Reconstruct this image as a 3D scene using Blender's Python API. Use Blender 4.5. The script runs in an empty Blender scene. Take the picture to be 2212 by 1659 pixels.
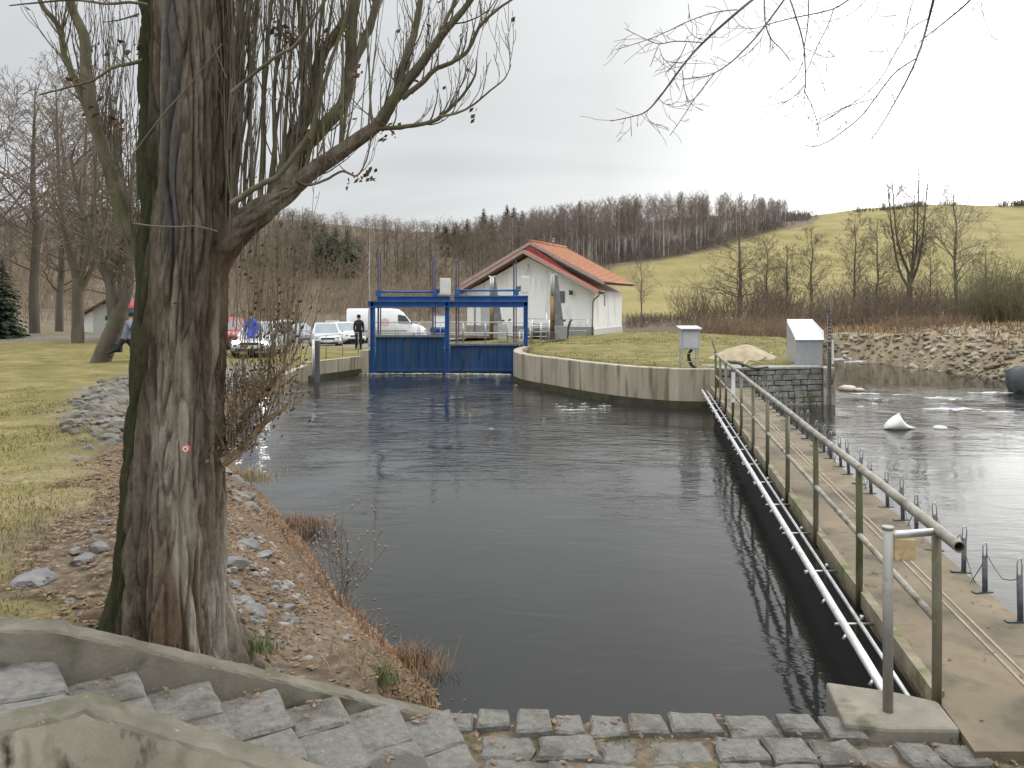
import bpy, bmesh, math, random
import numpy as np
from mathutils import Vector, Matrix, noise as mnoise
R = math.radians
C = bpy.context.scene.collection
SC = bpy.context.scene
FPX, CX, HY, EYE = 1728.0, 1106.0, 650.0, 2.45      # measured camera: focal length and horizon of the photograph, eye height

def at(x, y, Y):
    """the point of the place seen at photo position (x, y) when it stands Y metres away"""
    return Vector(((x - CX) / FPX * Y, Y, EYE - (y - HY) / FPX * Y))
def on(x, y, z=0.0):
    """the point of the level z seen at photo position (x, y)"""
    Y = (EYE - z) * FPX / (y - HY)
    return Vector(((x - CX) / FPX * Y, Y, z))

# ------------------------------------------------------------------ objects
WL = {}
def tag(o, label=None, cat=None, group=None, kind=None):
    if label: o['label'] = label
    if cat: o['category'] = cat
    if group: o['group'] = group
    if kind: o['kind'] = kind
    return o
def thing(name, loc, label, cat, group=None):
    o = bpy.data.objects.new(name, None); C.objects.link(o)
    o.location = loc; o.empty_display_size = 0.2
    WL[o.name] = Vector(loc)
    return tag(o, label, cat, group)
def copy_tree(o, parent=None):
    c = o.copy(); C.objects.link(c)
    if parent is not None: c.parent = parent
    for ch in list(o.children): copy_tree(ch, c)
    return c

class MB:
    def __init__(s): s.v = []; s.f = []; s.s = []; s.mi = []; s.cur = 0
    def add(s, vs, fs, smooth=False):
        b = len(s.v); s.v.extend([tuple(v) for v in vs])
        s.f.extend([tuple(i + b for i in f) for f in fs]); s.s.extend([smooth] * len(fs)); s.mi.extend([s.cur] * len(fs))
    def box(s, a, b):
        x0, y0, z0 = a; x1, y1, z1 = b
        s.add([(x0,y0,z0),(x1,y0,z0),(x1,y1,z0),(x0,y1,z0),(x0,y0,z1),(x1,y0,z1),(x1,y1,z1),(x0,y1,z1)],
              [(0,3,2,1),(4,5,6,7),(0,1,5,4),(1,2,6,5),(2,3,7,6),(3,0,4,7)])
    def cbox(s, c, size, rz=0.0):
        hx, hy, hz = size[0]/2, size[1]/2, size[2]/2; M = Matrix.Rotation(rz, 3, 'Z'); c = Vector(c)
        vs = [c + M @ Vector((sx*hx, sy*hy, sz*hz)) for sz in (-1,1) for sx, sy in ((-1,-1),(1,-1),(1,1),(-1,1))]
        s.add(vs, [(0,3,2,1),(4,5,6,7),(0,1,5,4),(1,2,6,5),(2,3,7,6),(3,0,4,7)])
    def beam(s, p, q, w, h, up=(0,0,1)):
        p = Vector(p); q = Vector(q); d = (q-p).normalized(); u = Vector(up)
        if abs(d.dot(u)) > .98: u = Vector((0,1,0))
        r = d.cross(u).normalized(); u = r.cross(d)
        vs = [b + r*(sx*w/2) + u*(sy*h/2) for b in (p,q) for sx, sy in ((-1,-1),(1,-1),(1,1),(-1,1))]
        s.add(vs, [(0,1,2,3),(7,6,5,4),(0,4,5,1),(1,5,6,2),(2,6,7,3),(3,7,4,0)])
    def tube(s, pts, r, n=8, cap=True, smooth=True):
        pts = [Vector(p) for p in pts]; m = len(pts)
        rr = list(r) if isinstance(r, (list, tuple)) else [r]*m
        d0 = (pts[1]-pts[0]).normalized()
        a = d0.cross(Vector((0,0,1)))
        if a.length < .05: a = d0.cross(Vector((0,1,0)))
        a.normalize(); vs = []
        for i in range(m):
            d = (pts[min(i+1,m-1)] - pts[max(i-1,0)])
            if d.length < 1e-9: d = d0
            d.normalize(); a = a - d*a.dot(d)
            if a.length < 1e-6: a = d.orthogonal()
            a.normalize(); b = d.cross(a)
            for k in range(n):
                t = 2*math.pi*k/n
                vs.append(pts[i] + (a*math.cos(t) + b*math.sin(t))*rr[i])
        fs = [(i*n+k, i*n+(k+1)%n, (i+1)*n+(k+1)%n, (i+1)*n+k) for i in range(m-1) for k in range(n)]
        s.add(vs, fs, smooth)
        if cap and n > 3:
            b = len(s.v) - len(vs)
            s.f.append(tuple(b+k for k in range(n))[::-1]); s.s.append(False); s.mi.append(s.cur)
            s.f.append(tuple(b+(m-1)*n+k for k in range(n))); s.s.append(False); s.mi.append(s.cur)
    def cyl(s, p, q, r, n=12, r2=None): s.tube([p, q], [r, r if r2 is None else r2], n)
    def prism(s, poly, z0, z1):
        n = len(poly); vs = [(x,y,z0) for x,y in poly] + [(x,y,z1) for x,y in poly]
        s.add(vs, [tuple(range(n))[::-1], tuple(range(n,2*n))] + [(i,(i+1)%n,n+(i+1)%n,n+i) for i in range(n)])
    def extr(s, poly, vec):
        n = len(poly); v = Vector(vec); vs = [Vector(p) for p in poly] + [Vector(p)+v for p in poly]
        s.add(vs, [tuple(range(n))[::-1], tuple(range(n,2*n))] + [(i,(i+1)%n,n+(i+1)%n,n+i) for i in range(n)])
    def quad(s, a, b, c, d): s.add([a,b,c,d], [(0,1,2,3)])
    def crag(s, c, size, seed=0, rz=0.0, cuts=9):
        """angular broken stone: a ball cut by random planes"""
        V, F = ICO; M = Matrix.Rotation(rz, 3, 'Z'); c = Vector(c); r = random.Random(seed*13+5); P = []
        for _ in range(cuts):
            n = Vector((r.gauss(0,1), r.gauss(0,1), r.gauss(0,.8))).normalized(); P.append((n, r.uniform(.50,.82)))
        vs = []
        for p in V:
            q = p.copy()
            for n, d in P:
                k = q.dot(n)-d
                if k > 0: q -= n*k
            q = q*(1+.05*mnoise.noise(p*3+Vector((seed,0,0))))
            vs.append(c + M @ Vector((q.x*size[0], q.y*size[1], q.z*size[2])))
        s.add(vs, F, False)
    def rock(s, c, size, seed=0, rough=.25, rz=0.0):
        V, F = ICO; M = Matrix.Rotation(rz, 3, 'Z'); c = Vector(c); vs = []
        o = Vector((seed*7.31, seed*3.17, seed*1.73))
        for p in V:
            k = 1 + rough*(mnoise.noise(p*1.3+o)*1.3 + .5*mnoise.noise(p*3.1+o))
            q = p*k; q = Vector((max(-.8,min(.8,q.x)), max(-.8,min(.8,q.y)), max(-.75,min(.75,q.z))))
            vs.append(c + M @ Vector((q.x*size[0], q.y*size[1], q.z*size[2])))
        s.add(vs, F, True)
    def build(s, name, mat, parent=None, base=None, bevel=0, flat_angle=None):
        me = bpy.data.meshes.new(name)
        if parent is not None: off = WL[parent.name]
        else: off = Vector(base) if base is not None else Vector((0,0,0))
        me.from_pydata([(x-off.x, y-off.y, z-off.z) for x,y,z in s.v], [], s.f)
        me.polygons.foreach_set('use_smooth', s.s)
        for m in (mat if isinstance(mat, (list, tuple)) else [mat]): me.materials.append(m)
        if any(s.mi): me.polygons.foreach_set('material_index', s.mi)
        me.update()
        o = bpy.data.objects.new(name, me); C.objects.link(o)
        if parent is not None: o.parent = parent
        else: o.location = off
        WL[o.name] = off
        if bevel:
            b = o.modifiers.new('edge', 'BEVEL'); b.width = bevel; b.segments = 2; b.limit_method = 'ANGLE'; b.angle_limit = R(35)
        return o
def _ico(n=2):
    bm = bmesh.new(); bmesh.ops.create_icosphere(bm, subdivisions=n, radius=1.0); bm.verts.ensure_lookup_table()
    V = [v.co.copy() for v in bm.verts]; F = [tuple(v.index for v in f.verts) for f in bm.faces]; bm.free(); return V, F
ICO = _ico(2)
def smooth01(t): t = np.clip(t, 0, 1); return t*t*(3-2*t)
def lerp(a, b, t): return a + (b-a)*t

# ------------------------------------------------------------------ materials
def nodes(name):
    m = bpy.data.materials.new(name); m.use_nodes = True; nt = m.node_tree
    return m, nt, nt.nodes, nt.links, nt.nodes['Principled BSDF']
def ramp(N, stops, interp='LINEAR'):
    r = N.new('ShaderNodeValToRGB'); cr = r.color_ramp; cr.interpolation = interp
    while len(cr.elements) < len(stops): cr.elements.new(.5)
    for e, (p, c) in zip(cr.elements, stops):
        e.position = p; e.color = (c[0], c[1], c[2], 1) if isinstance(c, (tuple, list)) else (c, c, c, 1)
    return r
def noise_tex(N, L, vec, scale, detail=4, rough=.55, stretch=(1,1,1), dist=0.0):
    mp = N.new('ShaderNodeMapping'); mp.inputs['Scale'].default_value = stretch; L.new(vec, mp.inputs['Vector'])
    n = N.new('ShaderNodeTexNoise'); n.inputs['Scale'].default_value = scale; n.inputs['Detail'].default_value = detail
    n.inputs['Roughness'].default_value = rough; n.inputs['Distortion'].default_value = dist
    L.new(mp.outputs['Vector'], n.inputs['Vector']); return n.outputs['Fac']
def mixc(N, L, fac, a, b, mode='MIX'):
    m = N.new('ShaderNodeMix'); m.data_type = 'RGBA'; m.blend_type = mode
    for sock, v in ((m.inputs[0], fac), (m.inputs[6], a), (m.inputs[7], b)):
        if hasattr(v, 'is_linked'): L.new(v, sock)
        elif isinstance(v, (int, float)): sock.default_value = v
        else: sock.default_value = (v[0], v[1], v[2], 1)
    return m.outputs[2]
def M(name, c1, c2=None, scale=6, rough=.75, bump=.15, stretch=(1,1,1), metal=0.0, spots=None, spots2=None, detail=5, lo=.35, hi=.65, bscale=None, bdist=.01, spec=.5, rand=0.0):
    """two-tone noise material; spots = (colour, scale, threshold, stretch) lays a second stain with its own outline over it"""
    m, nt, N, L, B = nodes(name)
    tc = N.new('ShaderNodeTexCoord'); v = tc.outputs['Object']
    c2 = c2 or tuple(min(1, x*1.3) for x in c1)
    f = noise_tex(N, L, v, scale, detail, .6, stretch)
    col = ramp(N, [(lo, c1), (hi, c2)]); L.new(f, col.inputs['Fac']); out = col.outputs['Color']
    for sp in (spots, spots2):
        if sp:
            sf = noise_tex(N, L, v, sp[1], 4, .6, sp[3] if len(sp) > 3 else (1,1,1))
            sr = ramp(N, [(sp[2]-.05, 0.0), (sp[2]+.07, 1.0)]); L.new(sf, sr.inputs['Fac'])
            out = mixc(N, L, sr.outputs['Color'], out, sp[0])
    if rand:
        oi = N.new('ShaderNodeObjectInfo'); rr = ramp(N, [(0, 1-rand), (1, 1+rand*.6)]); L.new(oi.outputs['Random'], rr.inputs['Fac'])
        out = mixc(N, L, 1.0, out, rr.outputs['Color'], 'MULTIPLY')
    L.new(out, B.inputs['Base Color'])
    B.inputs['Roughness'].default_value = rough; B.inputs['Metallic'].default_value = metal
    B.inputs['Specular IOR Level'].default_value = spec
    if bump:
        bf = noise_tex(N, L, v, bscale or scale*4, 6, .65, stretch)
        b = N.new('ShaderNodeBump'); b.inputs['Strength'].default_value = bump; b.inputs['Distance'].default_value = bdist
        L.new(bf, b.inputs['Height']); L.new(b.outputs['Normal'], B.inputs['Normal'])
    return m
def foam_mat(name, c1, c2, scale, stretch=(.5,1.6,1), cover=.5):
    """broken foam: opaque clots with open water between them"""
    m = M(name, c1, c2, scale, .9, .5, stretch, bdist=.02); N, L = m.node_tree.nodes, m.node_tree.links; B = N['Principled BSDF']
    tc = N.new('ShaderNodeTexCoord'); f = noise_tex(N, L, tc.outputs['Object'], scale*1.6, 8, .72, stretch, .4)
    r = ramp(N, [(cover-.07, 0.0), (cover+.10, .92)]); L.new(f, r.inputs['Fac']); L.new(r.outputs['Color'], B.inputs['Alpha']); return m
def emit(name, col, strength):
    m, nt, N, L, B = nodes(name)
    B.inputs['Base Color'].default_value = (*col, 1); B.inputs['Emission Color'].default_value = (*col, 1); B.inputs['Emission Strength'].default_value = strength
    return m

# ------------------------------------------------------------------ camera, sky, sun
cam_d = bpy.data.cameras.new('camera'); cam = bpy.data.objects.new('camera', cam_d); C.objects.link(cam)
cam.location = (0, 0, EYE); cam.rotation_euler = (R(90), 0, 0)
cam_d.sensor_width = 36; cam_d.lens = 36*FPX/2212; cam_d.shift_y = -(829.5-HY)/2212
cam_d.clip_start = .05; cam_d.clip_end = 3000
SC.camera = cam
SC.view_settings.view_transform = 'Standard'; SC.view_settings.look = 'None'; SC.view_settings.gamma = 1
SC.view_settings.use_curve_mapping = False; SC.view_settings.exposure = 0.0
SUN_EL, SUN_AZ = R(30), R(52)                         # azimuth clockwise from +Y, behind the clouds on the right
sdir = Vector((math.sin(SUN_AZ)*math.cos(SUN_EL), math.cos(SUN_AZ)*math.cos(SUN_EL), math.sin(SUN_EL)))
sun_d = bpy.data.lights.new('sun', 'SUN'); sun = bpy.data.objects.new('sun', sun_d); C.objects.link(sun)
sun_d.energy = 1.0; sun_d.angle = R(14); sun_d.color = (1, .96, .9)
sun.rotation_euler = sdir.to_track_quat('Z', 'Y').to_euler(); sun.location = (20, 20, 40)
W = bpy.data.worlds.new('World'); SC.world = W; W.use_nodes = True
N = W.node_tree.nodes; L = W.node_tree.links; N.clear()
wo = N.new('ShaderNodeOutputWorld'); bg1 = N.new('ShaderNodeBackground'); bg2 = N.new('ShaderNodeBackground'); mx = N.new('ShaderNodeMixShader')
sky = N.new('ShaderNodeTexSky'); sky.sky_type = 'NISHITA'; sky.sun_disc = False; sky.sun_elevation = SUN_EL; sky.sun_rotation = SUN_AZ
L.new(sky.outputs['Color'], bg1.inputs['Color']); bg1.inputs['Strength'].default_value = .1
tc = N.new('ShaderNodeTexCoord'); g = tc.outputs['Generated']
sep = N.new('ShaderNodeSeparateXYZ'); L.new(g, sep.inputs[0])
def math_n(op, a, b=None, c=None):
    m = N.new('ShaderNodeMath'); m.operation = op
    for i, v in enumerate((a, b, c)):
        if v is None: continue
        if hasattr(v, 'is_linked'): L.new(v, m.inputs[i])
        else: m.inputs[i].default_value = v
    return m.outputs[0]
zc = math_n('MAXIMUM', sep.outputs[2], 0.0)
den = math_n('ADD', zc, .16)
px = math_n('DIVIDE', sep.outputs[0], den); py = math_n('DIVIDE', sep.outputs[1], den)
cmb = N.new('ShaderNodeCombineXYZ'); L.new(px, cmb.inputs[0]); L.new(py, cmb.inputs[1])
cl = noise_tex(N, L, cmb.outputs[0], .62, 6, .52, (.8, 1.25, 1), .5)
clr = ramp(N, [(.32, .86), (.45, .93), (.54, 1.0), (.66, 1.07)]); L.new(cl, clr.inputs['Fac'])
el = ramp(N, [(0, .86), (.12, .80), (.22, .76), (.40, .80), (.50, 1.0), (.62, 2.3), (1, 3.3)]); L.new(zc, el.inputs['Fac'])
dt = N.new('ShaderNodeVectorMath'); dt.operation = 'DOT_PRODUCT'; L.new(g, dt.inputs[0]); gaz, gel = R(41), R(9); dt.inputs[1].default_value = (math.sin(gaz)*math.cos(gel), math.cos(gaz)*math.cos(gel), math.sin(gel))
glow = ramp(N, [(.70, 0), (.83, .12), (.895, .36), (.95, 1.15), (1, 2.2)]); L.new(dt.outputs['Value'], glow.inputs['Fac'])
tot = math_n('ADD', math_n('MULTIPLY', clr.outputs['Color'], el.outputs['Color']), glow.outputs['Color'])
tint = ramp(N, [(.55, (.955, .985, 1.0)), (.95, (1.0, .995, .98))]); L.new(dt.outputs['Value'], tint.inputs['Fac'])
vm = N.new('ShaderNodeVectorMath'); vm.operation = 'SCALE'; L.new(tint.outputs['Color'], vm.inputs[0]); L.new(tot, vm.inputs['Scale'])
L.new(vm.outputs[0], bg2.inputs['Color']); bg2.inputs['Strength'].default_value = 1.0
mx.inputs[0].default_value = .93
L.new(bg1.outputs[0], mx.inputs[1]); L.new(bg2.outputs[0], mx.inputs[2]); L.new(mx.outputs[0], wo.inputs['Surface'])
# ------------------------------------------------------------------ the lie of the land
ZW = -0.70
WALLTOP = .47
curve_px = [(1548,797),(1500,797),(1450,796),(1400,793.5),(1350,790),(1300,785.5),(1250,780),(1210,775),(1180,771.5),(1150,768),(1128,764.5),(1114,761),(1109,757),(1112,753),(1122,750),(1140,746),(1165,741)]
island_curve = [on(x, y, WALLTOP) for x, y in curve_px]
GY = 35.0
left_wall = [Vector((-7.95,31.3,0)), Vector((-7.1,33.4,0)), Vector((-6.3,35.05,0))]
# water outline: (x, y, width of the bank beyond the edge that leaves this point)
WP = [(-.62,4.88,.1),(1.95,4.78,.1),(2.6,4.93,.1),(3.6,4.62,.4),(7,4.2,1.0),(14,4.0,1.5),(45,6,3),(32,19,3),(24,24,3),(20.6,27.6,2.6),(19.8,31,2.4),(19.6,34,2.2),(19.1,37,2.0),(18.5,40.3,1.6),(17.8,43.6,1.2),(16.9,45.6,1.0),
      (15.6,43,1.2),(13.6,36.5,1.2),(11.3,29.5,1.0),(9.95,24.7,.1),(6.3,23.35,.1)]
for p in island_curve[:12]: WP.append((p.x, p.y, .1))
WP += [(.15,35.0,.1),(-6.25,35.0,.1),(-7.1,33.4,.1),(-7.95,31.3,1.4),(-8.2,28,2.6),(-7.9,24,2.8),(-6.95,19.5,2.8),(-5.1,15.1,2.6),(-3.0,11.1,2.3),(-2.2,9.4,2.1),(-1.5,8.0,1.9),(-1.0,7.2,1.7),(-.56,6.4,1.4),(-.45,5.6,.7)]
WPX = np.array([p[0] for p in WP]); WPY = np.array([p[1] for p in WP]); WPB = np.array([p[2] for p in WP])
def water_sd(X, Y):
    """signed distance to the water's edge (positive on land) and the bank width of the nearest edge"""
    X = np.asarray(X, float); Y = np.asarray(Y, float); best = np.full(X.shape, 1e9); bw = np.zeros(X.shape); ins = np.zeros(X.shape, bool)
    n = len(WP)
    for i in range(n):
        j = (i+1) % n; ax, ay, bx, by = WPX[i], WPY[i], WPX[j], WPY[j]
        dx, dy = bx-ax, by-ay; t = np.clip(((X-ax)*dx + (Y-ay)*dy)/(dx*dx+dy*dy), 0, 1)
        d = np.hypot(X-ax-t*dx, Y-ay-t*dy); b = WPB[i] + (WPB[j]-WPB[i])*t if WPB[i] > .15 and WPB[j] > .15 else np.full(X.shape, WPB[i])
        m = d < best; best = np.where(m, d, best); bw = np.where(m, b, bw)
        c = ((ay > Y) != (by > Y)); 
        xi = ax + (Y-ay)*dx/(dy if abs(dy) > 1e-9 else 1e-9)
        ins ^= c & (X < xi)
    return np.where(ins, -best, best), bw
CP = np.array([(-2.0,4.8,.56),(-3.2,5.6,.62),(-5,8,.62),(-6,11,.52),(-4.2,10,.45),(-8,15,.4),(-9.6,18.5,.32),(-10.5,24,.25),(-14,28,.28),(-20,38,.35),(-16,33,.35),(-25,46,.6),(-32,60,1.0),(-9,30,-.02),(-8,32,-.02),(-10.5,34,.0),(-12,37,.02),(-6.5,37,.05),
  (-9,42,-.12),(-8,47,-.28),(-12,52,-.45),(-15,60,-.6),(-8,57,-.55),(-3,45,.1),(0,40,.3),(-2,37,.3),(3,28,.5),(6,30,.56),(9,32,.58),(6.9,42,.8),(9,40,.7),(5.5,36,.68),(3,36,.55),(2,33,.5),(4.7,45.5,.45),(7,52,.4),(1,46,.35),(12,38,.55),(11,30,.5),(16,47,.3),
  (0,0,.82),(-1.5,2.2,.80),(-1.9,2.75,.80),(-1.3,2.75,.55),(-.7,3.1,.25),(-.2,3.6,.0),(-4,2.5,.9),(-3.4,3.9,.85),(2,3.6,-.1),(1,4.2,-.12),(3,3.2,-.1),(4.5,3.6,-.1),(-.5,4.6,-.1),(-1.1,4.9,.22),(-1.0,5.6,.1),(5,1,.1),(9,2,.2),(20,45,.7),(22,33,.85),(23.5,37,1.15),(27,32,1.5),(30,60,1.3),(21,62,1.0),(15,60,.9),(12,55,.6),(40,30,2.5),(45,12,1.5),(24,26,.5),(20.5,24,.0)])
CREST_X = np.array([-900,-300,0,300,650,900,1100,1300,1500,1650,1750,1850,2000,2212,2900])
CREST_Y = np.array([440,455,470,472,480,502,500,486,472,466,470,456,447,442,436])
CREST_R = np.array([150,150,155,160,165,170,185,205,230,240,245,250,260,270,290])
def land(X, Y):
    X = np.asarray(X, float); Y = np.asarray(Y, float)
    num = np.zeros(X.shape); den = np.zeros(X.shape)
    sc = 1.0/(1.0 + .12*np.hypot(X, Y))
    for cx, cy, cz in CP:
        d2 = ((X-cx)**2 + (Y-cy)**2)*sc*sc + .004
        w = d2**-1.7; num += w*cz; den += w
    z0 = num/den
    Yp = np.maximum(Y, 1.0); px = CX + FPX*X/Yp
    cy = np.interp(px, CREST_X, CREST_Y); Rr = np.interp(px, CREST_X, CREST_R)
    F = np.interp(px, [-900,0,650,1000,1300,1600,2212,2900], [52,56,68,75,78,72,66,60])
    zf = np.interp(px, [-900,0,650,1000,1300,1700,2212], [.7,.4,-.5,.2,.7,1.0,1.4])
    zR = EYE + (HY-cy)/FPX*Rr
    t = (Y-F)/(Rr-F)
    s = smooth01(t)*.55 + np.clip(t,0,1)**1.35*.45
    hill = zf + (zR-zf)*s
    beyond = np.maximum(Y-Rr, 0); hill = hill - beyond*.03 - np.minimum(beyond, 60)**2*.0004
    k = smooth01((Y-(F-14))/14)
    return z0*(1-k) + hill*k
# stairs footprint (see the stairs below): the ground stays under them
FA = [Vector((-.40,4.70,.02)), Vector((-2.10,3.70,.95)), Vector((-4.2,3.76,.98))]
FB = [Vector((.35,3.66,-.10)), Vector((-1.60,3.00,.95)), Vector((-3.2,1.9,.95))]
STAIR_POLY = [(-.40,4.65),(-2.10,3.66),(-4.2,3.7),(-3.2,1.95),(-1.62,3.04),(.35,3.7)]
def in_poly(X, Y, P):
    ins = np.zeros(np.shape(X), bool)
    for i in range(len(P)):
        ax, ay = P[i]; bx, by = P[(i+1)%len(P)]
        c = ((ay > Y) != (by > Y)); ins ^= c & (X < ax + (Y-ay)*(bx-ax)/((by-ay) if abs(by-ay) > 1e-9 else 1e-9))
    return ins
def ground_z(X, Y, fine=True):
    X = np.asarray(X, float); Y = np.asarray(Y, float)
    Lz = land(X, Y); d, b = water_sd(X, Y); hard = b < .15
    dd = np.where(hard, d-(.10+.009*np.maximum(Y,0)), d)
    bb = np.where(hard, .06, b)
    t = np.clip(dd/bb, 0, 1); s = np.where(hard, t, 1-(1-t)**1.7)
    z = np.where(dd > 0, ZW-.06 + (Lz-ZW+.06)*s, ZW-.06 - np.minimum(-dd*.8, 1.0))
    st = in_poly(X, Y, STAIR_POLY)
    z = np.where(st & (Y < 5), z-.45, z)
    z = np.where((X > -.75+.0*Y) & (X > .25-(Y-3.66)*.95) & (Y < 5.2) & (Y > 2.2) & (X < 9) & (z > -.3), -.25, z)
    return z
def gz(x, y): return float(ground_z(np.array([x]), np.array([y]))[0])
def hit(px, py, y0=45, y1=320):
    """where the line of sight through photo position (px, py) meets the land"""
    Ys = np.linspace(y0, y1, 600); X = (px-CX)/FPX*Ys; zr = EYE-(py-HY)/FPX*Ys
    below = np.nonzero(ground_z(X, Ys) >= zr)[0]
    i = below[0] if len(below) else len(Ys)-1
    return Vector((X[i], Ys[i], float(ground_z(X[i:i+1], Ys[i:i+1])[0])))

def npnoise(X, Y, sc, seed=0):
    out = np.empty(X.shape); f = out.ravel()
    for i, (x, y) in enumerate(zip(X.ravel(), Y.ravel())): f[i] = mnoise.noise((x*sc+seed, y*sc-seed, seed*.37))
    return out
def make_ground():
    nr, ncx = 330, 330
    Yr = np.concatenate([np.linspace(-14, 1.9, 26), np.geomspace(2.0, 620, nr)])
    S = np.linspace(-1, 1, ncx); 
    wid = np.maximum(1.15*np.abs(Yr), 7.0)
    wid = np.where(Yr < 2, 8.0, wid)
    X = S[None,:]*wid[:,None]; Y = np.repeat(Yr[:,None], ncx, 1)
    Z = ground_z(X, Y)
    d, b = water_sd(X, Y)
    n1 = npnoise(X, Y, 1.4, 3); n2 = npnoise(X, Y, .35, 9); n3 = npnoise(X, Y, 5.0, 5)
    far = smooth01((Y-70)/60)
    rough = np.where(d > .2, .035*n1 + .02*n3*(Y < 25) + .06*n2, 0)*np.where(Y < 8, .8, 1)
    Z = Z + rough + far*npnoise(X, Y, .05, 2)*1.2*np.where(d > 2, 1, 0)
    Yp = np.maximum(Y, 1.0); px = CX + FPX*X/Yp; py = HY + (EYE-Z)/Yp*FPX
    # cover: grass, leaf litter, stones, meadow, wood floor
    ds = d/np.maximum(b, .2)
    natural = b > .3
    left = (X < 1.0) & (Y < 70)
    grass = np.where(left, smooth01((ds-1.05 + .35*n1)/.5), 0.0)
    xg = -.46*Y - .50 + .9*n1 + 1.0*n2
    grass = np.where(left & (Y < 24), smooth01((xg - X)/.9 + .3)*np.where(natural, smooth01((ds-.9+.3*n1)/.5), 1), grass)
    litter = np.where(left & natural, (1-smooth01((ds-.95+.3*n1)/.4))*(.25+.75*smooth01((n1+.5*n3+.35)/.4)), 0.0)
    gravel = np.where(left & natural, smooth01((Y-12.5+1.5*n1)/3)*smooth01((ds-.3+.3*n1)/.3)*(1-smooth01((ds-1.0+.3*n1)/.3)), 0.0)
    gravel = np.maximum(gravel, np.where(left & natural & (Y <= 10), smooth01((n1-.02)/.2)*smooth01((ds-.5)/.3)*(1-smooth01((ds-1.5)/.4))*.22, 0))
    park = smooth01((Y-46+2*n2)/2)*(1-smooth01((Y-66)/6))*(X < 0)*(X > -26)
    path = np.exp(-((py-728-4*n2)/9.0)**2)*(px < 250)*(Y > 30)*(Y < 80)
    isl = (X > -.2) & (X < 14.5) & (Y > 22) & (Y < 48) & (d > .1)
    grass = np.where(isl, 1.0 - .5*smooth01((n2-.15)/.2)*(X > 9), grass)
    # right bank of the river: dry grass and stones
    rb = (X > 14.5) & (Y > 5) & (Y < 75) & (d > 0)
    stone_r = np.where(rb, (1-smooth01((ds-1.2+.5*n2)/.8)) + smooth01((X-20.0-(Y-30)*.05+1.2*n2)/1.5)*(Y < 42), 0)
    gravel = np.maximum(gravel, np.clip(stone_r, 0, 1)*(.18+.3*n1))
    # hills
    edge = np.interp(px, [900,1270,1290,1430,1560,1650,1760,1800,3000], [690,606,582,560,534,503,482,400,400])
    meadow = np.where((Y > 64) & (px > 1250), smooth01((py-edge)/3.0), 0.0)*smooth01((Y-66)/5)
    wood = np.where(Y > 50, 1.0, 0.0)*smooth01((Y-58)/6)*(1-meadow)
    grass = grass*(1-wood)*(1-park)*(1-path)
    gravel = np.clip(np.maximum(gravel*(1-wood), np.maximum(park, path*.9)), 0, 1)
    dry = np.where(rb, 1.0, 0.0)*(1-wood)
    me = bpy.data.meshes.new('ground')
    nR = len(Yr); V = np.stack([X, Y, Z], -1).reshape(-1, 3)
    i = np.arange(nR*ncx).reshape(nR, ncx)
    F = np.stack([i[:-1,:-1], i[:-1,1:], i[1:,1:], i[1:,:-1]], -1).reshape(-1, 4)
    me.from_pydata(V.tolist(), [], F.tolist()); me.polygons.foreach_set('use_smooth', [True]*len(F))
    def attr(name, ch):
        a = me.color_attributes.new(name, 'FLOAT_COLOR', 'POINT'); buf = np.ones((nR*ncx, 4), np.float32)
        for k, c in enumerate(ch): buf[:,k] = np.clip(c, 0, 1).ravel()
        a.data.foreach_set('color', buf.ravel())
    attr('cover', (grass, litter, gravel)); attr('cover_far', (meadow, wood, dry))
    o = bpy.data.objects.new('ground', me); C.objects.link(o); tag(o, kind='structure', label='ground of the banks, the lawn, the parking area and the hills'); return o
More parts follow.
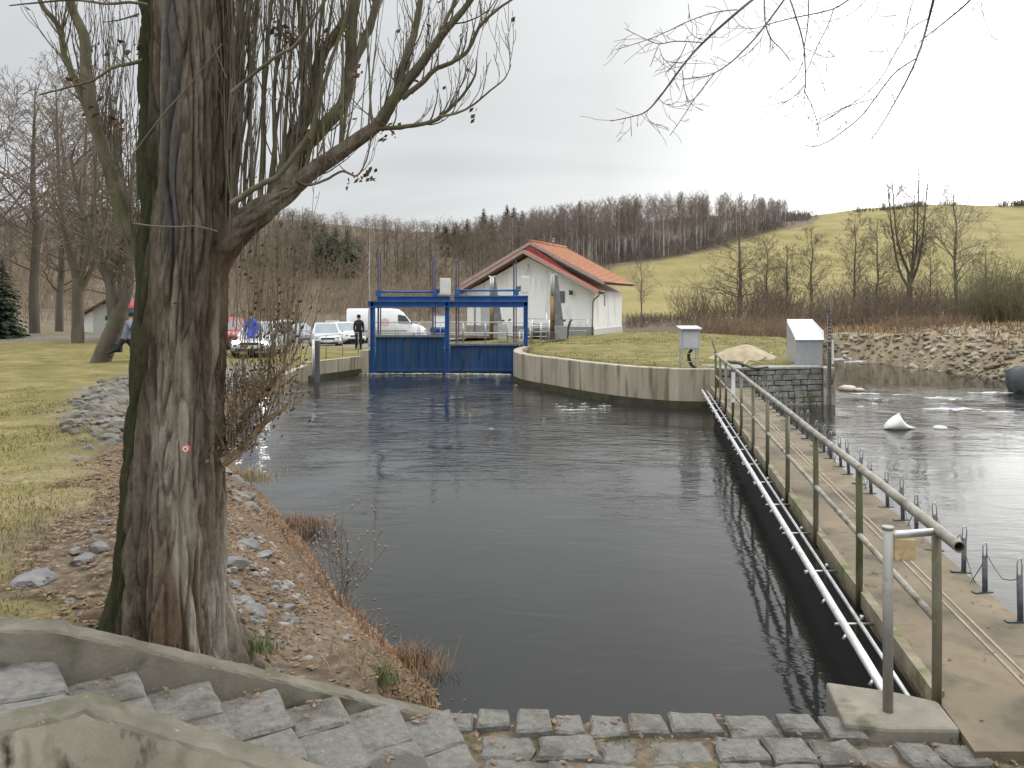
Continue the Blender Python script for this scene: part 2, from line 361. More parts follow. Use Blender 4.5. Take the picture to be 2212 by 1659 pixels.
def ground_material():
    m, nt, N, L, B = nodes('ground')
    tc = N.new('ShaderNodeTexCoord'); v = tc.outputs['Object']
    def col(stops, scale, det=6, rough=.6, stretch=(1,1,1)):
        f = noise_tex(N, L, v, scale, det, rough, stretch); r = ramp(N, stops); L.new(f, r.inputs['Fac']); return r.outputs['Color']
    def att(n):
        a = N.new('ShaderNodeAttribute'); a.attribute_name = n; s = N.new('ShaderNodeSeparateColor'); L.new(a.outputs['Color'], s.inputs[0]); return s.outputs
    c1, c2 = att('cover'), att('cover_far')
    dirt = col([(.3,(.07,.052,.036)),(.5,(.125,.096,.068)),(.7,(.20,.16,.115))], 9)
    g1 = col([(.33,(.115,.112,.036)),(.5,(.175,.156,.062)),(.66,(.265,.21,.105))], 1.1, 8, .7)
    g2 = col([(.3,(.6,.6,.6)),(.7,(1.35,1.3,1.2))], 26, 4)
    grass = mixc(N, L, 1.0, g1, g2, 'MULTIPLY')
    litter = col([(.3,(.05,.035,.022)),(.45,(.10,.069,.043)),(.6,(.165,.117,.075)),(.72,(.26,.20,.14))], 34, 5, .7)
    vor = N.new('ShaderNodeTexVoronoi'); vor.inputs['Scale'].default_value = 24; L.new(v, vor.inputs['Vector'])
    grv = ramp(N, [(0,(.11,.092,.07)),(.35,(.17,.15,.125)),(.7,(.23,.21,.18)),(1,(.33,.31,.28))]); sc_ = N.new('ShaderNodeSeparateColor'); L.new(vor.outputs['Color'], sc_.inputs[0]); L.new(sc_.outputs[0], grv.inputs['Fac'])
    meadow = col([(.3,(.165,.148,.050)),(.5,(.235,.200,.080)),(.7,(.31,.25,.115))], .13, 9, .7)
    wood = col([(.3,(.095,.075,.055)),(.5,(.15,.118,.084)),(.7,(.20,.16,.112))], .35, 8, .7)
    dry = col([(.3,(.19,.145,.085)),(.5,(.28,.22,.14)),(.7,(.38,.31,.20))], .8, 8, .7)
    o = mixc(N, L, c1[1], dirt, litter); o = mixc(N, L, c2[2], o, dry); o = mixc(N, L, c1[0], o, grass); o = mixc(N, L, c1[2], o, grv.outputs['Color'])
    o = mixc(N, L, c2[1], o, wood); o = mixc(N, L, c2[0], o, meadow)
    L.new(o, B.inputs['Base Color']); B.inputs['Roughness'].default_value = .95; B.inputs['Specular IOR Level'].default_value = .15
    b = N.new('ShaderNodeBump'); b.inputs['Strength'].default_value = .5; b.inputs['Distance'].default_value = .05
    L.new(noise_tex(N, L, v, 9, 8, .7), b.inputs['Height']); L.new(b.outputs['Normal'], B.inputs['Normal'])
    return m
ground = make_ground(); ground.data.materials.append(ground_material())

# ------------------------------------------------------------------ water: one level sheet for basin and river
def make_water():
    st = .5; xs = np.arange(-12, 46, st); ys = np.arange(3.0, 48, st)
    Xc, Yc = np.meshgrid(xs+st/2, ys+st/2); d, b = water_sd(Xc, Yc); keep = d < .7
    nx, ny = len(xs)+1, len(ys)+1; idx = {}; V = []; F = []
    def vid(i, j):
        if (i,j) not in idx: idx[(i,j)] = len(V); V.append((-12+i*st, 3.0+j*st, ZW))
        return idx[(i,j)]
    for j in range(len(ys)):
        for i in range(len(xs)):
            if keep[j,i]: F.append((vid(i,j), vid(i+1,j), vid(i+1,j+1), vid(i,j+1)))
    me = bpy.data.meshes.new('water'); me.from_pydata(V, [], F)
    V = np.array(V); deck = 2.855 + .17*V[:,1]; river = smooth01((V[:,0]-deck+.2)/.5)
    # how lively the surface is: smooth near the camera, rippled below the gates and on the fast river
    riv = river*(smooth01((V[:,1]-17)/4)*(1-smooth01((V[:,1]-28.5)/1.5))*1.0 + .16)
    pond = (1-river)*(.07 + .93*smooth01((V[:,1]-9)/10))
    a = me.color_attributes.new('chop', 'FLOAT_COLOR', 'POINT'); buf = np.ones((len(V),4), np.float32); buf[:,0] = np.clip(riv+pond, 0, 1); buf[:,1] = river; a.data.foreach_set('color', buf.ravel())
    o = bpy.data.objects.new('water', me); C.objects.link(o); tag(o, kind='structure', label='dark water of the basin and the river')
    m, nt, N, L, B = nodes('water'); me.materials.append(m)
    tc = N.new('ShaderNodeTexCoord'); v = tc.outputs['Object']
    at_ = N.new('ShaderNodeAttribute'); at_.attribute_name = 'chop'; s = N.new('ShaderNodeSeparateColor'); L.new(at_.outputs['Color'], s.inputs[0])
    B.inputs['Base Color'].default_value = (.020,.0205,.019,1); B.inputs['Roughness'].default_value = .045; B.inputs['IOR'].default_value = 1.33
    h1 = noise_tex(N, L, v, 1.5, 4, .52, (.75,1.7,1), 1.0); h2 = noise_tex(N, L, v, 5.5, 3, .5, (.7,1.6,1), .4); h3 = noise_tex(N, L, v, .45, 2, .5)
    def mth(op, a, b):
        q = N.new('ShaderNodeMath'); q.operation = op
        for i, x in enumerate((a,b)):
            if hasattr(x, 'is_linked'): L.new(x, q.inputs[i])
            else: q.inputs[i].default_value = x
        return q.outputs[0]
    hh = mth('ADD', h1, mth('MULTIPLY', h2, .28))
    patch = ramp(N, [(.36,.22),(.50,.7),(.64,1.25)]); L.new(h3, patch.inputs['Fac'])
    amp = mth('MULTIPLY', mth('ADD', mth('MULTIPLY', s.outputs[0], .9), .1), patch.outputs['Color'])
    b = N.new('ShaderNodeBump'); b.inputs['Strength'].default_value = 1.0; b.inputs['Distance'].default_value = .042
    L.new(mth('MULTIPLY', hh, amp), b.inputs['Height']); L.new(b.outputs['Normal'], B.inputs['Normal'])
    return o
water = make_water()
# ------------------------------------------------------------------ materials of the built things
m_conc = M('concrete', (.155,.138,.106), (.245,.222,.178), 3, .9, .4, (1,1,1), spots=((.085,.078,.045), 2.6, .60, (1,1,1)), spots2=((.27,.25,.21), 30, .70), bscale=40)
m_conc_wall = M('mossy_concrete', (.27,.245,.19), (.46,.42,.335), 2.5, .92, .45, (1,1,.6), spots=((.095,.088,.040), 3.0, .58, (1,1,.5)), spots2=((.05,.045,.034), 7, .64, (1,1,.5)), bscale=40)
m_conc_streak = M('streaked_concrete', (.29,.252,.183), (.43,.38,.295), 2.2, .9, .3, (1,1,.12), spots=((.18,.155,.105), 3.2, .56, (1,1,.09)), spots2=((.55,.51,.43), 5, .66, (1,1,.1)))
m_algae = M('wet_algae', (.035,.032,.016), (.075,.066,.034), 4, .5, .3)
m_deck = M('deck_concrete', (.14,.110,.070), (.225,.179,.118), 2.2, .9, .35, (1,1,1), spots=((.085,.070,.048), 1.1, .52), spots2=((.10,.095,.045), 3.6, .62), bscale=60, bdist=.02)
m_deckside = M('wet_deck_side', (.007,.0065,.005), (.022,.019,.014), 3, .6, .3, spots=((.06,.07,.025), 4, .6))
m_pipe = M('weathered_pipe', (.185,.168,.135), (.33,.31,.265), 5, .6, .15, (1,1,.5), metal=.25, spots=((.115,.108,.065), 4, .60, (1,1,.4)), spots2=((.17,.11,.07), 9, .63))
m_post = M('mossy_pipe', (.135,.12,.08), (.25,.225,.17), 5, .65, .2, (1,1,.4), metal=.15, spots=((.080,.082,.030), 3, .50, (1,1,.35)), spots2=((.15,.095,.06), 8, .64))
m_galv = M('galvanised', (.40,.40,.40), (.58,.58,.57), 9, .42, .05, metal=.75)
m_white_rail = M('bright_galvanised', (.58,.58,.57), (.80,.80,.79), 9, .35, .04, metal=.55)
m_iron = M('dark_iron', (.050,.052,.060), (.11,.11,.12), 12, .55, .15, metal=.5, spots=((.12,.075,.05), 9, .66))
m_granite = M('granite', (.105,.098,.084), (.20,.19,.168), 22, .85, .7, detail=9, lo=.28, hi=.72, spots=((.085,.077,.062), 3.2, .56), spots2=((.28,.27,.245), 60, .66), bscale=30, bdist=.03)
m_joint = M('joint_dirt', (.07,.052,.033), (.17,.125,.08), 14, .98, .8, spots=((.09,.095,.03), 3.0, .6))
m_stonewall = M('rubble_stone', (.16,.15,.13), (.34,.32,.28), 3.4, .9, .5, spots=((.09,.09,.045), 1.8, .6))
m_sign = M('weathered_plywood', (.38,.26,.12), (.55,.42,.24), 4, .8, .1, (1,1,3), spots=((.22,.13,.06), 14, .62))
rng = random.Random(7)

# ------------------------------------------------------------------ stairs with two side walls
def rail_path(P, w, top_off=0.0):
    """left and right edges of a wall of width w along the path P (plan)"""
    Ls, Rs = [], []
    for i, p in enumerate(P):
        d = Vector((0,0,0))
        if i: d += (P[i]-P[i-1]).to_2d().normalized().to_3d()
        if i < len(P)-1: d += (P[i+1]-P[i]).to_2d().normalized().to_3d()
        d.normalize(); n = Vector((-d.y, d.x, 0)) * (w/2)
        Ls.append(p+n); Rs.append(p-n)
    return Ls, Rs
def path_wall(P, w, depth, sub=46, jit=.009, seed=1):
    Q = []
    for a, b in zip(P[:-1], P[1:]):
        for k in range(sub): Q.append(a.lerp(b, k/sub))
    Q.append(P[-1]); Ls, Rs = rail_path(Q, w); mb = MB(); vs = []
    for i, (l, r) in enumerate(zip(Ls, Rs)):
        j = lambda s: Vector((mnoise.noise((i*.6, s, seed)), mnoise.noise((i*.6, s+9, seed)), mnoise.noise((i*.6, s+5, seed))))*jit
        c = .012
        lt, rt = l + (r-l).normalized()*c, r + (l-r).normalized()*c
        zl = min(l.z-depth, -.5)
        vs += [Vector((l.x,l.y,zl)), l-Vector((0,0,c))+j(1), lt+j(2), rt+j(3), r-Vector((0,0,c))+j(4), Vector((r.x,r.y,zl))]
    n = len(Ls); fs = []
    for i in range(n-1):
        for k in range(5): fs.append((i*6+k, (i+1)*6+k, (i+1)*6+k+1, i*6+k+1))
    fs.append((0,1,2,3,4,5)); fs.append(tuple((n-1)*6+k for k in (5,4,3,2,1,0)))
    mb.add(vs, fs)
    for i in range(n-1):
        for k in (1,2,3): mb.mi[i*5+k] = 1
    return mb
stairs = thing('stone_staircase', (-1.2,3.7,0), 'short granite staircase between two concrete side walls, beside the big tree trunk', 'stairs')
m_captop = M('weathered_wall_top', (.10,.089,.066), (.17,.153,.118), 4, .92, .45, spots=((.085,.082,.045), 3.0, .58), spots2=((.36,.34,.30), 34, .70), bscale=50)
path_wall(FA, .145, .9).build('side_wall', [m_conc, m_captop], stairs)
path_wall(FB, .17, 1.0, seed=4).build('side_wall', [m_conc_wall, m_captop], stairs)
def stone_block(mb, poly, z0, z1, seed, jit=.012):
    """a rough dressed block: outline poly, chamfered and uneven top"""
    n = len(poly); c = Vector((sum(p[0] for p in poly)/n, sum(p[1] for p in poly)/n, 0)); dense = []
    for i in range(n):
        a = Vector((*poly[i],0)); b = Vector((*poly[(i+1)%n],0)); k = max(2, int((b-a).length/.07))
        for t in range(k):
            p = a.lerp(b, t/k); q = mnoise.noise_vector((p.x*9+seed, p.y*9, seed))*jit; dense.append(p + Vector((q.x,q.y,0)))
    m = len(dense); vs = []
    for p in dense: vs.append(Vector((p.x,p.y,z0)))
    for p in dense: vs.append(Vector((p.x,p.y,z1-.014+.004*mnoise.noise((p.x*14,p.y*14,seed)))))
    for ins, up in ((.018,0.0),(.07,.004)):
        for p in dense:
            d = (c-p); d = d*min(1, ins/max(d.length,.01)); q = p+d
            vs.append(Vector((q.x,q.y,z1+up+.007*mnoise.noise((q.x*11+seed,q.y*11,seed)))))
    vs.append(Vector((c.x,c.y,z1+.006)))
    fs = [tuple(range(m))[::-1]]
    for r in range(3):
        for i in range(m): fs.append((r*m+i, r*m+(i+1)%m, (r+1)*m+(i+1)%m, (r+1)*m+i))
    for i in range(m): fs.append((3*m+i, 3*m+(i+1)%m, 4*m))
    mb.add(vs, fs)
# steps: between the inner faces of the two walls
NST = 6
def inner(t):
    """inner edges of the stair at parameter t (0 bottom, 1 landing)"""
    d = Vector((.78,-.63,0)).normalized()
    a = FA[0].lerp(FA[1], t); b0 = Vector((-.10,3.87,0)).lerp(FB[1], t)
    a = a + Vector((.46,-.88,0))*.085; b = b0 + Vector((-.46,.88,0))*.09
    return a, b
ztop = .82
for k in range(NST):
    t0, t1 = k/NST, (k+1.0)/NST
    a0, b0 = inner(t0); a1, b1 = inner(t1 + .10)
    z = -.02 + (ztop+.02)*(k+1)/(NST+1) ; mb = MB()
    ma, mb_ = a0.lerp(b0, .52+.1*math.sin(k*2.3)), a1.lerp(b1, .52+.1*math.sin(k*2.3))
    g = .012
    stone_block(mb, [(a0.x,a0.y),(ma.x,ma.y),(mb_.x,mb_.y),(a1.x,a1.y)], z-.35, z, k*3+1)
    e = (b0-a0).normalized()*g
    stone_block(mb, [(ma.x+e.x,ma.y+e.y),(b0.x,b0.y),(b1.x,b1.y),(mb_.x+e.x,mb_.y+e.y)], z-.35, z+.012*math.sin(k*1.7), k*3+2)
    mb.build('step', m_granite, stairs)
la, lb = inner(1.0)
mb = MB()
stone_block(mb, [(la.x,la.y),(la.x*.5+lb.x*.5,la.y*.5+lb.y*.5),(-2.75,3.02),(-2.75,3.62)], ztop-.4, ztop, 50)
stone_block(mb, [(la.x*.49+lb.x*.51-.006,la.y*.49+lb.y*.51-.01),(lb.x,lb.y),(-2.60,2.46),(-2.76,3.0)], ztop-.4, ztop-.006, 51)
stone_block(mb, [(-2.77,3.62),(-2.77,3.03),(-3.6,2.9),(-3.8,3.62)], ztop-.4, ztop+.004, 52)
stone_block(mb, [(-2.78,3.01),(-2.62,2.44),(-3.2,2.1),(-3.6,2.88)], ztop-.4, ztop, 53)
m_landing = M('stained_granite', (.11,.104,.093), (.205,.197,.18), 22, .85, .7, detail=9, lo=.28, hi=.72, spots=((.030,.030,.032), 1.5, .58), spots2=((.31,.295,.27), 60, .68), bscale=34, bdist=.02)
mb.build('landing', m_landing, stairs)

# ------------------------------------------------------------------ paving of rough granite setts along the water's edge
PZ = -.03
def paving():
    mb = MB(); sd = 100
    # the front row: kerb stones along the edge of the basin
    x = -.60; edge = lambda X: 4.86 - .032*(X+.6)
    while x < 1.98:
        w = rng.uniform(.16,.25) if x < 0.9 else rng.uniform(.20,.32)
        if x + w > 2.02: w = 2.02-x
        if w > .1:
            yb = edge(x)+rng.uniform(-.02,.012); dep = rng.uniform(.19,.255)
            a = rng.uniform(-.018,.018)
            stone_block(mb, [(x,yb-dep+a),(x+w,yb-dep-a),(x+w-.012,yb-.01),(x+.012,yb)], -1.25, PZ+rng.uniform(-.012,.03), sd, .012); sd += 1
        x += w + rng.uniform(.012,.035)
    # further rows: irregular flags with earth between them
    y = 4.605; row = 0
    while y > 2.95:
        h = rng.uniform(.16,.24); x = -1.15 + rng.uniform(0,.2) + (.15 if row%2 else 0)
        while x < 6.2:
            w = rng.uniform(.16,.36); yo = -.032*(x+.6)
            inside = (x > -.28-.0*row or y < 3.9) and not (in_poly(np.array([x+w/2]), np.array([y-h/2]), STAIR_POLY)[0]) and x+w*.5 > .02-(y-3.66)*.75
            if y+yo > 4.57 and x+w > 1.88: inside = False
            if inside and not (x > 2.45 and y-h > 4.36):
                P = [(x,y-h),(x+w*.5,y-h),(x+w,y-h),(x+w,y-h*.45),(x+w,y),(x+w*.5,y),(x,y),(x,y-h*.5)]
                pts = []
                for q, (ax, ay) in enumerate(P):
                    j = .034 if q%2 == 0 else .020
                    cx, cy = x+w/2, y-h/2
                    k = .88 if q%2 == 0 and rng.random() < .4 else .985
                    pts.append((cx+(ax-cx)*k+rng.uniform(-j,j)*.7, cy+(ay-cy)*k+yo+rng.uniform(-j,j)*.7))
                stone_block(mb, pts, -.4, PZ+rng.uniform(-.035,.006), sd, .02); sd += 1
            x += w + rng.uniform(.004,.022)
        y -= h + rng.uniform(.006,.02); row += 1
    o = mb.build('cobble_paving', m_granite); tag(o, kind='structure', label='paving of rough granite setts along the basin edge')
    bed = MB()
    n = 70; vs = []; fs = []
    xs = np.linspace(-1.3, 7.0, n); ys = np.linspace(2.6, 4.80, 30)
    for j, yy in enumerate(ys):
        for i, xx in enumerate(xs):
            vs.append((xx, yy-.032*(xx+.6), PZ-.035+.022*mnoise.noise((xx*5,yy*5,1))+.012*mnoise.noise((xx*17,yy*17,3))))
    for j in range(29):
        for i in range(n-1): fs.append((j*n+i, j*n+i+1, (j+1)*n+i+1, (j+1)*n+i))
    # keep clear of the stairs
    ff = []
    for f in fs:
        cx = sum(vs[k][0] for k in f)/4; cy = sum(vs[k][1] for k in f)/4
        if (cx > -.45 or not in_poly(np.array([cx]), np.array([cy]), STAIR_POLY)[0]) and cx > -.9-(cy-4.0)*.2 and cx > -.12-(cy-3.66)*1.0: ff.append(f)
    bed.add(vs, ff, True); b = bed.build('paving_joints', m_joint); tag(b, kind='structure', label='earth and dry leaves in the joints of the paving')
paving()
# retaining wall below the paving, in the water
mb = MB(); mb.box((-.7,4.45,-1.4),(1.9,4.66,PZ-.06)); w = mb.build('basin_edge_wall', m_stonewall); tag(w, kind='structure', label='stone wall of the basin below the paving edge')

# ------------------------------------------------------------------ concrete footing where the walkway begins
mb = MB()
P = [on(1783,1471,.02), on(1824,1563,.02), on(1925,1574,.02), on(2075,1575,.02), on(2026,1513,.02), on(1930,1492,.02)]
mb.extr([(p.x,p.y,-1.3) for p in P], (0,0,1.32))
o = mb.build('concrete_footing', m_conc, base=(2.3,4.8,-.7), bevel=.02); tag(o, 'low concrete footing block where the footbridge meets the paving', 'footing block')

# ------------------------------------------------------------------ footbridge
XL = lambda y: 1.76+.17*y
XR = lambda y: 2.86+.17*y
bridge = thing('footbridge', (3.2,5,0), 'long narrow concrete footbridge with a pipe handrail on one side', 'footbridge')
def strip(mb, xa, xb, y0, y1, z0, z1, seg=60, jag=0.0):
    ys = np.linspace(y0, y1, seg+1); vs = []
    for i, y in enumerate(ys):
        ja = jag*mnoise.noise((y*3.1, 1, 0)); jb = jag*mnoise.noise((y*2.7, 7, 0))
        a, b = xa(y)+ja, xb(y)+jb; vs += [(a,y,z0),(a,y,z1),(b,y,z1),(b,y,z0)]
    fs = [(i*4+k, i*4+(k+1)%4, (i+1)*4+(k+1)%4, (i+1)*4+k) for i in range(seg) for k in range(4)] + [(3,2,1,0), (seg*4,seg*4+1,seg*4+2,seg*4+3)]
    mb.add(vs, fs)
D0, D1 = 3.2, 22.6
mb = MB(); strip(mb, lambda y: XL(y)+.02, lambda y: XR(y), 4.35, D1, -.16, 0.0, 110, .02); mb.build('deck', m_deck, bridge)
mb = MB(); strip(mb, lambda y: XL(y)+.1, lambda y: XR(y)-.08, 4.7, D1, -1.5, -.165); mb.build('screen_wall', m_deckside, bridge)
mb = MB(); strip(mb, lambda y: XL(y)+.005, lambda y: XL(y)+.075, 4.95, D1, -.10, .035); mb.build('edge_strip', M('mossy_edge', (.14,.115,.075), (.26,.22,.16), 4, .9, .4, spots=((.10,.115,.03), 3, .56)), bridge)
mb = MB()
for off in (.63,.70): strip(mb, lambda y, o=off: XL(y)+o, lambda y, o=off: XL(y)+o+.022, 4.4, D1, -.01, .007, 80)
mb.build('seam_strips', M('pale_seam', (.23,.185,.13), (.31,.255,.185), 5, .9, .1), bridge)
# handrail: eleven posts, top rail, middle rail
PY = [4.88,6.67,8.40,10.1,11.8,13.4,15.1,16.6,18.1,19.5,20.8]
rail = thing('handrail', (XL(4.88),4.88,0), 'weathered pipe handrail with two rails along the footbridge', 'handrail')
TOPZ = 1.06
for y in PY:
    mb = MB(); mb.tube([(XL(y),y,-.14),(XL(y)+.004,y,.45),(XL(y),y,TOPZ-.02)], .028, 12); mb.build('post', m_post, rail)
mb = MB(); pts = [(XL(y), y, TOPZ+.004*math.sin(y*1.3)) for y in np.linspace(4.52, 20.8, 24)]
mb.tube(pts, .033, 14, cap=False); 
i0 = len(mb.v); a = Vector(pts[0]); b = Vector(pts[1]); d = (a-b).normalized()
mb.tube([a, a-d*.12], [.027,.027], 14, cap=False)     # the open end is hollow
vs = []
u = d.cross(Vector((0,0,1))).normalized(); w2 = u.cross(d)
for rr in (.033,.027):
    for k in range(14): t = 2*math.pi*k/14; vs.append(a + u*math.cos(t)*rr + w2*math.sin(t)*rr)
mb.add(vs, [(k,(k+1)%14,14+(k+1)%14,14+k) for k in range(14)])
vs = [a-d*.1 + u*math.cos(2*math.pi*k/14)*.027 + w2*math.sin(2*math.pi*k/14)*.027 for k in range(14)]; mb.add(vs, [tuple(range(14))])
mb.tube([pts[-1], (XL(20.8)+.01,20.86,1.16), (XL(20.8)-.03,20.9,1.30), (XL(20.8)-.05,20.92,1.46)], [.033,.031,.028,.025], 10)
mb.build('top_rail', m_pipe, rail)
mb = MB(); mb.tube([(XL(y)+.002, y, .50) for y in np.linspace(4.86, 20.8, 20)], .023, 12); mb.build('middle_rail', m_pipe, rail)
mb = MB(); y = 16.6; mb.cbox((XL(y)-.002, y-.045, .66), (.075,.02,.62)); mb.build('white_tag', M('white_tag', (.75,.75,.74), (.85,.85,.84), 5, .5, 0), rail)
# short gate frame: newel and cross bar
newel = on(1918,1536,.02)
nw = thing('end_frame', newel, 'short grey pipe frame with a cap, standing on the concrete footing', 'pipe frame')
mb = MB(); mb.tube([newel, newel+Vector((0,0,1.08))], .029, 16); mb.cyl(newel+Vector((0,0,1.08)), newel+Vector((0,0,1.095)), .033, 16); mb.build('upright', M('grey_pipe', (.26,.245,.225), (.40,.385,.36), 4, .5, .1, (1,1,.4), metal=.4, spots=((.16,.13,.09), 5, .62)), nw)
mb = MB(); mb.tube([newel+Vector((.02,0,1.045)), (XL(4.88)-.01,4.85,1.05)], .023, 14); mb.build('cross_bar', m_galv, nw)
mb = MB(); c = newel+Vector((.098,.0,.955)); mb.cbox(c, (.125,.014,.125)); 
o = mb.build('small_sign', m_sign, base=c, bevel=.004); tag(o, 'small weathered wooden plate screwed below the bar of the pipe frame', 'sign')
# boom of two galvanised pipes hung beside the deck
boom = thing('pipe_boom', (XL(5)-.25,5,-.05), 'pair of bright galvanised pipes with cross bars hung along the footbridge side', 'pipe rail')
mb = MB(); mb.tube([(XL(y)-.245, y, -.05) for y in np.linspace(5.0, 22.4, 22)], .031, 14); mb.build('main_pipe', m_white_rail, boom)
mb = MB(); mb.tube([(XL(y)-.115, y, -.05) for y in np.linspace(4.93, 22.4, 22)], .015, 10); mb.build('thin_pipe', m_galv, boom)
y = 6.25
while y < 22:
    mb = MB(); mb.tube([(XL(y)-.30,y,-.075),(XL(y)+.02,y,-.075)], .012, 8); mb.cyl((XL(y)-.10,y-.02,-.03),(XL(y)-.10,y-.02,.0), .014, 8); mb.build('cross_bar', m_galv, boom); y += 1.22
for k in range(24):
    y = 5.3+.72*k
    mb = MB(); mb.cyl((XL(y)-.29,y,-.10),(XL(y)-.265,y,-.065), .015, 8); mb.build('bolt', m_galv, boom)
# lifting pins along the other edge of the deck, each with a loop; thin cables between them
mb0 = None
pin_ys = [6.10+.575*k for k in range(28)]
proto = None
for k, y in enumerate(pin_ys):
    p = Vector((XR(y)-.015, y, 0))
    lab = 'dark steel pin with a loop on top, along the river edge of the footbridge deck'
    if proto is None:
        proto = thing('lifting_pin', p, lab, 'steel pin', 'steel pins along the deck edge')
        mb = MB(); mb.tube([p+Vector((.0,0,-.25)), p+Vector((-.012,0,.36))], .021, 10); mb.build('rod', m_iron, proto)
        mb = MB(); q = p+Vector((-.012,0,.36)); mb.tube([q+Vector((-.017,0,-.02)), q+Vector((-.019,0,.08)), q+Vector((-.012,0,.118)), q+Vector((0,0,.128)), q+Vector((.012,0,.118)), q+Vector((.019,0,.08)), q+Vector((.017,0,-.02))], .0055, 6); mb.build('loop', m_galv, proto)
        mb = MB(); mb.cbox(p+Vector((-.03,0,.006)), (.17,.05,.012)); mb.build('foot_plate', m_iron, proto)
    else:
        o = copy_tree(proto); o.location = p + Vector((0,rng.uniform(-.06,.06),0)); o.scale = (1,1,rng.uniform(.82,1.08)); o.rotation_euler = (rng.uniform(-.03,.03), rng.uniform(-.05,.05), rng.uniform(-.5,.5))
for k in range(12):
    a = Vector((XR(pin_ys[k])-.03, pin_ys[k], .33)); b = Vector((XR(pin_ys[k+1])-.03, pin_ys[k+1], .33)); sag = (.10,.30,.16)[k%3]
    mid = a.lerp(b,.5) - Vector((0,0,sag)); mb = MB()
    mb.tube([a, a.lerp(mid,.5)-Vector((0,0,.01)), mid, mid.lerp(b,.5)-Vector((0,0,.01)), b], .004, 5)
    if sag > .2: mb.tube([mid, mid+Vector((-.02,0,-.03)), mid+Vector((-.02,0,-.09)), mid+Vector((0,0,-.11)), mid+Vector((.02,0,-.09)), mid+Vector((.02,0,-.03)), mid], .005, 5)
    o = mb.build('cable', m_iron, base=mid); tag(o, 'thin cable hanging between two steel pins at the deck edge', 'cable', 'cables between the steel pins')
m_blue = M('blue_paint', (.008,.070,.25), (.016,.115,.38), 3, .45, .05, (1,1,.5), spots=((.03,.06,.14), 4, .62), spots2=((.12,.07,.05), 9, .70))
m_bluegate = M('blue_gate_plate', (.007,.042,.115), (.014,.072,.19), 1.2, .5, .08, (1,1,.35), spots=((.035,.07,.12), 1.6, .60, (1,1,.25)), spots2=((.012,.022,.035), 2.2, .66, (1,1,.3)))
m_stem = M('dull_purple_steel', (.085,.080,.13), (.15,.135,.19), 4, .55, .05, metal=.3, spots=((.14,.09,.07), 3, .6))
m_whitebox = M('off_white_cabinet', (.62,.64,.60), (.72,.73,.69), 3, .55, .03)
m_greybox = M('grey_cabinet', (.36,.36,.37), (.46,.46,.47), 5, .55, .05)
m_plaster = M('white_plaster', (.85,.845,.835), (.90,.895,.885), 1.4, .9, .05, (1,1,.5), spots=((.60,.60,.58), 1.2, .64, (1,1,.2)))
m_plinth = M('grey_plinth', (.24,.24,.235), (.33,.33,.32), 5, .9, .2)
m_tile = M('orange_roof_tile', (.28,.11,.052), (.43,.19,.092), 8, .8, .5, (1,.35,1), spots=((.30,.09,.04), 6, .66))
m_redmetal = M('red_brown_fascia', (.22,.045,.035), (.32,.08,.055), 4, .5, .05)
m_fascia = M('grey_fascia', (.30,.25,.23), (.42,.36,.33), 6, .6, .05)
m_soffit = M('brown_soffit', (.10,.075,.06), (.16,.12,.095), 6, .8, .1)
m_black = M('black_rubber', (.012,.012,.013), (.03,.03,.03), 10, .6, 0)
m_brownpole = M('ochre_pole', (.20,.12,.035), (.29,.18,.06), 3, .6, .1, (1,1,.4), spots=((.14,.09,.05), 4, .6))
m_greysteel = M('grey_steel', (.13,.135,.14), (.20,.205,.21), 5, .5, .05, metal=.4)
m_foam = foam_mat('foam', (.50,.48,.43), (.80,.78,.74), 7, (1,1.6,1), .48)

# ------------------------------------------------------------------ curved retaining wall of the island
def curved_wall():
    w = thing('curved_retaining_wall', (.3,31,0), 'curved concrete retaining wall with dark rain streaks round the grassy island', 'retaining wall')
    P = [Vector((p.x,p.y,0)) for p in island_curve]
    # smooth
    Q = []
    for i in range(len(P)-1):
        p0, p1, p2, p3 = P[max(i-1,0)], P[i], P[i+1], P[min(i+2,len(P)-1)]
        for k in range(6):
            t = k/6; Q.append(.5*((2*p1)+(p2-p0)*t+(2*p0-5*p1+4*p2-p3)*t*t+(3*p1-p0-3*p2+p3)*t**3))
    Q.append(P[-1])
    def sheet(z0, z1, out, thick, mat, name, zc=0.0):
        mb = MB(); vs = []; n = len(Q)
        for i in range(n):
            d = (Q[min(i+1,n-1)]-Q[max(i-1,0)]); d.z = 0; d.normalize(); nr = Vector((d.y,-d.x,0))*-1   # towards the water
            nr = -nr if False else nr
            a = Q[i]+nr*out; b = Q[i]-nr*thick
            vs += [(a.x,a.y,z0),(a.x,a.y,z1-zc),(a.x-nr.x*zc,a.y-nr.y*zc,z1),(b.x,b.y,z1),(b.x,b.y,z0)]
        fs = [(i*5+k, i*5+(k+1)%5, (i+1)*5+(k+1)%5, (i+1)*5+k) for i in range(n-1) for k in range(5)] + [(4,3,2,1,0), tuple((n-1)*5+k for k in range(5))]
        mb.add(vs, fs); mb.build(name, mat, w)
    sheet(-1.7, WALLTOP, 0.0, .34, m_conc_streak, 'wall', .02)
    sheet(-1.7, -.47, .012, .02, m_algae, 'wet_band')
curved_wall()
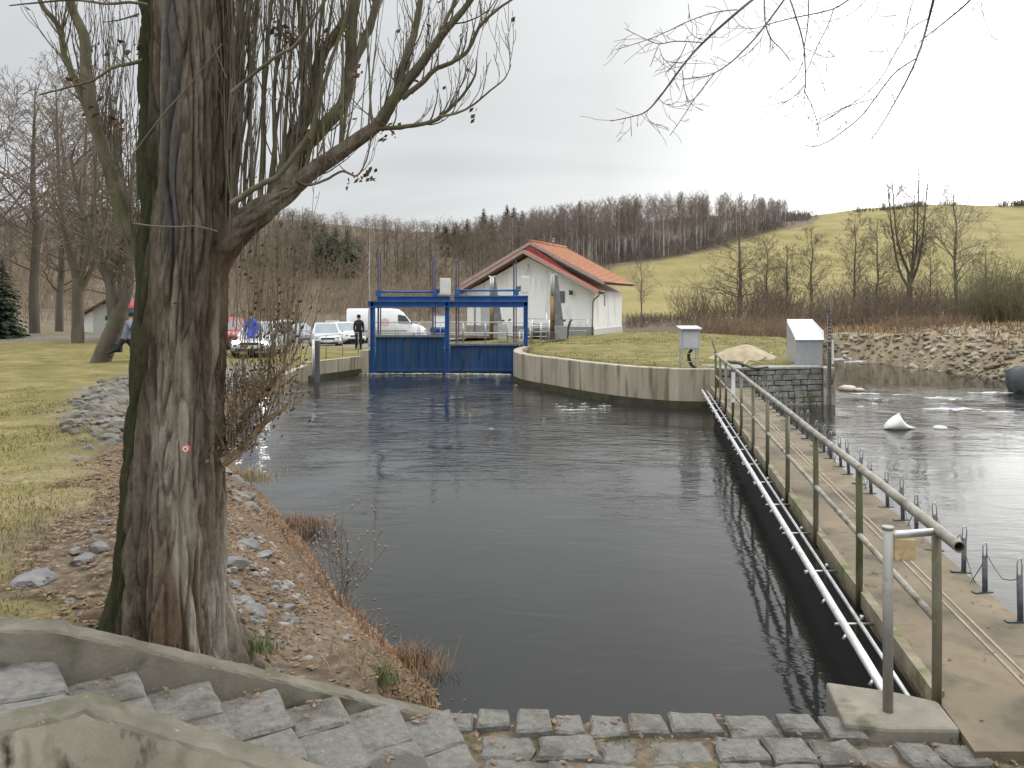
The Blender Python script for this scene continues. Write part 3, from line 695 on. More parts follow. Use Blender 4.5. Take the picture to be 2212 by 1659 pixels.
# left bank wall and its post
w = thing('bank_wall', (-7.2,33.2,0), 'straight pale concrete wall along the left bank beside the blue sluice', 'retaining wall')
mb = MB(); a = Vector((-7.97,31.3,0)); b = Vector((-6.32,35.1,0)); d = (b-a).normalized(); nr = Vector((-d.y,d.x,0))
mb.extr([(a.x,a.y,-1.7),(b.x,b.y,-1.7),(b.x,b.y,.05),(a.x,a.y,.05)], nr*.3); mb.build('wall', m_conc_streak, w)
mb = MB(); a2 = a-nr*.012; b2 = b-nr*.012; mb.extr([(a2.x,a2.y,-1.7),(b2.x,b2.y,-1.7),(b2.x,b2.y,-.48),(a2.x,a2.y,-.48)], nr*.02); mb.build('wet_band', m_algae, w)
mb = MB(); e = a-d*1.5; mb.extr([(e.x,e.y,-1.7),(a.x,a.y,-1.7),(a.x,a.y,-.05),(e.x,e.y,-.35)], nr*.3); mb.build('wing_wall', m_conc_streak, w)
p = at(685.5, 822, 31.0); mb = MB(); mb.cbox((p.x,p.y,-.1), (.17,.17,2.0)); o = mb.build('wooden_post', M('dark_post', (.07,.065,.07), (.12,.11,.11), 6, .8, .2, (1,1,.2)), base=(p.x,p.y,-.7)); tag(o, 'dark square post standing in the water at the end of the bank wall', 'post')
p = at(676.5, 800, 31.2); mb = MB(); mb.tube([(p.x,p.y,-1.2),(p.x,p.y,.95)], .05, 10); o = mb.build('grey_pipe', m_galv, base=(p.x,p.y,-.7)); tag(o, 'thin pale pipe standing beside the dark post at the bank wall', 'pipe')

# ------------------------------------------------------------------ the double sluice gate
gate = thing('sluice_gate', (-2.86,35,ZW), 'blue steel double sluice gate with two lifting panels across the basin inlet', 'sluice gate')
Z = lambda y: EYE-(y-HY)/FPX*GY
Xg = lambda x: (x-CX)/FPX*GY
def bx(mb, x0, x1, y0, y1, d0, d1): mb.box((Xg(x0), d0, Z(y1)), (Xg(x1), d1, Z(y0)))
for nm, x0, x1 in (('left', 799, 811), ('mid', 960, 972), ('right', 1130, 1141)):
    mb = MB(); c = (x0+x1)/2; hw = .095
    xm = Xg(c); 
    mb.box((xm-hw, GY-.12, -1.6), (xm-hw+.03, GY+.14, Z(652))); mb.box((xm+hw-.03, GY-.12, -1.6), (xm+hw, GY+.14, Z(652))); mb.box((xm-hw+.03, GY-.02, -1.6), (xm+hw-.03, GY+.03, Z(652)))
    mb.build('upright', m_blue, gate)
mb = MB()
for a, b in ((795, 966.5), (966.8, 1141)):
    mb.box((Xg(a), GY-.16, Z(652.5)), (Xg(b), GY+.18, Z(650))); mb.box((Xg(a), GY-.16, Z(664)), (Xg(b), GY+.18, Z(661.5))); mb.box((Xg(a)+.01, GY-.02, Z(661.5)), (Xg(b)-.01, GY+.03, Z(652.5)))
mb.build('main_beam', m_blue, gate)
for a, b, t in ((816, 973, 640), (981, 1141, 638.5)):
    mb = MB(); mb.box((Xg(a), GY-.12, Z(642)), (Xg(b), GY+.14, Z(t))); mb.box((Xg(a)+.01, GY-.04, Z(649.9)), (Xg(b)-.01, GY+.06, Z(642))); mb.build('upper_beam', m_blue, gate)
for a, b, ys in ((815, 937, 630.5), (985, 1112, 627.5)):
    mb = MB(); mb.cyl((Xg(a), GY-.03, Z(ys)), (Xg(b+18), GY-.03, Z(ys)), .045, 10); mb.cbox((Xg(a+3), GY-.03, Z(ys+4)), (.22,.22,.26)); mb.cbox((Xg(b+3), GY-.03, Z(ys+4)), (.22,.22,.26)); mb.build('drive_shaft', m_blue, gate)
for x, t, bot in ((818.7,555,724),(937,552,724),(987.5,563,742),(1112,568,742)):
    mb = MB(); mb.box((Xg(x)-.075, GY+.02, Z(bot)), (Xg(x)-.005, GY+.10, Z(t))); mb.box((Xg(x)+.035, GY+.05, Z(bot)), (Xg(x)+.085, GY+.10, Z(t-6))); mb.build('lifting_stem', m_stem, gate)
for x0, x1, y0, y1 in ((951,973,601,637),(1125,1143,597,634)):
    mb = MB(); bx(mb, x0, x1, y0, y1, GY-.25, GY+.2); o = mb.build('control_box', m_whitebox, gate, bevel=.015)
    k = MB(); k.box((Xg(x0)+.03, GY-.262, Z(y1-3)), (Xg(x1)-.10, GY-.25, Z(y0+3))); k.build('cover', m_whitebox, o)
    mb = MB(); mb.cyl((Xg(x0-9), GY-.05, Z((y0*.35+y1*.65))), (Xg(x0)-.002, GY-.05, Z((y0*.35+y1*.65))), .07, 10); mb.build('motor', m_greysteel, gate)
def panel(x0, x1, yt, nm):
    mb = MB(); z0 = -1.5; z1 = Z(yt+4)
    mb.box((Xg(x0), GY-.02, z0), (Xg(x1), GY+.02, z1))
    n = 8
    for k in range(n+1):
        x = Xg(x0)+.04+(Xg(x1)-Xg(x0)-.08)*k/n; mb.box((x-.025, GY-.10, z0), (x+.025, GY-.022, z1-.002))
    mb.box((Xg(x0)+.005, GY-.11, -.62), (Xg(x1)-.005, GY-.022, -.52))
    o = mb.build('gate_panel', m_bluegate, gate)
    k = MB(); k.box((Xg(x0), GY-.16, z1), (Xg(x1), GY+.10, z1+.09)); k.build('top_flange', M('blue_grey_flange', (.10,.12,.16), (.17,.19,.23), 5, .5, .05), o)
panel(811.5, 959.5, 724, 'l'); panel(972.5, 1129.5, 742, 'r')
# abutment blocks at the sides
mb = MB(); mb.box((Xg(797)-.32, GY-.35, -1.7), (Xg(799)-.0, GY+.6, .30)); o = mb.build('gate_abutment', m_conc_streak, base=(Xg(797),GY,-.7)); tag(o, 'concrete abutment under the left upright of the blue sluice gate', 'abutment')
# catwalk behind the gates with its railing
cat = thing('gate_catwalk', (-2.8,36.2,.4), 'galvanised catwalk with a thin railing behind the blue sluice gate', 'catwalk')
mb = MB(); mb.box((Xg(790), GY+.7, .42), (Xg(1150), GY+1.5, .50)); mb.build('walkway_slab', m_conc, cat)
def fence(P, h, n, rails, parent, r=.02, mat=None):
    """a light railing: posts of height h along the path P, rails at the given heights"""
    mat = mat or m_galv
    for a, b in zip(P[:-1], P[1:]):
        a = Vector(a); b = Vector(b)
        for k in range(n+1):
            p = a.lerp(b, k/n); mb = MB(); mb.cyl(p, p+Vector((0,0,h)), r, 8); mb.build('post', mat, parent)
        for z in rails:
            mb = MB(); mb.cyl(a+Vector((0,0,z)), b+Vector((0,0,z)), r*.9, 8); mb.build('rail', mat, parent)
fence([(Xg(800), GY+.75, .50), (Xg(1145), GY+.75, .50)], 1.0, 7, (.5, .99), cat)
fence([(Xg(800), GY+1.45, .50), (Xg(1145), GY+1.45, .50)], 1.0, 7, (.5, .98), cat)
# small blue winch on the catwalk
p = Vector((Xg(942), GY+1.1, .5)); t = thing('winch', p, 'small blue winch standing on the catwalk beside the middle upright', 'winch')
mb = MB(); mb.cbox(p+Vector((0,0,.25)), (.6,.4,.5)); mb.build('housing', m_blue, t, bevel=.03)
mb = MB(); mb.cyl(p+Vector((-.35,0,.62)), p+Vector((.35,0,.62)), .16, 14); mb.build('drum', m_blue, t)
mb = MB(); mb.beam(p+Vector((-.5,0,0)), p+Vector((-.25,0,.75)), .05, .05); mb.beam(p+Vector((-.7,0,0)), p+Vector((-.35,0,.75)), .03, .03); mb.build('brace', m_galv, t)
# the taller ladder-like railing at the island end of the gate
fr = thing('ladder_railing', (1.2,37.5,.45), 'tall galvanised ladder-like railing at the island end of the catwalk', 'railing')
for x, t in ((1149,690),(1168,697),(1186,690)):
    p = at(x, 738, 37.4); p.z = .46; mb = MB(); mb.cyl(p, (p.x,p.y,EYE-(t-HY)/FPX*37.4), .035, 8); mb.build('post', m_galv, fr)
for y in (699, 708, 717, 727):
    a = at(1149,y,37.4); b = at(1186,y,37.4); mb = MB(); mb.cyl(a, b, .018, 8); mb.build('rail', m_galv, fr)
p = at(1180, 738, 37.0); p.z = .46; mb = MB(); mb.cyl(p, (p.x,p.y,EYE-(675-HY)/FPX*37), .022, 8); o = mb.build('thin_pole', m_galv, base=p); tag(o, 'single thin pole rising above the ladder-like railing near the house', 'pole')
fr = thing('gate_side_railing', (.6,35.2,.2), 'low bright railing beside the right upright of the sluice gate', 'railing')
fence([(Xg(1122), GY-.6, .3), (Xg(1146), GY+.7, .46)], .85, 3, (.42,.84), fr, .022)

# ------------------------------------------------------------------ the white powerhouse
HC = Vector((4.66,46.0,.40)); ang = math.atan2(4.8,2.1)
U = Vector((math.cos(ang),math.sin(ang),0)); V_ = Vector((-U.y,U.x,0))      # U along the side wall (away), V_ along the gable to the left
GW, HL = 8.1, 6.0
house = thing('white_powerhouse', HC, 'white plastered house with an orange tiled gable roof behind the blue gate', 'house')
def h(u, v, z): return HC + U*u + V_*v + Vector((0,0,z-HC.z))
EAVE, APEX, MID = 3.0, 5.05, GW/2
mb = MB()
front = [h(0,0,-.2), h(0,GW,-.2), h(0,GW,EAVE), h(0,MID,APEX), h(0,0,EAVE)]
mb.extr(front, U*HL); mb.build('wall', m_plaster, house)
mb = MB(); mb.extr([h(-.05,-.05,-.4), h(-.05,GW+.05,-.4), h(-.05,GW+.05,.95), h(-.05,-.05,.95)], U*.045); mb.build('front_plinth', m_plinth, house)
mb = MB(); mb.extr([h(-.05,-.05,-.4), h(HL+.05,-.05,-.4), h(HL+.05,-.05,.82), h(-.05,-.05,.82)], V_*.045); mb.build('side_plinth', M('pale_plinth', (.55,.54,.52), (.64,.63,.61), 4, .9, .1), house)
def roof_slabs(u0, u1, zap, over, th, slope=.53):
    out = []
    for s in (1, -1):
        v1 = MID + s*(MID+over); z1 = zap - slope*(MID+over)
        out.append([h(u0,MID,zap), h(u0,v1,z1), h(u0,v1,z1-th), h(u0,MID,zap-th)])
    return out
roof = None
# upper roof
mb = MB()
for P in roof_slabs(.35, HL+.6, 6.0, .55, .17): mb.extr(P, U*(HL+.25))
roof = mb.build('roof', m_tile, house)
# tile courses on both slopes
mb = MB()
for s in (1,-1):
    for k in range(24):
        t0 = k/24; t1 = (k+1)/24
        q = lambda t, dz: (MID + s*(MID+.55)*t, 6.0-.53*(MID+.55)*t+dz)
        (va,za), (vb,zb) = q(t0,.012), q(t1,.045)
        mb.extr([h(.33,va,za), h(.33,vb,zb), h(.33,vb,zb-.04), h(.33,va,za-.005)], U*(HL+.29))
mb.build('tile_courses', m_tile, roof)
mb = MB(); mb.tube([h(.3,MID,6.03), h(HL+.66,MID,6.03)], .10, 10); mb.build('ridge_cap', m_tile, roof)
mb = MB()
for P in roof_slabs(.30, 0, 6.015, .58, .20): mb.extr(P, U*.045)
mb.build('upper_verge', m_fascia, roof)
mb = MB()
mb.extr([h(.36,.0,EAVE), h(.36,GW,EAVE), h(.36,MID,5.85)], U*.25); mb.build('gable_infill', m_redmetal, roof)
# lower front roof with its verge boards
mb = MB()
for P in roof_slabs(-.75, 0, 5.43, .55, .15): mb.extr(P, U*1.08)
fr_ = mb.build('front_roof', m_redmetal, house)
mb = MB()
for P in roof_slabs(-.80, 0, 5.45, .58, .20): mb.extr(P, U*.046)
mb.build('lower_verge', M('pinkish_verge', (.36,.235,.20), (.46,.32,.28), 6, .6, .05), fr_)
mb = MB()
for P in roof_slabs(-.74, 0, 5.275, .5, .03): mb.extr(P, U*.72)
mb.build('soffit', m_soffit, fr_)
zg = 6.0-.53*(MID+.6)
mb = MB(); mb.tube([h(.3,-.64,zg-.02), h(HL+.6,-.64,zg-.02)], .075, 10); mb.tube([h(-.8,-.62,5.43-.53*(MID+.6)), h(.3,-.62,5.43-.53*(MID+.6))], .07, 10); mb.build('gutter', M('copper_brown_gutter', (.16,.09,.07), (.24,.15,.12), 6, .45, .03, metal=.5), house)
mb = MB(); zl = 5.43-.53*(MID+.6); mb.tube([h(-.7,-.60,zl), h(-.5,-.5,zl-.22), h(-.12,-.10,zl-.42), h(-.08,-.02,zl-.62), h(-.08,0.0,1.5), h(-.08,.02,.5)], .05, 8); mb.build('downpipe', M('grey_downpipe', (.24,.22,.21), (.34,.31,.30), 6, .45, .03, metal=.4), house)
mb = MB(); mb.extr([h(-.05,1.72,2.35), h(-.05,2.52,2.35), h(-.05,2.52,3.02), h(-.05,1.72,3.02)], U*.06); vent = mb.build('wall_vent', M('dark_vent', (.10,.10,.11), (.16,.16,.17), 8, .6, .05), house)
mb = MB()
for k in range(6): mb.extr([h(-.062,1.76,2.41+k*.1), h(-.062,2.48,2.41+k*.1), h(-.062,2.48,2.45+k*.1), h(-.062,1.76,2.45+k*.1)], U*.01)
mb.build('louvres', m_greysteel, vent)
mb = MB(); mb.cyl(h(-.02,1.25,2.95), h(-.28,1.25,3.02), .03, 8); mb.cyl(h(-.28,1.25,2.80), h(-.28,1.25,3.06), .10, 10, .13); mb.build('wall_lamp', m_iron, house)
mb = MB(); mb.cyl(h(-.02,MID-.05,4.62), h(-.30,MID-.05,4.50), .035, 8); mb.cyl(h(-.25,MID-.05,4.44), h(-.40,MID-.05,4.36), .13, 10); mb.build('floodlight', m_whitebox, house)
mb = MB(); mb.tube([h(4.2,MID-.02,6.1), h(4.2,MID-.02,6.42)], .07, 10); mb.cyl(h(4.2,MID-.02,6.42), h(4.2,MID-.02,6.48), .11, 10); mb.build('vent_pipe', M('grey_vent', (.25,.26,.27), (.36,.37,.38), 5, .6, .02), roof)
mb = MB(); mb.extr([h(-.05,6.35,.95), h(-.05,7.15,.95), h(-.05,7.15,2.1), h(-.05,6.35,2.1)], U*.052); mb.build('small_door', M('pale_grey_door', (.42,.42,.41), (.5,.5,.49), 3, .6, .02), house)
mb = MB(); mb.tube([h(-.06,7.55,.5), h(-.06,7.55,2.2), h(-.06,7.4,2.45), h(-.06,7.0,2.5)], .045, 8); mb.build('drain_pipe', m_galv, house)
mb = MB(); mb.beam(h(2.2,-.03,2.15), h(2.2,-.03,2.85), .04, .04); mb.build('side_bracket', m_iron, house)
# forecourt slab with a kerb in front of the gable and a railing along it
mb = MB(); mb.extr([tuple(h(-2.6,-.9,.30)), tuple(h(-2.6,GW+1,.30)), tuple(h(.3,GW+1,.30)), tuple(h(.3,-.9,.30))], (0,0,.16)); o = mb.build('forecourt', m_conc, bevel=.01); tag(o, kind='structure', label='concrete forecourt in front of the white house')
fr = thing('plinth_railing', tuple(h(-2.2,1.8,.46)), 'thin pale railing in front of the white gable wall', 'railing')
fence([h(-2.2,-.4,.46), h(-2.2,3.4,.46)], 1.0, 4, (.35,.68,.98), fr, .02)
# two rack cleaning rigs in front of the gable
def rig(pole_px, depth, top_y, boom_top, boom_bot, label, white=False):
    base = at(pole_px, 735, depth); base.z = .46
    t = thing('rack_cleaner', base, label, 'rack cleaner', 'rack cleaning rigs before the house')
    zt = EYE-(top_y-HY)/FPX*depth; zm = EYE-(640-HY)/FPX*depth
    mb = MB(); mb.tube([base, (base.x,base.y,zm)], .115, 12); mb.build('lower_pole', m_brownpole, t)
    mb = MB(); mb.tube([(base.x-.05,base.y,zm), (base.x-.05,base.y,zt)], .055, 10); mb.tube([(base.x+.065,base.y,zm), (base.x+.065,base.y,zt)], .05, 10); mb.cyl((base.x-.12,base.y,zt-.05), (base.x-.12,base.y,zt+.03), .05, 8); mb.cyl((base.x+.15,base.y,zt-.05), (base.x+.15,base.y,zt+.03), .05, 8); mb.build('upper_pole', m_greybox if not white else m_galv, t)
    a = at(boom_top, top_y+4, depth+.1); b = at(boom_bot, 705, depth-.2)
    mb = MB(); d = (b-a).normalized(); r = Vector((1,0,0))
    mb.add([a-r*.05, a+r*.09, b+r*.24, b-r*.24] + [q+Vector((0,.25,0)) for q in (a-r*.05, a+r*.09, b+r*.24, b-r*.24)], [(0,3,2,1),(4,5,6,7),(0,1,5,4),(1,2,6,5),(2,3,7,6),(3,0,4,7)]); mb.build('boom', m_greysteel, t)
    mb = MB(); mb.cyl((b.x-.34,b.y+.1,b.z+.3), (b.x+.34,b.y+.1,b.z+.3), .05, 8); mb.build('hinge_pin', m_iron, t)
    mb = MB(); c = Vector((b.x+.05,b.y+.1,.46)); mb.box((c.x-.3,c.y-.3,.46), (c.x+.35,c.y+.3,b.z+.02)); mb.build('pedestal', m_plinth, t, bevel=.02)
    mb = MB(); mb.tube([(b.x+.42,b.y,.5), (b.x+.45,b.y,1.0), (b.x+.55,b.y,1.35), (b.x+.65,b.y,1.5)], .06, 8); mb.build('hydraulic_hose', m_iron, t)
rig(1193, 41.5, 592, 1201, 1208, 'rack cleaning rig with ochre pole and dark boom, near the dark wall vent')
rig(1062, 42.5, 597, 1067, 1076, 'rack cleaning rig with ochre pole, seen through the right opening of the sluice gate', True)
p = at(1145, 735, 41.0); p.z = .46; t = thing('rake_machine', p, 'low dark machine with a round drum beside the ladder-like railing', 'machine')
mb = MB(); mb.cyl(p+Vector((-.2,0,.35)), p+Vector((.5,0,.35)), .33, 16); mb.build('drum', m_iron, t)
mb = MB(); mb.cbox(p+Vector((.9,0,.2)), (.7,.4,.4)); mb.build('base', m_iron, t, bevel=.02)
p = at(1100, 735, 41.5); p.z = .46; mb = MB(); mb.cbox(p+Vector((0,0,.55)), (.34,.3,.75)); mb.cyl(p, p+Vector((0,0,.2)), .08, 8); o = mb.build('white_cabinet', m_whitebox, base=p, bevel=.02); tag(o, 'small white cabinet standing behind the railing of the right gate', 'cabinet')
p = at(1086, 735, 41.5); p.z = .46; mb = MB(); mb.cbox(p+Vector((0,0,.4)), (.5,.4,.8)); mb.cbox(p+Vector((0,-.21,.45)), (.4,.02,.5)); o = mb.build('grey_cabinet', m_greybox, base=p, bevel=.02); tag(o, 'grey cabinet next to the small white cabinet behind the right gate', 'cabinet')

# ------------------------------------------------------------------ switch box on the island wall
D = 23.55; X0 = (1471-CX)/FPX*D; X1 = (1511-CX)/FPX*D; z0 = WALLTOP; zb = EYE-(755-HY)/FPX*D; zt = EYE-(712-HY)/FPX*D
bxo = thing('switch_box', (X0+.27,D+.2,z0), 'grey switch box with a sloping white lid on thin legs, on the island wall', 'switch box')
mb = MB(); mb.box((X0+.03,D,zb), (X1,D+.42,zt)); mb.build('cabinet', m_greybox, bxo, bevel=.012)
mb = MB(); mb.box((X0+.07,D-.012,zb+.05), (X1-.04,D-.002,zt-.06)); mb.build('door', M('pale_door', (.47,.46,.47), (.55,.54,.55), 4, .5, .02), bxo)
mb = MB(); mb.extr([(X0-.03,D-.10,zt+.012), (X1+.05,D-.10,zt+.012), (X1+.05,D-.10,zt+.04), (X0-.03,D-.10,zt+.04)], (.0,.62,.06)); mb.build('lid', m_whitebox, bxo)
mb = MB(); mb.box((X1+.003,D+.02,zb+.01), (X1+.02,D+.40,zt)); mb.build('side_panel', m_whitebox, bxo)
for xx in (X0+.05, X1-.02):
    for yy in (D+.03, D+.38):
        mb = MB(); mb.box((xx-.015,yy-.015,z0-.02), (xx+.015,yy+.015,zb)); mb.build('leg', m_galv, bxo)
mb = MB()
for zz in (z0+.18, z0+.42): mb.box((X0+.065,D+.02,zz), (X1-.035,D+.04,zz+.02))
mb.build('brace', m_galv, bxo)
mb = MB()
for k in range(3): mb.tube([(X0+.32+.03*k,D+.12,zb), (X0+.22+.03*k,D+.08,zb-.12), (X0+.21+.03*k,D+.06,z0+.3), (X0+.28+.04*k,D+.05,z0+.08), (X0+.4+.03*k,D+.05,z0)], .018, 7)
mb.build('cable', m_black, bxo)

# ------------------------------------------------------------------ stone pier with a metal hut and a staff gauge
PD = 24.35
pier = thing('stone_pier', (8.2,24.6,-.7), 'rubble stone pier at the river side of the island, below the metal hut', 'pier')
def blockwall():
    mb = MB(); z = -1.0; r = random.Random(3); L0 = Vector((6.15,23.42,0)); L1 = Vector((9.42,24.30,0)); d = (L1-L0); ln = d.length; d.normalize(); nr = Vector((d.y,-d.x,0))
    while z < .36:
        hgt = r.uniform(.10,.2); x = 0
        while x < ln:
            w = min(r.uniform(.15,.5), ln-x); a = L0+d*(x+.012); b = L0+d*(x+w-.012); o = r.uniform(-.02,.035)
            j = [r.uniform(-.015,.015) for _ in range(8)]
            P = [a+nr*o+Vector((0,0,z+.012+j[0])), b+nr*o+Vector((0,0,z+.012+j[1])), b+nr*o+Vector((0,0,z+hgt-.012+j[2])), a+nr*o+Vector((0,0,z+hgt-.012+j[3]))]
            c = (P[0]+P[2])/2 + nr*.025; Q = [p-nr*.2 for p in P]
            F = [c+(p-c)*.8+nr*.0 for p in P]
            mb.add(P+Q+F, [(0,1,9,8),(1,2,10,9),(2,3,11,10),(3,0,8,11),(8,9,10,11),(0,4,5,1),(1,5,6,2),(2,6,7,3),(3,7,4,0)], False); x += w
        z += hgt
    mb.build('stone_facing', M('pier_stone', (.13,.125,.11), (.33,.31,.28), 2.6, .9, .5, detail=8, spots=((.10,.10,.05), 1.6, .6), bscale=20), pier)
blockwall()
mb = MB(); mb.extr([(6.1,23.5,-1.7),(9.38,24.38,-1.7),(9.38,24.38,.42),(6.1,23.5,.42)], (-.35,1.9,0)); mb.build('core', m_stonewall, pier)
mb = MB(); mb.extr([(6.12,23.40,.40),(9.46,24.28,.40),(9.46,24.28,.475),(6.12,23.40,.475)], (-.30,1.5,0)); mb.build('cap', M('pier_cap', (.24,.235,.215), (.36,.35,.33), 8, .9, .4, spots=((.12,.13,.05), 2, .60)), pier, bevel=.015)
mb = MB(); mb.box((9.44,24.22,-1.6), (9.80,24.9,.43)); mb.build('corner_pillar', m_conc_wall, pier, bevel=.02)
# hut
hd = 24.75; hx0 = (1719.5-CX)/FPX*hd; hx1 = (1777-CX)/FPX*hd; hz = .475; zs = EYE-(735-HY)/FPX*hd; ztop_ = EYE-(691-HY)/FPX*(hd+.75)
hut = thing('metal_hut', ((hx0+hx1)/2,hd+.4,hz), 'small grey sheet metal hut with a steep white sloping roof on the stone pier', 'hut')
mb = MB(); mb.add([(hx0,hd,hz),(hx1,hd,hz),(hx1+.05,hd+.85,hz),(hx0,hd+.85,hz),(hx0,hd,zs),(hx1,hd,zs),(hx1+.05,hd+.85,zs+.12),(hx0,hd+.85,ztop_-.05)], [(0,1,5,4),(1,2,6,5),(2,3,7,6),(3,0,4,7),(4,5,6,7)]); mb.build('body', M('ribbed_grey_metal', (.36,.365,.38), (.42,.425,.44), 8, .45, .12, (8,8,.3), metal=.3), hut)
rb = MB()
for k in range(12): x = hx0+.03+(hx1-hx0-.06)*k/11; rb.box((x-.008,hd-.012,hz+.01), (x+.008,hd-.002,zs-.02))
rb.build('ribs', m_greybox, hut)
xr = (1755-CX)/FPX*(hd+.75)
mb = MB(); A = [Vector((hx0-.03,hd-.05,zs-.005)), Vector((hx1+.02,hd-.05,zs-.005)), Vector((hx1+.07,hd+.12,zs+.26)), Vector((xr,hd+.78,ztop_)), Vector((hx0-.02,hd+.78,ztop_))]
nrm = (A[1]-A[0]).cross(A[4]-A[0]).normalized(); mb.extr(A, nrm*.03); mb.build('roof', M('pale_roof_sheet', (.66,.67,.68), (.73,.74,.75), 3, .5, .02, metal=.1), hut)
mb = MB(); mb.add([A[1]-nrm*.004, A[2]-nrm*.004, (hx1+.05,hd+.8,zs-.05), (hx1+.05,hd+.1,zs-.08)], [(0,1,2,3)]); mb.add([A[2]-nrm*.004, A[3]-nrm*.004, (hx1+.02,hd+.85,zs), (hx1+.05,hd+.8,zs-.05)], [(0,1,2,3)]); mb.build('side_sheet', m_whitebox, hut)
mb = MB()
for zz in (hz+.15, hz+.35, hz+.52): mb.cbox((hx1+.03,hd+.2,zz), (.05,.06,.1))
mb.build('hinge', m_whitebox, hut)
# staff gauge
gd = 24.2; gx = (1790.5-CX)/FPX*gd
gauge = thing('staff_gauge', (gx,gd,-.7), 'tall slim water level gauge pole with ladder-like ticks at the pier corner', 'gauge')
mb = MB(); mb.box((gx-.045,gd,-1.5), (gx-.03,gd+.03,2.05)); mb.box((gx+.065,gd+.02,-1.2), (gx+.08,gd+.05,2.9)); mb.build('pole', M('gauge_pole', (.20,.19,.17), (.30,.28,.25), 6, .6, .05), gauge)
mb = MB()
z = -.2
while z < 2.2:
    mb.box((gx-.028,gd+.004,z), (gx+.062,gd+.02,z+.045)); z += .105
mb.build('tick_marks', m_iron, gauge)
mb = MB(); mb.box((gx-.028,gd+.008,-1.4), (gx+.062,gd+.016,.95)); mb.build('scale_plate', M('gauge_plate', (.10,.09,.08), (.17,.16,.13), 6, .6, .05), gauge)
mb = MB(); mb.box((gx+.085,gd-.02,.55), (gx+.145,gd+.02,1.26)); mb.build('white_panel', m_whitebox, gauge)
# ------------------------------------------------------------------ twigs and branches
def twig(mb, p, d, ln, r, rg, lev=0, maxlev=2, up=.12, wob=.16, kids=3, ang=(20,50), ratio=(.35,.65), n=5, rmin=.0018, tips=None, start=.2, gaps=None):
    d = Vector(d).normalized(); p = Vector(p); pts = [p.copy()]; seg = ln/n; dirs = [d.copy()]
    for i in range(n):
        d = (d + Vector((rg.gauss(0,wob), rg.gauss(0,wob), rg.gauss(0,wob)+up))).normalized(); p = p + d*seg; pts.append(p.copy()); dirs.append(d.copy())
    rr = [max(rmin, r*(1-.85*i/n)) for i in range(n+1)]
    mb.tube(pts, rr, 6 if r > .02 else (5 if r > .008 else 3), cap=False)
    if tips is not None: tips.append((pts[-1], dirs[-1], lev))
    if lev < maxlev:
        for k in range(kids):
            t = start + (1-start)*(k+rg.random())/kids; i = min(int(t*n), n-1); q = pts[i].lerp(pts[i+1], t*n-i); dd = dirs[i]
            a = R(rg.uniform(*ang)); ax = dd.orthogonal().normalized(); ax = Matrix.Rotation(rg.uniform(0,2*math.pi), 3, dd) @ ax
            nd = Matrix.Rotation(a, 3, ax) @ dd
            twig(mb, q, nd, ln*rg.uniform(*ratio)*(1.1-.45*t), max(rmin, rr[i]*.62), rg, lev+1, maxlev, up, wob, max(2, kids-1), ang, ratio, max(3, n-1), rmin, tips, start)
    return pts
def leaf(mb, p, size, rg):
    a = Vector((rg.gauss(0,1), rg.gauss(0,1), rg.gauss(0,1))).normalized(); b = a.orthogonal().normalized(); c = a.cross(b)
    p = Vector(p); l = size; w = size*rg.uniform(.45,.7); cu = rg.uniform(.15,.5)*size
    mb.add([p, p+b*l*.5+c*w*.5+a*cu*.5, p+b*l+a*cu*.2, p+b*l*.5-c*w*.5+a*cu*.5, p+b*l*.5+a*0], [(0,4,1),(4,2,1),(0,3,4),(4,3,2)])

# ------------------------------------------------------------------ the big tree in front
BASE = Vector((-1.92,4.5,.45))
m_bark, nt, N, L, B = nodes('furrowed_bark')
tcn = N.new('ShaderNodeTexCoord'); v = tcn.outputs['Object']
f1 = noise_tex(N, L, v, 5.0, 8, .68, (1,1,.14), .1); r1 = ramp(N, [(.30,(.075,.058,.042)),(.44,(.15,.12,.090)),(.58,(.25,.212,.168)),(.72,(.40,.36,.305))]); L.new(f1, r1.inputs['Fac'])
f2 = noise_tex(N, L, v, 30, 7, .78, (1,1,.28)); r2 = ramp(N, [(.3,.38),(.48,1.0),(.7,1.45)]); L.new(f2, r2.inputs['Fac'])
c = mixc(N, L, 1.0, r1.outputs['Color'], r2.outputs['Color'], 'MULTIPLY')
f3 = noise_tex(N, L, v, 1.7, 4, .6, (1,1,.35)); r3 = ramp(N, [(.50,0.0),(.64,.75)]); L.new(f3, r3.inputs['Fac'])
c = mixc(N, L, r3.outputs['Color'], c, (.17,.105,.065))
aa = N.new('ShaderNodeAttribute'); aa.attribute_name = 'moss'; sc3 = N.new('ShaderNodeSeparateColor'); L.new(aa.outputs['Color'], sc3.inputs[0])
c = mixc(N, L, sc3.outputs[0], c, (.040,.043,.017)); c = mixc(N, L, sc3.outputs[1], c, (.42,.37,.30)); c = mixc(N, L, sc3.outputs[2], c, (.13,.135,.135))
L.new(c, B.inputs['Base Color']); B.inputs['Roughness'].default_value = .93; B.inputs['Specular IOR Level'].default_value = .2
bb = N.new('ShaderNodeBump'); bb.inputs['Strength'].default_value = .9; bb.inputs['Distance'].default_value = .035
fb = noise_tex(N, L, v, 30, 8, .78, (1,1,.38)); L.new(fb, bb.inputs['Height']); L.new(bb.outputs['Normal'], B.inputs['Normal'])
m_branch = M('mossy_branch', (.062,.054,.028), (.135,.118,.074), 5, .9, .4, (1,1,.6), spots=((.20,.18,.14), 6, .60), spots2=((.10,.105,.028), 3, .58))
m_twig = M('bare_twig', (.095,.080,.054), (.18,.152,.11), 6, .85, 0)
m_deadleaf = M('dead_leaf', (.055,.032,.020), (.16,.085,.045), 9, .9, 0, rand=.2)
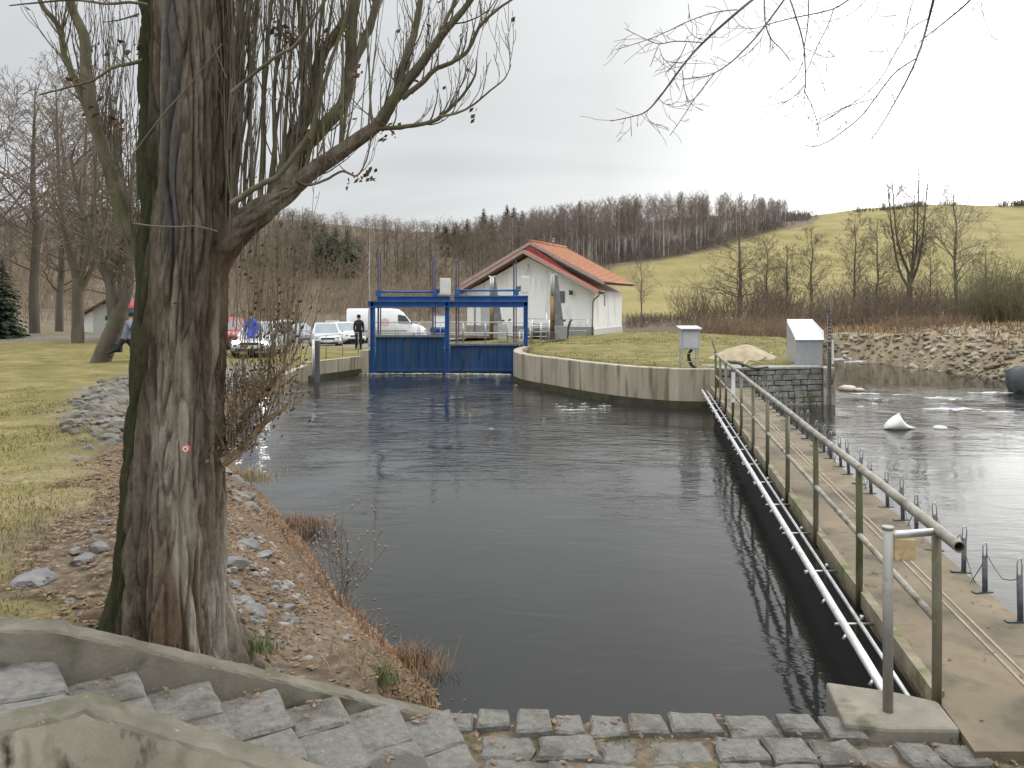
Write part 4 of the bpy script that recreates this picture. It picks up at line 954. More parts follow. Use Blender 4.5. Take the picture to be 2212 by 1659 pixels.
m_shoot = M('tan_shoot', (.14,.105,.06), (.25,.20,.13), 6, .8, 0)
def bp(pts, d0=0.0, d1=0.0, D=4.5):
    n = len(pts); return [at(x, y, D+d0+(d1-d0)*i/(n-1)) for i, (x, y) in enumerate(pts)]
def spline(P, k=4):
    Q = []
    for i in range(len(P)-1):
        p0, p1, p2, p3 = P[max(i-1,0)], P[i], P[i+1], P[min(i+2,len(P)-1)]
        for j in range(k):
            t = j/k; Q.append(.5*((2*p1)+(p2-p0)*t+(2*p0-5*p1+4*p2-p3)*t*t+(3*p1-p0-3*p2+p3)*t**3))
    Q.append(P[-1]); return Q
def limb(mb, P, r0, r1, n=10, gn=.0, seed=0):
    Q = spline(P, 5); m = len(Q); rr = [r0*(1-i/(m-1))**.8 + r1*(1-(1-i/(m-1))**.8) for i in range(m)]
    Q = [q + Vector((mnoise.noise((i*.7,seed,0)), mnoise.noise((i*.7,seed,5)), mnoise.noise((i*.7,seed,9))))*min(rr[i]*.35,.008) for i, q in enumerate(Q)]
    rr = [r*(1+.10*mnoise.noise((i*.9,seed,3))) for i, r in enumerate(rr)]
    mb.tube(Q, rr, n, cap=False); return Q, rr
tree = thing('big_tree', BASE, 'huge old tree with a deeply furrowed trunk beside the granite staircase', 'tree')
def trunk():
    ys = [-400,-60,0,200,400,500,600,700,800,900,1000,1100,1200,1300,1420,1500]
    xl = [318,304,302,303,300,297,292,290,285,279,272,266,262,262,268,272]
    xr = [480,490,492,495,497,500,492,488,485,484,484,484,485,486,490,492]
    D = 4.5; zs = np.array([EYE-(y-HY)/FPX*D for y in ys])[::-1]
    cxs = np.array([((a+b)/2-CX)/FPX*D for a, b in zip(xl, xr)])[::-1]; rs = np.array([(b-a)/2/FPX*D for a, b in zip(xl, xr)])[::-1]
    nz, nt_ = 620, 330; z = np.linspace(.12, 5.6, nz); vs = []; moss = []
    for i, zz in enumerate(z):
        cx = np.interp(zz, zs, cxs); r0 = np.interp(zz, zs, rs); hgt = max(zz-.45, 0)
        A = .40*math.exp(-hgt/.40)+.06*math.exp(-hgt/1.2); Bf = .10*math.exp(-hgt/.5); Cc = .13*math.exp(-hgt/.35)
        for k in range(nt_):
            th = 2*math.pi*k/nt_; c_, s_ = math.cos(th), math.sin(th)
            def lobe(t0, w):
                dd = (th-t0+math.pi)%(2*math.pi)-math.pi; return math.exp(-(dd/w)**2)
            tw = .25*zz
            r = r0*(.94) + A*lobe(R(148),.50) + Bf*lobe(R(285),.35) + Cc*lobe(R(20),.4) + .09*math.exp(-hgt/.45)*lobe(R(232),.22)
            r -= .034*lobe(R(256)+.05*math.sin(zz*1.3),.09)*(1.2-.1*zz) + .018*lobe(R(300)+.06*math.sin(zz*1.1+1),.07) + .022*lobe(R(215)+.05*math.sin(zz*1.7),.09)
            r += .016*math.sin(6*th+1.2*math.sin(zz*.9))
            # knob where the limb leaves, healed scar below it
            wv = .05*mnoise.noise((c_*2.5, s_*2.5, zz*2.2)); q = (c_*r0*10.5+wv, s_*r0*10.5+wv, zz*1.15)
            n1 = mnoise.noise(q); n2 = mnoise.noise((q[0]*2.1+5, q[1]*2.1, zz*2.6)); n3 = mnoise.noise((q[0]*5+9, q[1]*5, zz*6))
            rg1 = 1-min(1, abs(n1)*2.3); rg2 = 1-min(1, abs(n2)*2.2)
            fade = .75 + .25*math.cos(zz*2)
            r += -.052*rg1**3.6*fade - .030*rg2**3.0 + .006*n3 + .010*mnoise.noise((c_*22, s_*22, zz*7)) + .006*mnoise.noise((c_*48, s_*48, zz*22))
            vs.append((cx + c_*r, 4.5 + s_*r + .02*(zz-2), zz))
            left = smooth01((-c_*1.0 - .30 + .45*mnoise.noise((q[0]*.7,q[1]*.7,zz*.8+4)))/.45)
            scar = smooth01((mnoise.noise((th*2.2, zz*.55, 3.3))-.38)/.12)*(1-left)
            # smooth grey strip running down from the upper trunk
            gs = lobe(R(276)+.10*math.sin(zz*1.2), .20)*smooth01((zz-2.55)/.3)*.8
            moss.append((float(left)*.9, float(scar)*.8*(1 if zz < 3.6 else .7), float(gs), 1))
    fs = [(i*nt_+k, i*nt_+(k+1)%nt_, (i+1)*nt_+(k+1)%nt_, (i+1)*nt_+k) for i in range(nz-1) for k in range(nt_)]
    mb = MB(); mb.add(vs, fs, True); o = mb.build('trunk', m_bark, tree)
    a = o.data.color_attributes.new('moss', 'FLOAT_COLOR', 'POINT'); a.data.foreach_set('color', np.array(moss, np.float32).ravel()); return o
trunk_o = trunk()
mb = MB()      # surface roots running out into the bank
rgr = random.Random(3)
for a_, l_, r_ in ((150,.75,.085),(178,.5,.06),(118,.55,.06),(60,.6,.06),(20,.75,.075),(-18,.5,.05),(-50,.35,.05),(215,.4,.05)):
    P = []; aa_ = R(a_)
    for k in range(6):
        t = k/5; aa_ += rgr.gauss(0,.10); rr_ = .30+l_*t + (.22 if a_ in (150,178) else 0); x, y = -1.92+math.cos(aa_)*rr_, 4.5+math.sin(aa_)*rr_
        P.append(Vector((x, y, gz(x,y)+.05*(1-t)**2-.035-.04*t)))
    limb(mb, P, r_*.75, r_*.22, 9, seed=a_)
mb.build('roots', m_bark, tree)
mb = MB()      # crown far above the frame keeps the tree whole
rg = random.Random(5); tips = []
for k in range(9):
    a = k*2.4; twig(mb, (-1.92+.1*math.cos(a), 4.55+.1*math.sin(a), 4.9+.09*k), (math.cos(a)*.7, math.sin(a)*.7, .9), 2.4, .05, rg, 0, 2, .1, .12, 4, rmin=.003)
mb.tube([(-1.86,4.55,5.4),(-1.86,4.58,6.4),(-1.84,4.6,7.6)], [.24,.15,.05], 10); mb.build('upper_crown', m_branch, tree)
def barky(mb, P, r0, r1, seed, n=46, sub=16, amp=.020, flare=0.0):
    """a stout limb with furrowed bark modelled into its surface"""
    Q = spline([Vector(p) for p in P], sub); m = len(Q); rr = [lerp(r0, r1, (i/(m-1))**.85) + flare*math.exp(-i/(m*.16)) for i in range(m)]; vs = []; a = (Q[1]-Q[0]).orthogonal().normalized(); ln = 0
    for i in range(m):
        d = (Q[min(i+1,m-1)]-Q[max(i-1,0)]).normalized(); a = (a-d*a.dot(d)).normalized(); b = d.cross(a); ln += (Q[i]-Q[i-1]).length if i else 0
        for k in range(n):
            t = 2*math.pi*k/n; c_, s_ = math.cos(t), math.sin(t); f = 9*rr[i]+.35
            n1 = mnoise.noise((c_*f+seed, s_*f, ln*3.2)); n2 = mnoise.noise((c_*f*2.3, s_*f*2.3+seed, ln*7)); n3 = mnoise.noise((c_*1.3, s_*1.3+seed, ln*2.5))
            r = rr[i]*(1+.14*n3) - amp*min(1,rr[i]/.06)*((1-min(1,abs(n1)*2.3))**3 + .5*(1-min(1,abs(n2)*2.2))**3)
            vs.append(Q[i]+(a*c_+b*s_)*r)
    mb.add(vs, [(i*n+k,i*n+(k+1)%n,(i+1)*n+(k+1)%n,(i+1)*n+k) for i in range(m-1) for k in range(n)], True)
    return Q, rr
def sprinkle(mb, Q, rr, rg, count, ln, up=.25, t0=.1, t1=1.0, maxlev=1, spread=.6, kids=3, tips=None, rmax=.006, wob=.13):
    for k in range(count):
        t = t0+(t1-t0)*rg.random(); i = min(int(t*(len(Q)-1)), len(Q)-2); p = Q[i]; d = (Q[i+1]-Q[i]).normalized()
        nd = (d*.6 + Vector((rg.gauss(0,spread), rg.gauss(0,spread), rg.gauss(.4,spread))))
        twig(mb, p, nd, ln*rg.uniform(.5,1.2), min(rmax, rr[i]*.6), rg, 0, maxlev, up, wob, kids, (18,45), (.35,.65), 6, .0017, tips)
rg = random.Random(21); tips = []
big = MB(); tw = MB()
# the right limb and its forks
lb_ = MB(); Q0, R0 = barky(lb_, bp([(415,640),(450,580),(490,522),(530,482),(580,445),(628,410),(660,386)], .06, -.05), .115, .046, 1, flare=.10)
Q1, R1 = barky(lb_, bp([(640,400),(680,365),(740,325),(800,282),(826,258)], -.05, -.12), .048, .036, 2, 30, 10, .010)
Q2, R2 = limb(big, bp([(820,268),(858,205),(905,145),(952,80),(1010,10),(1050,-50)], -.12, -.2), .036, .009, 9, seed=3)
Q3, R3 = limb(big, bp([(826,262),(860,195),(868,150),(890,90),(905,20),(912,-40)], -.12, -.05), .030, .013, 9, seed=4)
Q4, R4 = limb(big, bp([(868,212),(910,180),(940,150),(975,135),(1010,110),(1035,60),(1075,20),(1120,-10)], -.14, -.25), .016, .005, 7, seed=5)
Q5, R5 = limb(big, bp([(628,410),(640,340),(690,285),(740,225),(757,150),(758,80),(765,0),(770,-50)], -.05, .05), .042, .026, 12, seed=6)
Q6, R6 = limb(big, bp([(600,425),(622,340),(660,250),(680,190),(690,130),(735,60),(765,10),(780,-40)], .0, .1), .042, .020, 11, seed=7)
Q7, R7 = limb(big, bp([(757,150),(790,80),(810,20),(815,-40)], .0, .05), .026, .018, 9, seed=8)
Q8, R8 = limb(big, bp([(952,80),(965,40),(985,0),(990,-40)], -.2, -.15), .012, .007, 7, seed=9)
Q9, R9 = limb(big, bp([(800,280),(880,273),(935,262),(960,245),(1000,205),(1025,165),(1030,130)], -.12, -.3), .014, .003, 6, seed=10)
Qa, Ra = limb(big, bp([(950,252),(985,245),(1020,228),(1060,195),(1090,170),(1104,140)], -.25, -.35), .008, .002, 5, seed=11)
Qb, Rb = limb(big, bp([(640,390),(665,400),(705,388),(740,370),(770,380),(790,350),(800,310),(803,285)], -.1, -.2), .009, .002, 5, seed=12)
Qc, Rc = limb(big, bp([(500,440),(560,400),(600,380),(640,330),(668,290)], -.2, -.25), .018, .012, 7, seed=13)
Qd, Rd = limb(big, bp([(668,300),(690,220),(715,130),(740,60),(760,-20)], -.25, -.2), .012, .006, 6, seed=14)
for Q, Rr, cnt, ln in ((Q2,R2,26,.38),(Q3,R3,16,.32),(Q4,R4,15,.30),(Q5,R5,22,.42),(Q6,R6,22,.42),(Q1,R1,14,.40),(Q7,R7,9,.32),(Q9,R9,13,.30),(Qa,Ra,9,.26),(Qb,Rb,8,.22),(Q8,R8,9,.25)):
    sprinkle(tw, Q, Rr, rg, cnt, ln, .30, .1, 1, 1, .40, 3, tips)
# upright water shoots between trunk and limb
carr = [(Q0,R0),(Q0,R0),(Q0,R0),(Q1,R1),(Q5,R5),(Q6,R6),(Qc,Rc)]
for k in range(108):
    if rg.random() < .42:
        x = rg.uniform(486,505); p = at(x, rg.uniform(250,520), 4.48+rg.uniform(-.12,.22)); r = rg.choice((.004,.006,.008,.011))
    else:
        Q, Rr = rg.choice(carr); i = int(rg.uniform(.28 if Q is Q0 else 0,1 if Q is not Q5 else .5)*(len(Q)-1)); p = Q[i]+Vector((0,rg.uniform(-.6,.6),.5))*Rr[i]; r = min(Rr[i]*.3, rg.choice((.0035,.004,.005,.006,.008,.0115)))
    twig(tw if r < .011 else big, p, (rg.gauss(.07,.09), rg.gauss(0,.10), 1), rg.uniform(.9,2.0), r, rg, 0, 1, .30, .06, 3, (8,26), (.3,.6), 8, .0018, tips, .25)
for x0, y0, x1, y1, r in ((512,490,518,-40,.019),(540,470,533,-40,.013),(560,455,590,-40,.016),(528,480,560,-30,.011),(585,440,612,-40,.015),(610,420,640,-40,.012),(505,480,505,-40,.012),(655,375,655,-40,.013)):
    dd = rg.uniform(-.06,.04); mid = [(lerp(x0,x1,t)+rg.uniform(-7,7), lerp(y0,y1,t)) for t in (.25,.5,.75)]
    Q, Rr = limb(big, bp([(x0,y0)]+mid+[(x1,y1)], dd, dd*1.2), r, r*.55, 8, seed=x0); sprinkle(tw, Q, Rr, rg, 10, .45, .4, .05, 1, 1, .25, 3, tips)
# a dark dead branch crossing the shoots
Qx, Rx = limb(big, bp([(500,200),(560,150),(600,120),(640,95),(690,20),(720,-30)], -.3, -.35), .010, .007, 6, seed=30)
# left limb and its twigs
Ql, Rl = limb(big, bp([(318,600),(296,540),(268,470),(246,395),(222,320),(200,240),(186,160),(182,80),(160,30),(140,-40)], .05, .1), .048, .020, 11, seed=40)
Qm, Rm = limb(big, bp([(222,320),(190,240),(165,180),(140,120),(128,60),(90,10),(80,-30)], .08, .15), .026, .010, 8, seed=41)
Qn, Rn = limb(big, bp([(290,560),(270,430),(235,330),(205,270)], .2, .3), .022, .012, 7, seed=42)
Qo, Ro = limb(big, bp([(310,130),(280,138),(245,145),(215,165),(190,178),(150,188),(85,205)], -.2, -.1), .011, .004, 6, seed=43)
Qp, Rp = limb(big, bp([(320,10),(280,5),(230,8),(160,0),(80,6),(20,12)], -.2, -.3), .009, .003, 6, seed=44)
Qq, Rq = limb(big, bp([(300,30),(262,42),(225,48)], -.2, -.2), .006, .002, 5, seed=45)
for Q, Rr, cnt, ln in ((Ql,Rl,34,.50),(Qm,Rm,20,.42),(Qn,Rn,14,.5),(Qo,Ro,8,.25),(Qp,Rp,6,.2)):
    sprinkle(tw, Q, Rr, rg, cnt, ln, .26, .08, 1, 1, .32, 3, tips)
for k in range(26):
    x = rg.uniform(205,300); p = at(x, rg.uniform(330,560), 4.6+rg.uniform(-.1,.4)); twig(tw, p, (rg.gauss(-.06,.10), rg.gauss(0,.1), 1), rg.uniform(.7,1.5), rg.choice((.003,.004,.006)), rg, 0, 1, .25, .07, 3, (10,30), (.3,.6), 7, .0018, tips, .25)
# two pale bare twigs lying across the trunk
tw.tube(spline(bp([(287,482),(330,488),(380,490),(425,489),(470,500)], -.36, -.33)), .0042, 5, cap=False)
tw.tube(spline(bp([(290,330),(350,250),(400,195),(440,145),(480,95)], -.40, -.42)), .0036, 5, cap=False)
tw.tube(spline(bp([(448,60),(470,120),(490,170)], -.38, -.36)), .0026, 4, cap=False)
lb_.build('main_limb', m_bark, tree); big.build('limb', m_branch, tree); tw.build('twigs', m_twig, tree)
lf = MB()
for p, d, l in rg.sample(tips, min(len(tips), 210)):
    if rg.random() < .5: leaf(lf, p, rg.uniform(.02,.045), rg)
for (x, y, n_) in ((828,292,6),(790,383,14),(760,388,8),(845,285,7),(655,300,22),(700,350,14),(640,85,26),(700,90,18),(590,60,10),(745,60,8),(895,175,10),(1015,250,4),(770,150,8),(730,340,10),(620,80,18),(165,175,8),(280,108,10),(260,270,12),(205,240,12)):
    for k in range(n_): leaf(lf, at(x+rg.gauss(0,7), y+rg.gauss(0,9), 4.4+rg.gauss(0,.05)), rg.uniform(.025,.05), rg)
lf.build('dead_leaves', m_deadleaf, tree)
# brushy shoots growing from the foot of the trunk over the water, still carrying brown leaves
sh = MB(); sl = MB(); tips = []
p0 = at(492, 985, 4.5)
Qs, Rs = limb(sh, bp([(478,1000),(505,985),(540,950),(580,905),(620,880)], -.05, .1), .030, .007, 8, seed=60)
Qt, Rt = limb(sh, bp([(478,990),(510,930),(560,860),(610,800),(650,770)], .0, .2), .018, .005, 7, seed=61)
for k in range(85):
    Q = Qs if rg.random() < .6 else Qt; i = rg.randrange(len(Q)); p = Q[i]+Vector((rg.gauss(0,.02),rg.gauss(0,.06),rg.gauss(0,.02)))
    twig(sh, p, (rg.gauss(.16,.22), rg.gauss(0,.22), 1), rg.uniform(.25,.75), rg.choice((.003,.004,.006)), rg, 0, 1, .22, .12, 3, (15,45), (.35,.65), 6, .0016, tips)
for k in range(26):
    x = rg.uniform(500,650); p = at(x, rg.uniform(690,800), 4.55+rg.uniform(-.1,.3)); twig(sh, p, (rg.gauss(.02,.12), 0, 1), rg.uniform(.4,.85), .0032, rg, 0, 1, .3, .08, 3, (10,30), (.3,.6), 7, .0016, tips)
for p, d, l in tips:
    for k in range(rg.choice((0,1,1,2))): leaf(sl, p - d*rg.uniform(0,.12)+Vector((rg.gauss(0,.012),rg.gauss(0,.012),rg.gauss(0,.012))), rg.uniform(.018,.036), rg)
for k in range(560):
    i = rg.randrange(len(Qs)); q = Qs[i]; hh = abs(rg.gauss(0,.16)); p = Vector((q.x+rg.gauss(.02,.08), q.y+rg.gauss(0,.10), q.z+.02+hh)); leaf(sl, p, rg.uniform(.018,.036), rg)
sh.build('foot_shoots', m_shoot, tree); sl.build('shoot_leaves', m_deadleaf, tree)
# small red and white marker nailed to the trunk
p = at(402, 969, 4.135); mb = MB(); mb.cyl(p, p+Vector((0,-.008,0)), .0215, 24); mk = mb.build('trail_marker', M('marker_red', (.50,.10,.07), (.58,.14,.10), 20, .6, 0), tree)
mb = MB(); mb.cyl(p+Vector((0,-.0082,0)), p+Vector((0,-.0095,0)), .0150, 24); ring = mb.build('white_disc', M('marker_white', (.62,.58,.52), (.72,.68,.62), 20, .6, 0), mk)
mb = MB(); mb.cyl(p+Vector((0,-.0097,0)), p+Vector((0,-.011,0)), .006, 16); mb.build('red_dot', m_redmetal, mk)

# ------------------------------------------------------------------ twigs hanging in from the tree on the right
m_hang = M('hanging_twig', (.085,.072,.058), (.14,.12,.098), 6, .85, 0)
hz = lambda x, y: ((1500+x/2.087)*.864, y/2.087*.864)
ht = thing('overhanging_tree', (6.3,1.2,gz(6.3,1.2)), 'bare tree whose thin drooping twigs hang into the sky at upper right', 'tree')
mb = MB(); g0 = gz(6.3,1.2)
limb(mb, [Vector((6.3,1.2,g0-.3)), Vector((6.2,1.3,2.0)), Vector((5.9,1.5,4.2)), Vector((5.4,1.9,6.2)), Vector((5.1,2.2,8.5))], .20, .07, 12, seed=70); mb.build('trunk', m_branch, ht)
hb = MB(); Dh = 3.5; tops = []
def hang(P, r0, r1=.0016, d=0.0, main=False):
    Q = spline([at(*hz(x, y), Dh+d+.25*mnoise.noise((x*.004,y*.004,d))) for x, y in P], 4); m = len(Q)
    r0 *= .78; hb.tube(Q, [r0+(r1-r0)*i/(m-1) for i in range(m)], 5, cap=False)
    if main: tops.append((Q[0], r0))
    rgx = random.Random(int(P[0][0]*7+P[0][1]))
    for i in range(2, m-1):            # buds and short spurs
        if rgx.random() < .55: twig(hb, Q[i], (Q[i+1]-Q[i]).normalized()+Vector((rgx.gauss(0,.7),rgx.gauss(0,.5),rgx.gauss(0,.7))), rgx.uniform(.03,.17), .0014, rgx, 0, 1 if rgx.random() < .3 else 0, .0, .16, 2, n=4, rmin=.0010)
hang([(820,-20),(715,65),(535,225),(430,345),(305,515),(235,585),(160,610),(55,632)], .0085, .0018, 0, True)
hang([(715,50),(625,60),(545,80),(440,120),(360,160),(240,210),(80,260)], .0032)
hang([(535,222),(400,215),(310,228),(240,205),(130,150)], .0032)
hang([(450,225),(410,310),(350,375)], .0022); hang([(310,230),(290,275),(263,347)], .002); hang([(310,250),(340,315),(430,330)], .0016)
hang([(625,60),(585,130),(550,190)], .0018); hang([(430,365),(440,460),(462,538)], .002); hang([(305,515),(340,543),(370,543)], .0018)
hang([(235,590),(265,640),(315,655)], .0018); hang([(160,612),(165,712)], .0016); hang([(460,20),(470,100)], .0016); hang([(440,120),(480,180),(535,210)], .0014)
hang([(975,-20),(865,130),(800,210),(690,320),(600,380),(540,400),(430,412)], .0058, .0016, .15, True)
hang([(600,380),(490,520),(440,600),(365,707)], .0030, .0016, .15)
hang([(860,-20),(858,60),(870,150),(900,210),(950,260),(995,322)], .0046, .002, .15, True)
hang([(865,130),(800,150),(740,140),(690,85)], .002, .0014, .15); hang([(860,150),(830,220),(780,275)], .0016, .0012, .15)
hang([(1310,-10),(1220,45),(1100,75),(1000,95),(865,130)], .0046, .0022, .2, True)
hang([(1220,45),(1190,130),(1130,250),(1080,370)], .0032, .0016, .2)
hang([(985,-20),(1020,80),(1060,220),(1070,330),(1072,440),(1070,480),(1110,560),(1150,700)], .0046, .0014, -.1, True)
hang([(1072,440),(1000,515),(930,540)], .0022, .0014, -.1); hang([(1060,320),(1030,390),(990,430)], .002, .0014, -.1)
hang([(1090,-20),(1085,120),(1065,250)], .0036, .002, -.1, True); hang([(1065,250),(1150,290),(1190,300),(1230,290)], .0018, .0014, -.1); hang([(1110,320),(1150,400),(1178,500)], .0014, .0012, -.1)
hang([(1745,-20),(1715,100),(1685,210),(1650,310),(1600,420),(1540,530),(1470,650),(1410,733)], .0078, .0016, -.2, True)
hang([(1650,305),(1540,380),(1430,520),(1360,610),(1220,720),(1130,762),(1075,758)], .0040, .0016, -.2)
hang([(1430,515),(1310,550),(1220,600),(1120,655)], .0022, .0014, -.2)
hang([(1715,95),(1630,145),(1560,245),(1490,370),(1435,445),(1310,545),(1120,628)], .0030, .0014, -.2)
hang([(1560,250),(1480,268),(1405,268)], .0018, .0014, -.2); hang([(1490,445),(1520,480),(1540,530)], .0016, .0012, -.2); hang([(1610,420),(1710,450)], .0014, .0012, -.2)
hang([(1950,-20),(1890,40),(1780,130),(1690,200),(1640,245)], .0062, .0016, .1, True)
hang([(1985,-20),(2000,80),(2040,180),(2075,212)], .0024, .0013, .1, True); hang([(1645,-20),(1620,45),(1600,140),(1580,200)], .0026, .0013, .0, True)
hang([(1460,-20),(1440,60),(1400,105)], .0018, .0013, .1, True); hang([(1830,50),(1640,70),(1540,80),(1450,85)], .0016, .0012, .1); hang([(1400,-20),(1320,65),(1200,110),(1090,115)], .0024, .0013, .2, True)
hang([(1980,-20),(1960,40),(1920,50),(1860,30)], .0018, .0013, .1, True)
# limbs above the frame that carry them
La = [Vector((5.75,1.6,4.6)), Vector((4.2,2.4,5.0)), Vector((2.6,3.1,4.5)), Vector((1.3,3.6,4.45))]
Qh, Rh = limb(hb, La, .075, .012, 9, seed=71)
for p, r in tops:
    q = min(Qh, key=lambda a: (a-p).length + (0 if a.x > p.x-.1 else .4)); m_ = p.lerp(q, .5)+Vector((0,0,.08)); hb.tube(spline([q, m_, p], 4), [r*1.5]*4+[r*1.2]*4+[r], 5, cap=False)
hb.build('branches', m_hang, ht)

# ------------------------------------------------------------------ prototypes of the trees farther away
m_barkfar = M('grey_brown_bark', (.085,.070,.054), (.15,.126,.098), 2, .9, .2, (1,1,.3), spots=((.085,.09,.04), 1.5, .58))
m_twigfar = M('brown_twigs', (.125,.098,.07), (.21,.165,.118), .7, .95, 0, rand=.25)
m_twigred = M('reddish_twigs', (.185,.142,.122), (.285,.222,.192), .7, .95, 0, rand=.2)
m_birchbark = M('birch_bark', (.34,.32,.29), (.55,.52,.48), 2.5, .8, .1, (1,1,1.5), spots=((.07,.06,.055), 3, .62, (1,1,2.5)), rand=.35)
m_needles = M('dark_needles', (.016,.030,.014), (.038,.062,.028), 2.2, .9, 0, rand=.3)
m_needles2 = M('green_needles', (.055,.090,.032), (.105,.145,.06), 2.0, .9, 0, rand=.25)
SRC = {}
def proto_tree(key, H, mt, mc, seed, style):
    rg = random.Random(seed); t = MB(); c = MB(); rm = {'alder':.0007,'oak':.0007,'slim':.0007,'fork':.0007}.get(style,.0009)*H
    tr = {'alder':.020,'fork':.017,'slim':.014,'birch':.0095,'wood':.014,'oak':.019,'sapling':.008}[style]*H
    def crown(p, d, ln, r, kids, lev, up, wob=.14, ang=(25,60)):
        twig(c, p, d, ln, r, rg, 0, lev, up, wob, kids, ang, (.4,.7), 4, rm)
    if style == 'alder':
        P = [Vector((mnoise.noise((k*.8,seed,0))*.03*H, mnoise.noise((k*.8,seed,4))*.03*H, H*.97*k/7)) for k in range(8)]; Q, Rr = limb(t, P, tr, tr*.15, 7, seed=seed)
        for k in range(46):
            f = .15+.83*k/46; i = int(f*(len(Q)-1)); a = rg.uniform(0,2*math.pi); crown(Q[i], (math.cos(a), math.sin(a), rg.uniform(.1,.6)), H*.36*(1.1-f)*rg.uniform(.7,1.2)+.06*H, tr*.30*(1.15-f), 5, 3, .06)
    elif style == 'fork':
        P = [Vector((0,0,H*.30*k/3)) for k in range(4)]; Q, Rr = limb(t, P, tr*1.2, tr, 8, seed=seed)
        for j in range(5):
            a = j*2*math.pi/5+rg.uniform(-.3,.3); sp = rg.uniform(.05,.14)*H; z0 = H*rg.uniform(.12,.30)
            P = [Vector((math.cos(a)*sp*s, math.sin(a)*sp*s, z0+(H*rg.uniform(.85,1)-z0)*f)) for f, s in ((0,0),(.2,.55),(.5,.9),(1,1.15))]
            Q, Rr = limb(t, P, tr*.62, tr*.12, 6, seed=seed+j)
            for k in range(18):
                f = .25+.74*k/18; i = int(f*(len(Q)-1)); a2 = rg.uniform(0,2*math.pi); crown(Q[i], (math.cos(a2)*.8, math.sin(a2)*.8, .8), H*.16*rg.uniform(.6,1.2), tr*.15, 4, 3, .12)
    elif style in ('slim','wood','oak','birch','sapling'):
        lean = rg.uniform(-.03,.03)*H
        P = [Vector((lean*k/7+mnoise.noise((k*.9,seed,0))*.015*H, mnoise.noise((k*.9,seed,4))*.015*H, H*.98*k/7)) for k in range(8)]; Q, Rr = limb(t, P, tr, tr*.03, 6, seed=seed)
        nb, f0, ln0, up = {'slim':(40,.18,.25,.12),'wood':(24,.25,.34,.10),'oak':(32,.26,.42,.05),'birch':(26,.36,.20,.14),'sapling':(16,.30,.24,.16)}[style]
        for k in range(nb):
            f = f0+(.97-f0)*k/nb; i = int(f*(len(Q)-1)); a = rg.uniform(0,2*math.pi); sh_ = 1-abs((f-f0)/(1-f0)-.25)*.9
            crown(Q[i], (math.cos(a), math.sin(a), rg.uniform(.4,1.1)), H*ln0*max(.25,sh_)*rg.uniform(.7,1.2), tr*.34*(1.1-f), 5 if style in ('slim','oak','birch') else 4, 1 if style == 'sapling' else 3 if style in ('oak','slim') else 2, up)
    o = thing('bare_tree', (0,0,0), 'x', 'tree'); t.build('trunk', mt, o); c.build('crown', mc, o); SRC[key] = o; return o
def proto_conifer(key, H, mat, seed):
    rg = random.Random(seed); t = MB(); t.tube([(0,0,-.3),(0,0,H*.5),(0,0,H)], [H*.018,H*.011,H*.002], 6); c = MB()
    nw = 30
    for k in range(nw):
        f = .05+.94*k/nw; z = H*f; rad = H*.21*(1-f)**.8+.025*H; nb = 11 if f < .7 else 8
        for j in range(nb):
            a = 2*math.pi*(j+rg.random()*.8)/nb; r = rad*rg.uniform(.6,1.15); dr = -.30*r*rg.uniform(.5,1.4); lift = rg.uniform(0,.08)*H*.4
            d = Vector((math.cos(a), math.sin(a), 0)); s = Vector((-d.y, d.x, 0)); b = Vector((0,0,z+lift))
            pts = []
            for m_ in range(6):
                g0 = .12+.88*m_/5; q = b+d*r*g0+Vector((0,0,dr*g0*g0)); wd = r*.34*(1.08-g0*.8)*rg.uniform(.6,1.2)
                pts.append((q, q+s*wd+d*r*.06+Vector((0,0,-.10*r*rg.random())), q-s*wd+d*r*.06+Vector((0,0,-.10*r*rg.random()))))
            for m_ in range(5):
                (q0,l0,r0_),(q1,l1,r1_) = pts[m_], pts[m_+1]
                c.add([q0, l0, q1, r0_, q0+Vector((0,0,-.07*r)), q1+Vector((0,0,-.10*r))], [(0,1,2),(0,2,3),(4,1,5),(4,5,3)])
    o = thing('conifer', (0,0,0), 'x', 'tree'); t.build('trunk', m_barkfar, o); c.build('crown', mat, o); SRC[key] = o; return o
def proto_bush(key, mt, seed, n=16, H=1.6):
    rg = random.Random(seed); c = MB()
    for k in range(n):
        a = rg.uniform(0,2*math.pi); twig(c, (rg.gauss(0,.12),rg.gauss(0,.12),-.05), (math.cos(a)*.5, math.sin(a)*.5, 1), H*rg.uniform(.6,1.1), .009, rg, 0, 2, .06, .15, 3, (15,45), (.4,.7), 4, .005)
    o = c.build('shrub', mt, base=(0,0,0)); SRC[key] = o; return o
protos = [('alder_a',8,m_barkfar,m_twigfar,1,'alder'),('alder_b',8,m_barkfar,m_twigfar,2,'alder'),('fork',12,m_barkfar,m_twigfar,3,'fork'),('slim_a',9,m_barkfar,m_twigfar,4,'slim'),('slim_b',9,m_barkfar,m_twigfar,5,'slim'),
  ('oak',9,m_barkfar,m_twigred,6,'oak'),('birch_a',12,m_birchbark,m_twigred,7,'birch'),('birch_b',12,m_birchbark,m_twigred,8,'birch'),('birch_c',12,m_birchbark,m_twigred,9,'birch'),
  ('wood_a',9,m_barkfar,m_twigfar,10,'wood'),('wood_b',9,m_barkfar,m_twigfar,11,'wood'),('wood_c',9,m_barkfar,m_twigred,12,'wood'),('sapling',6,m_birchbark,m_shoot,13,'sapling')]
for a in protos: proto_tree(*a)
PH = {a[0]: a[1] for a in protos}
proto_conifer('spruce', 10, m_needles, 14); proto_conifer('pine', 10, m_needles2, 15); PH['spruce'] = PH['pine'] = 10
used = set()
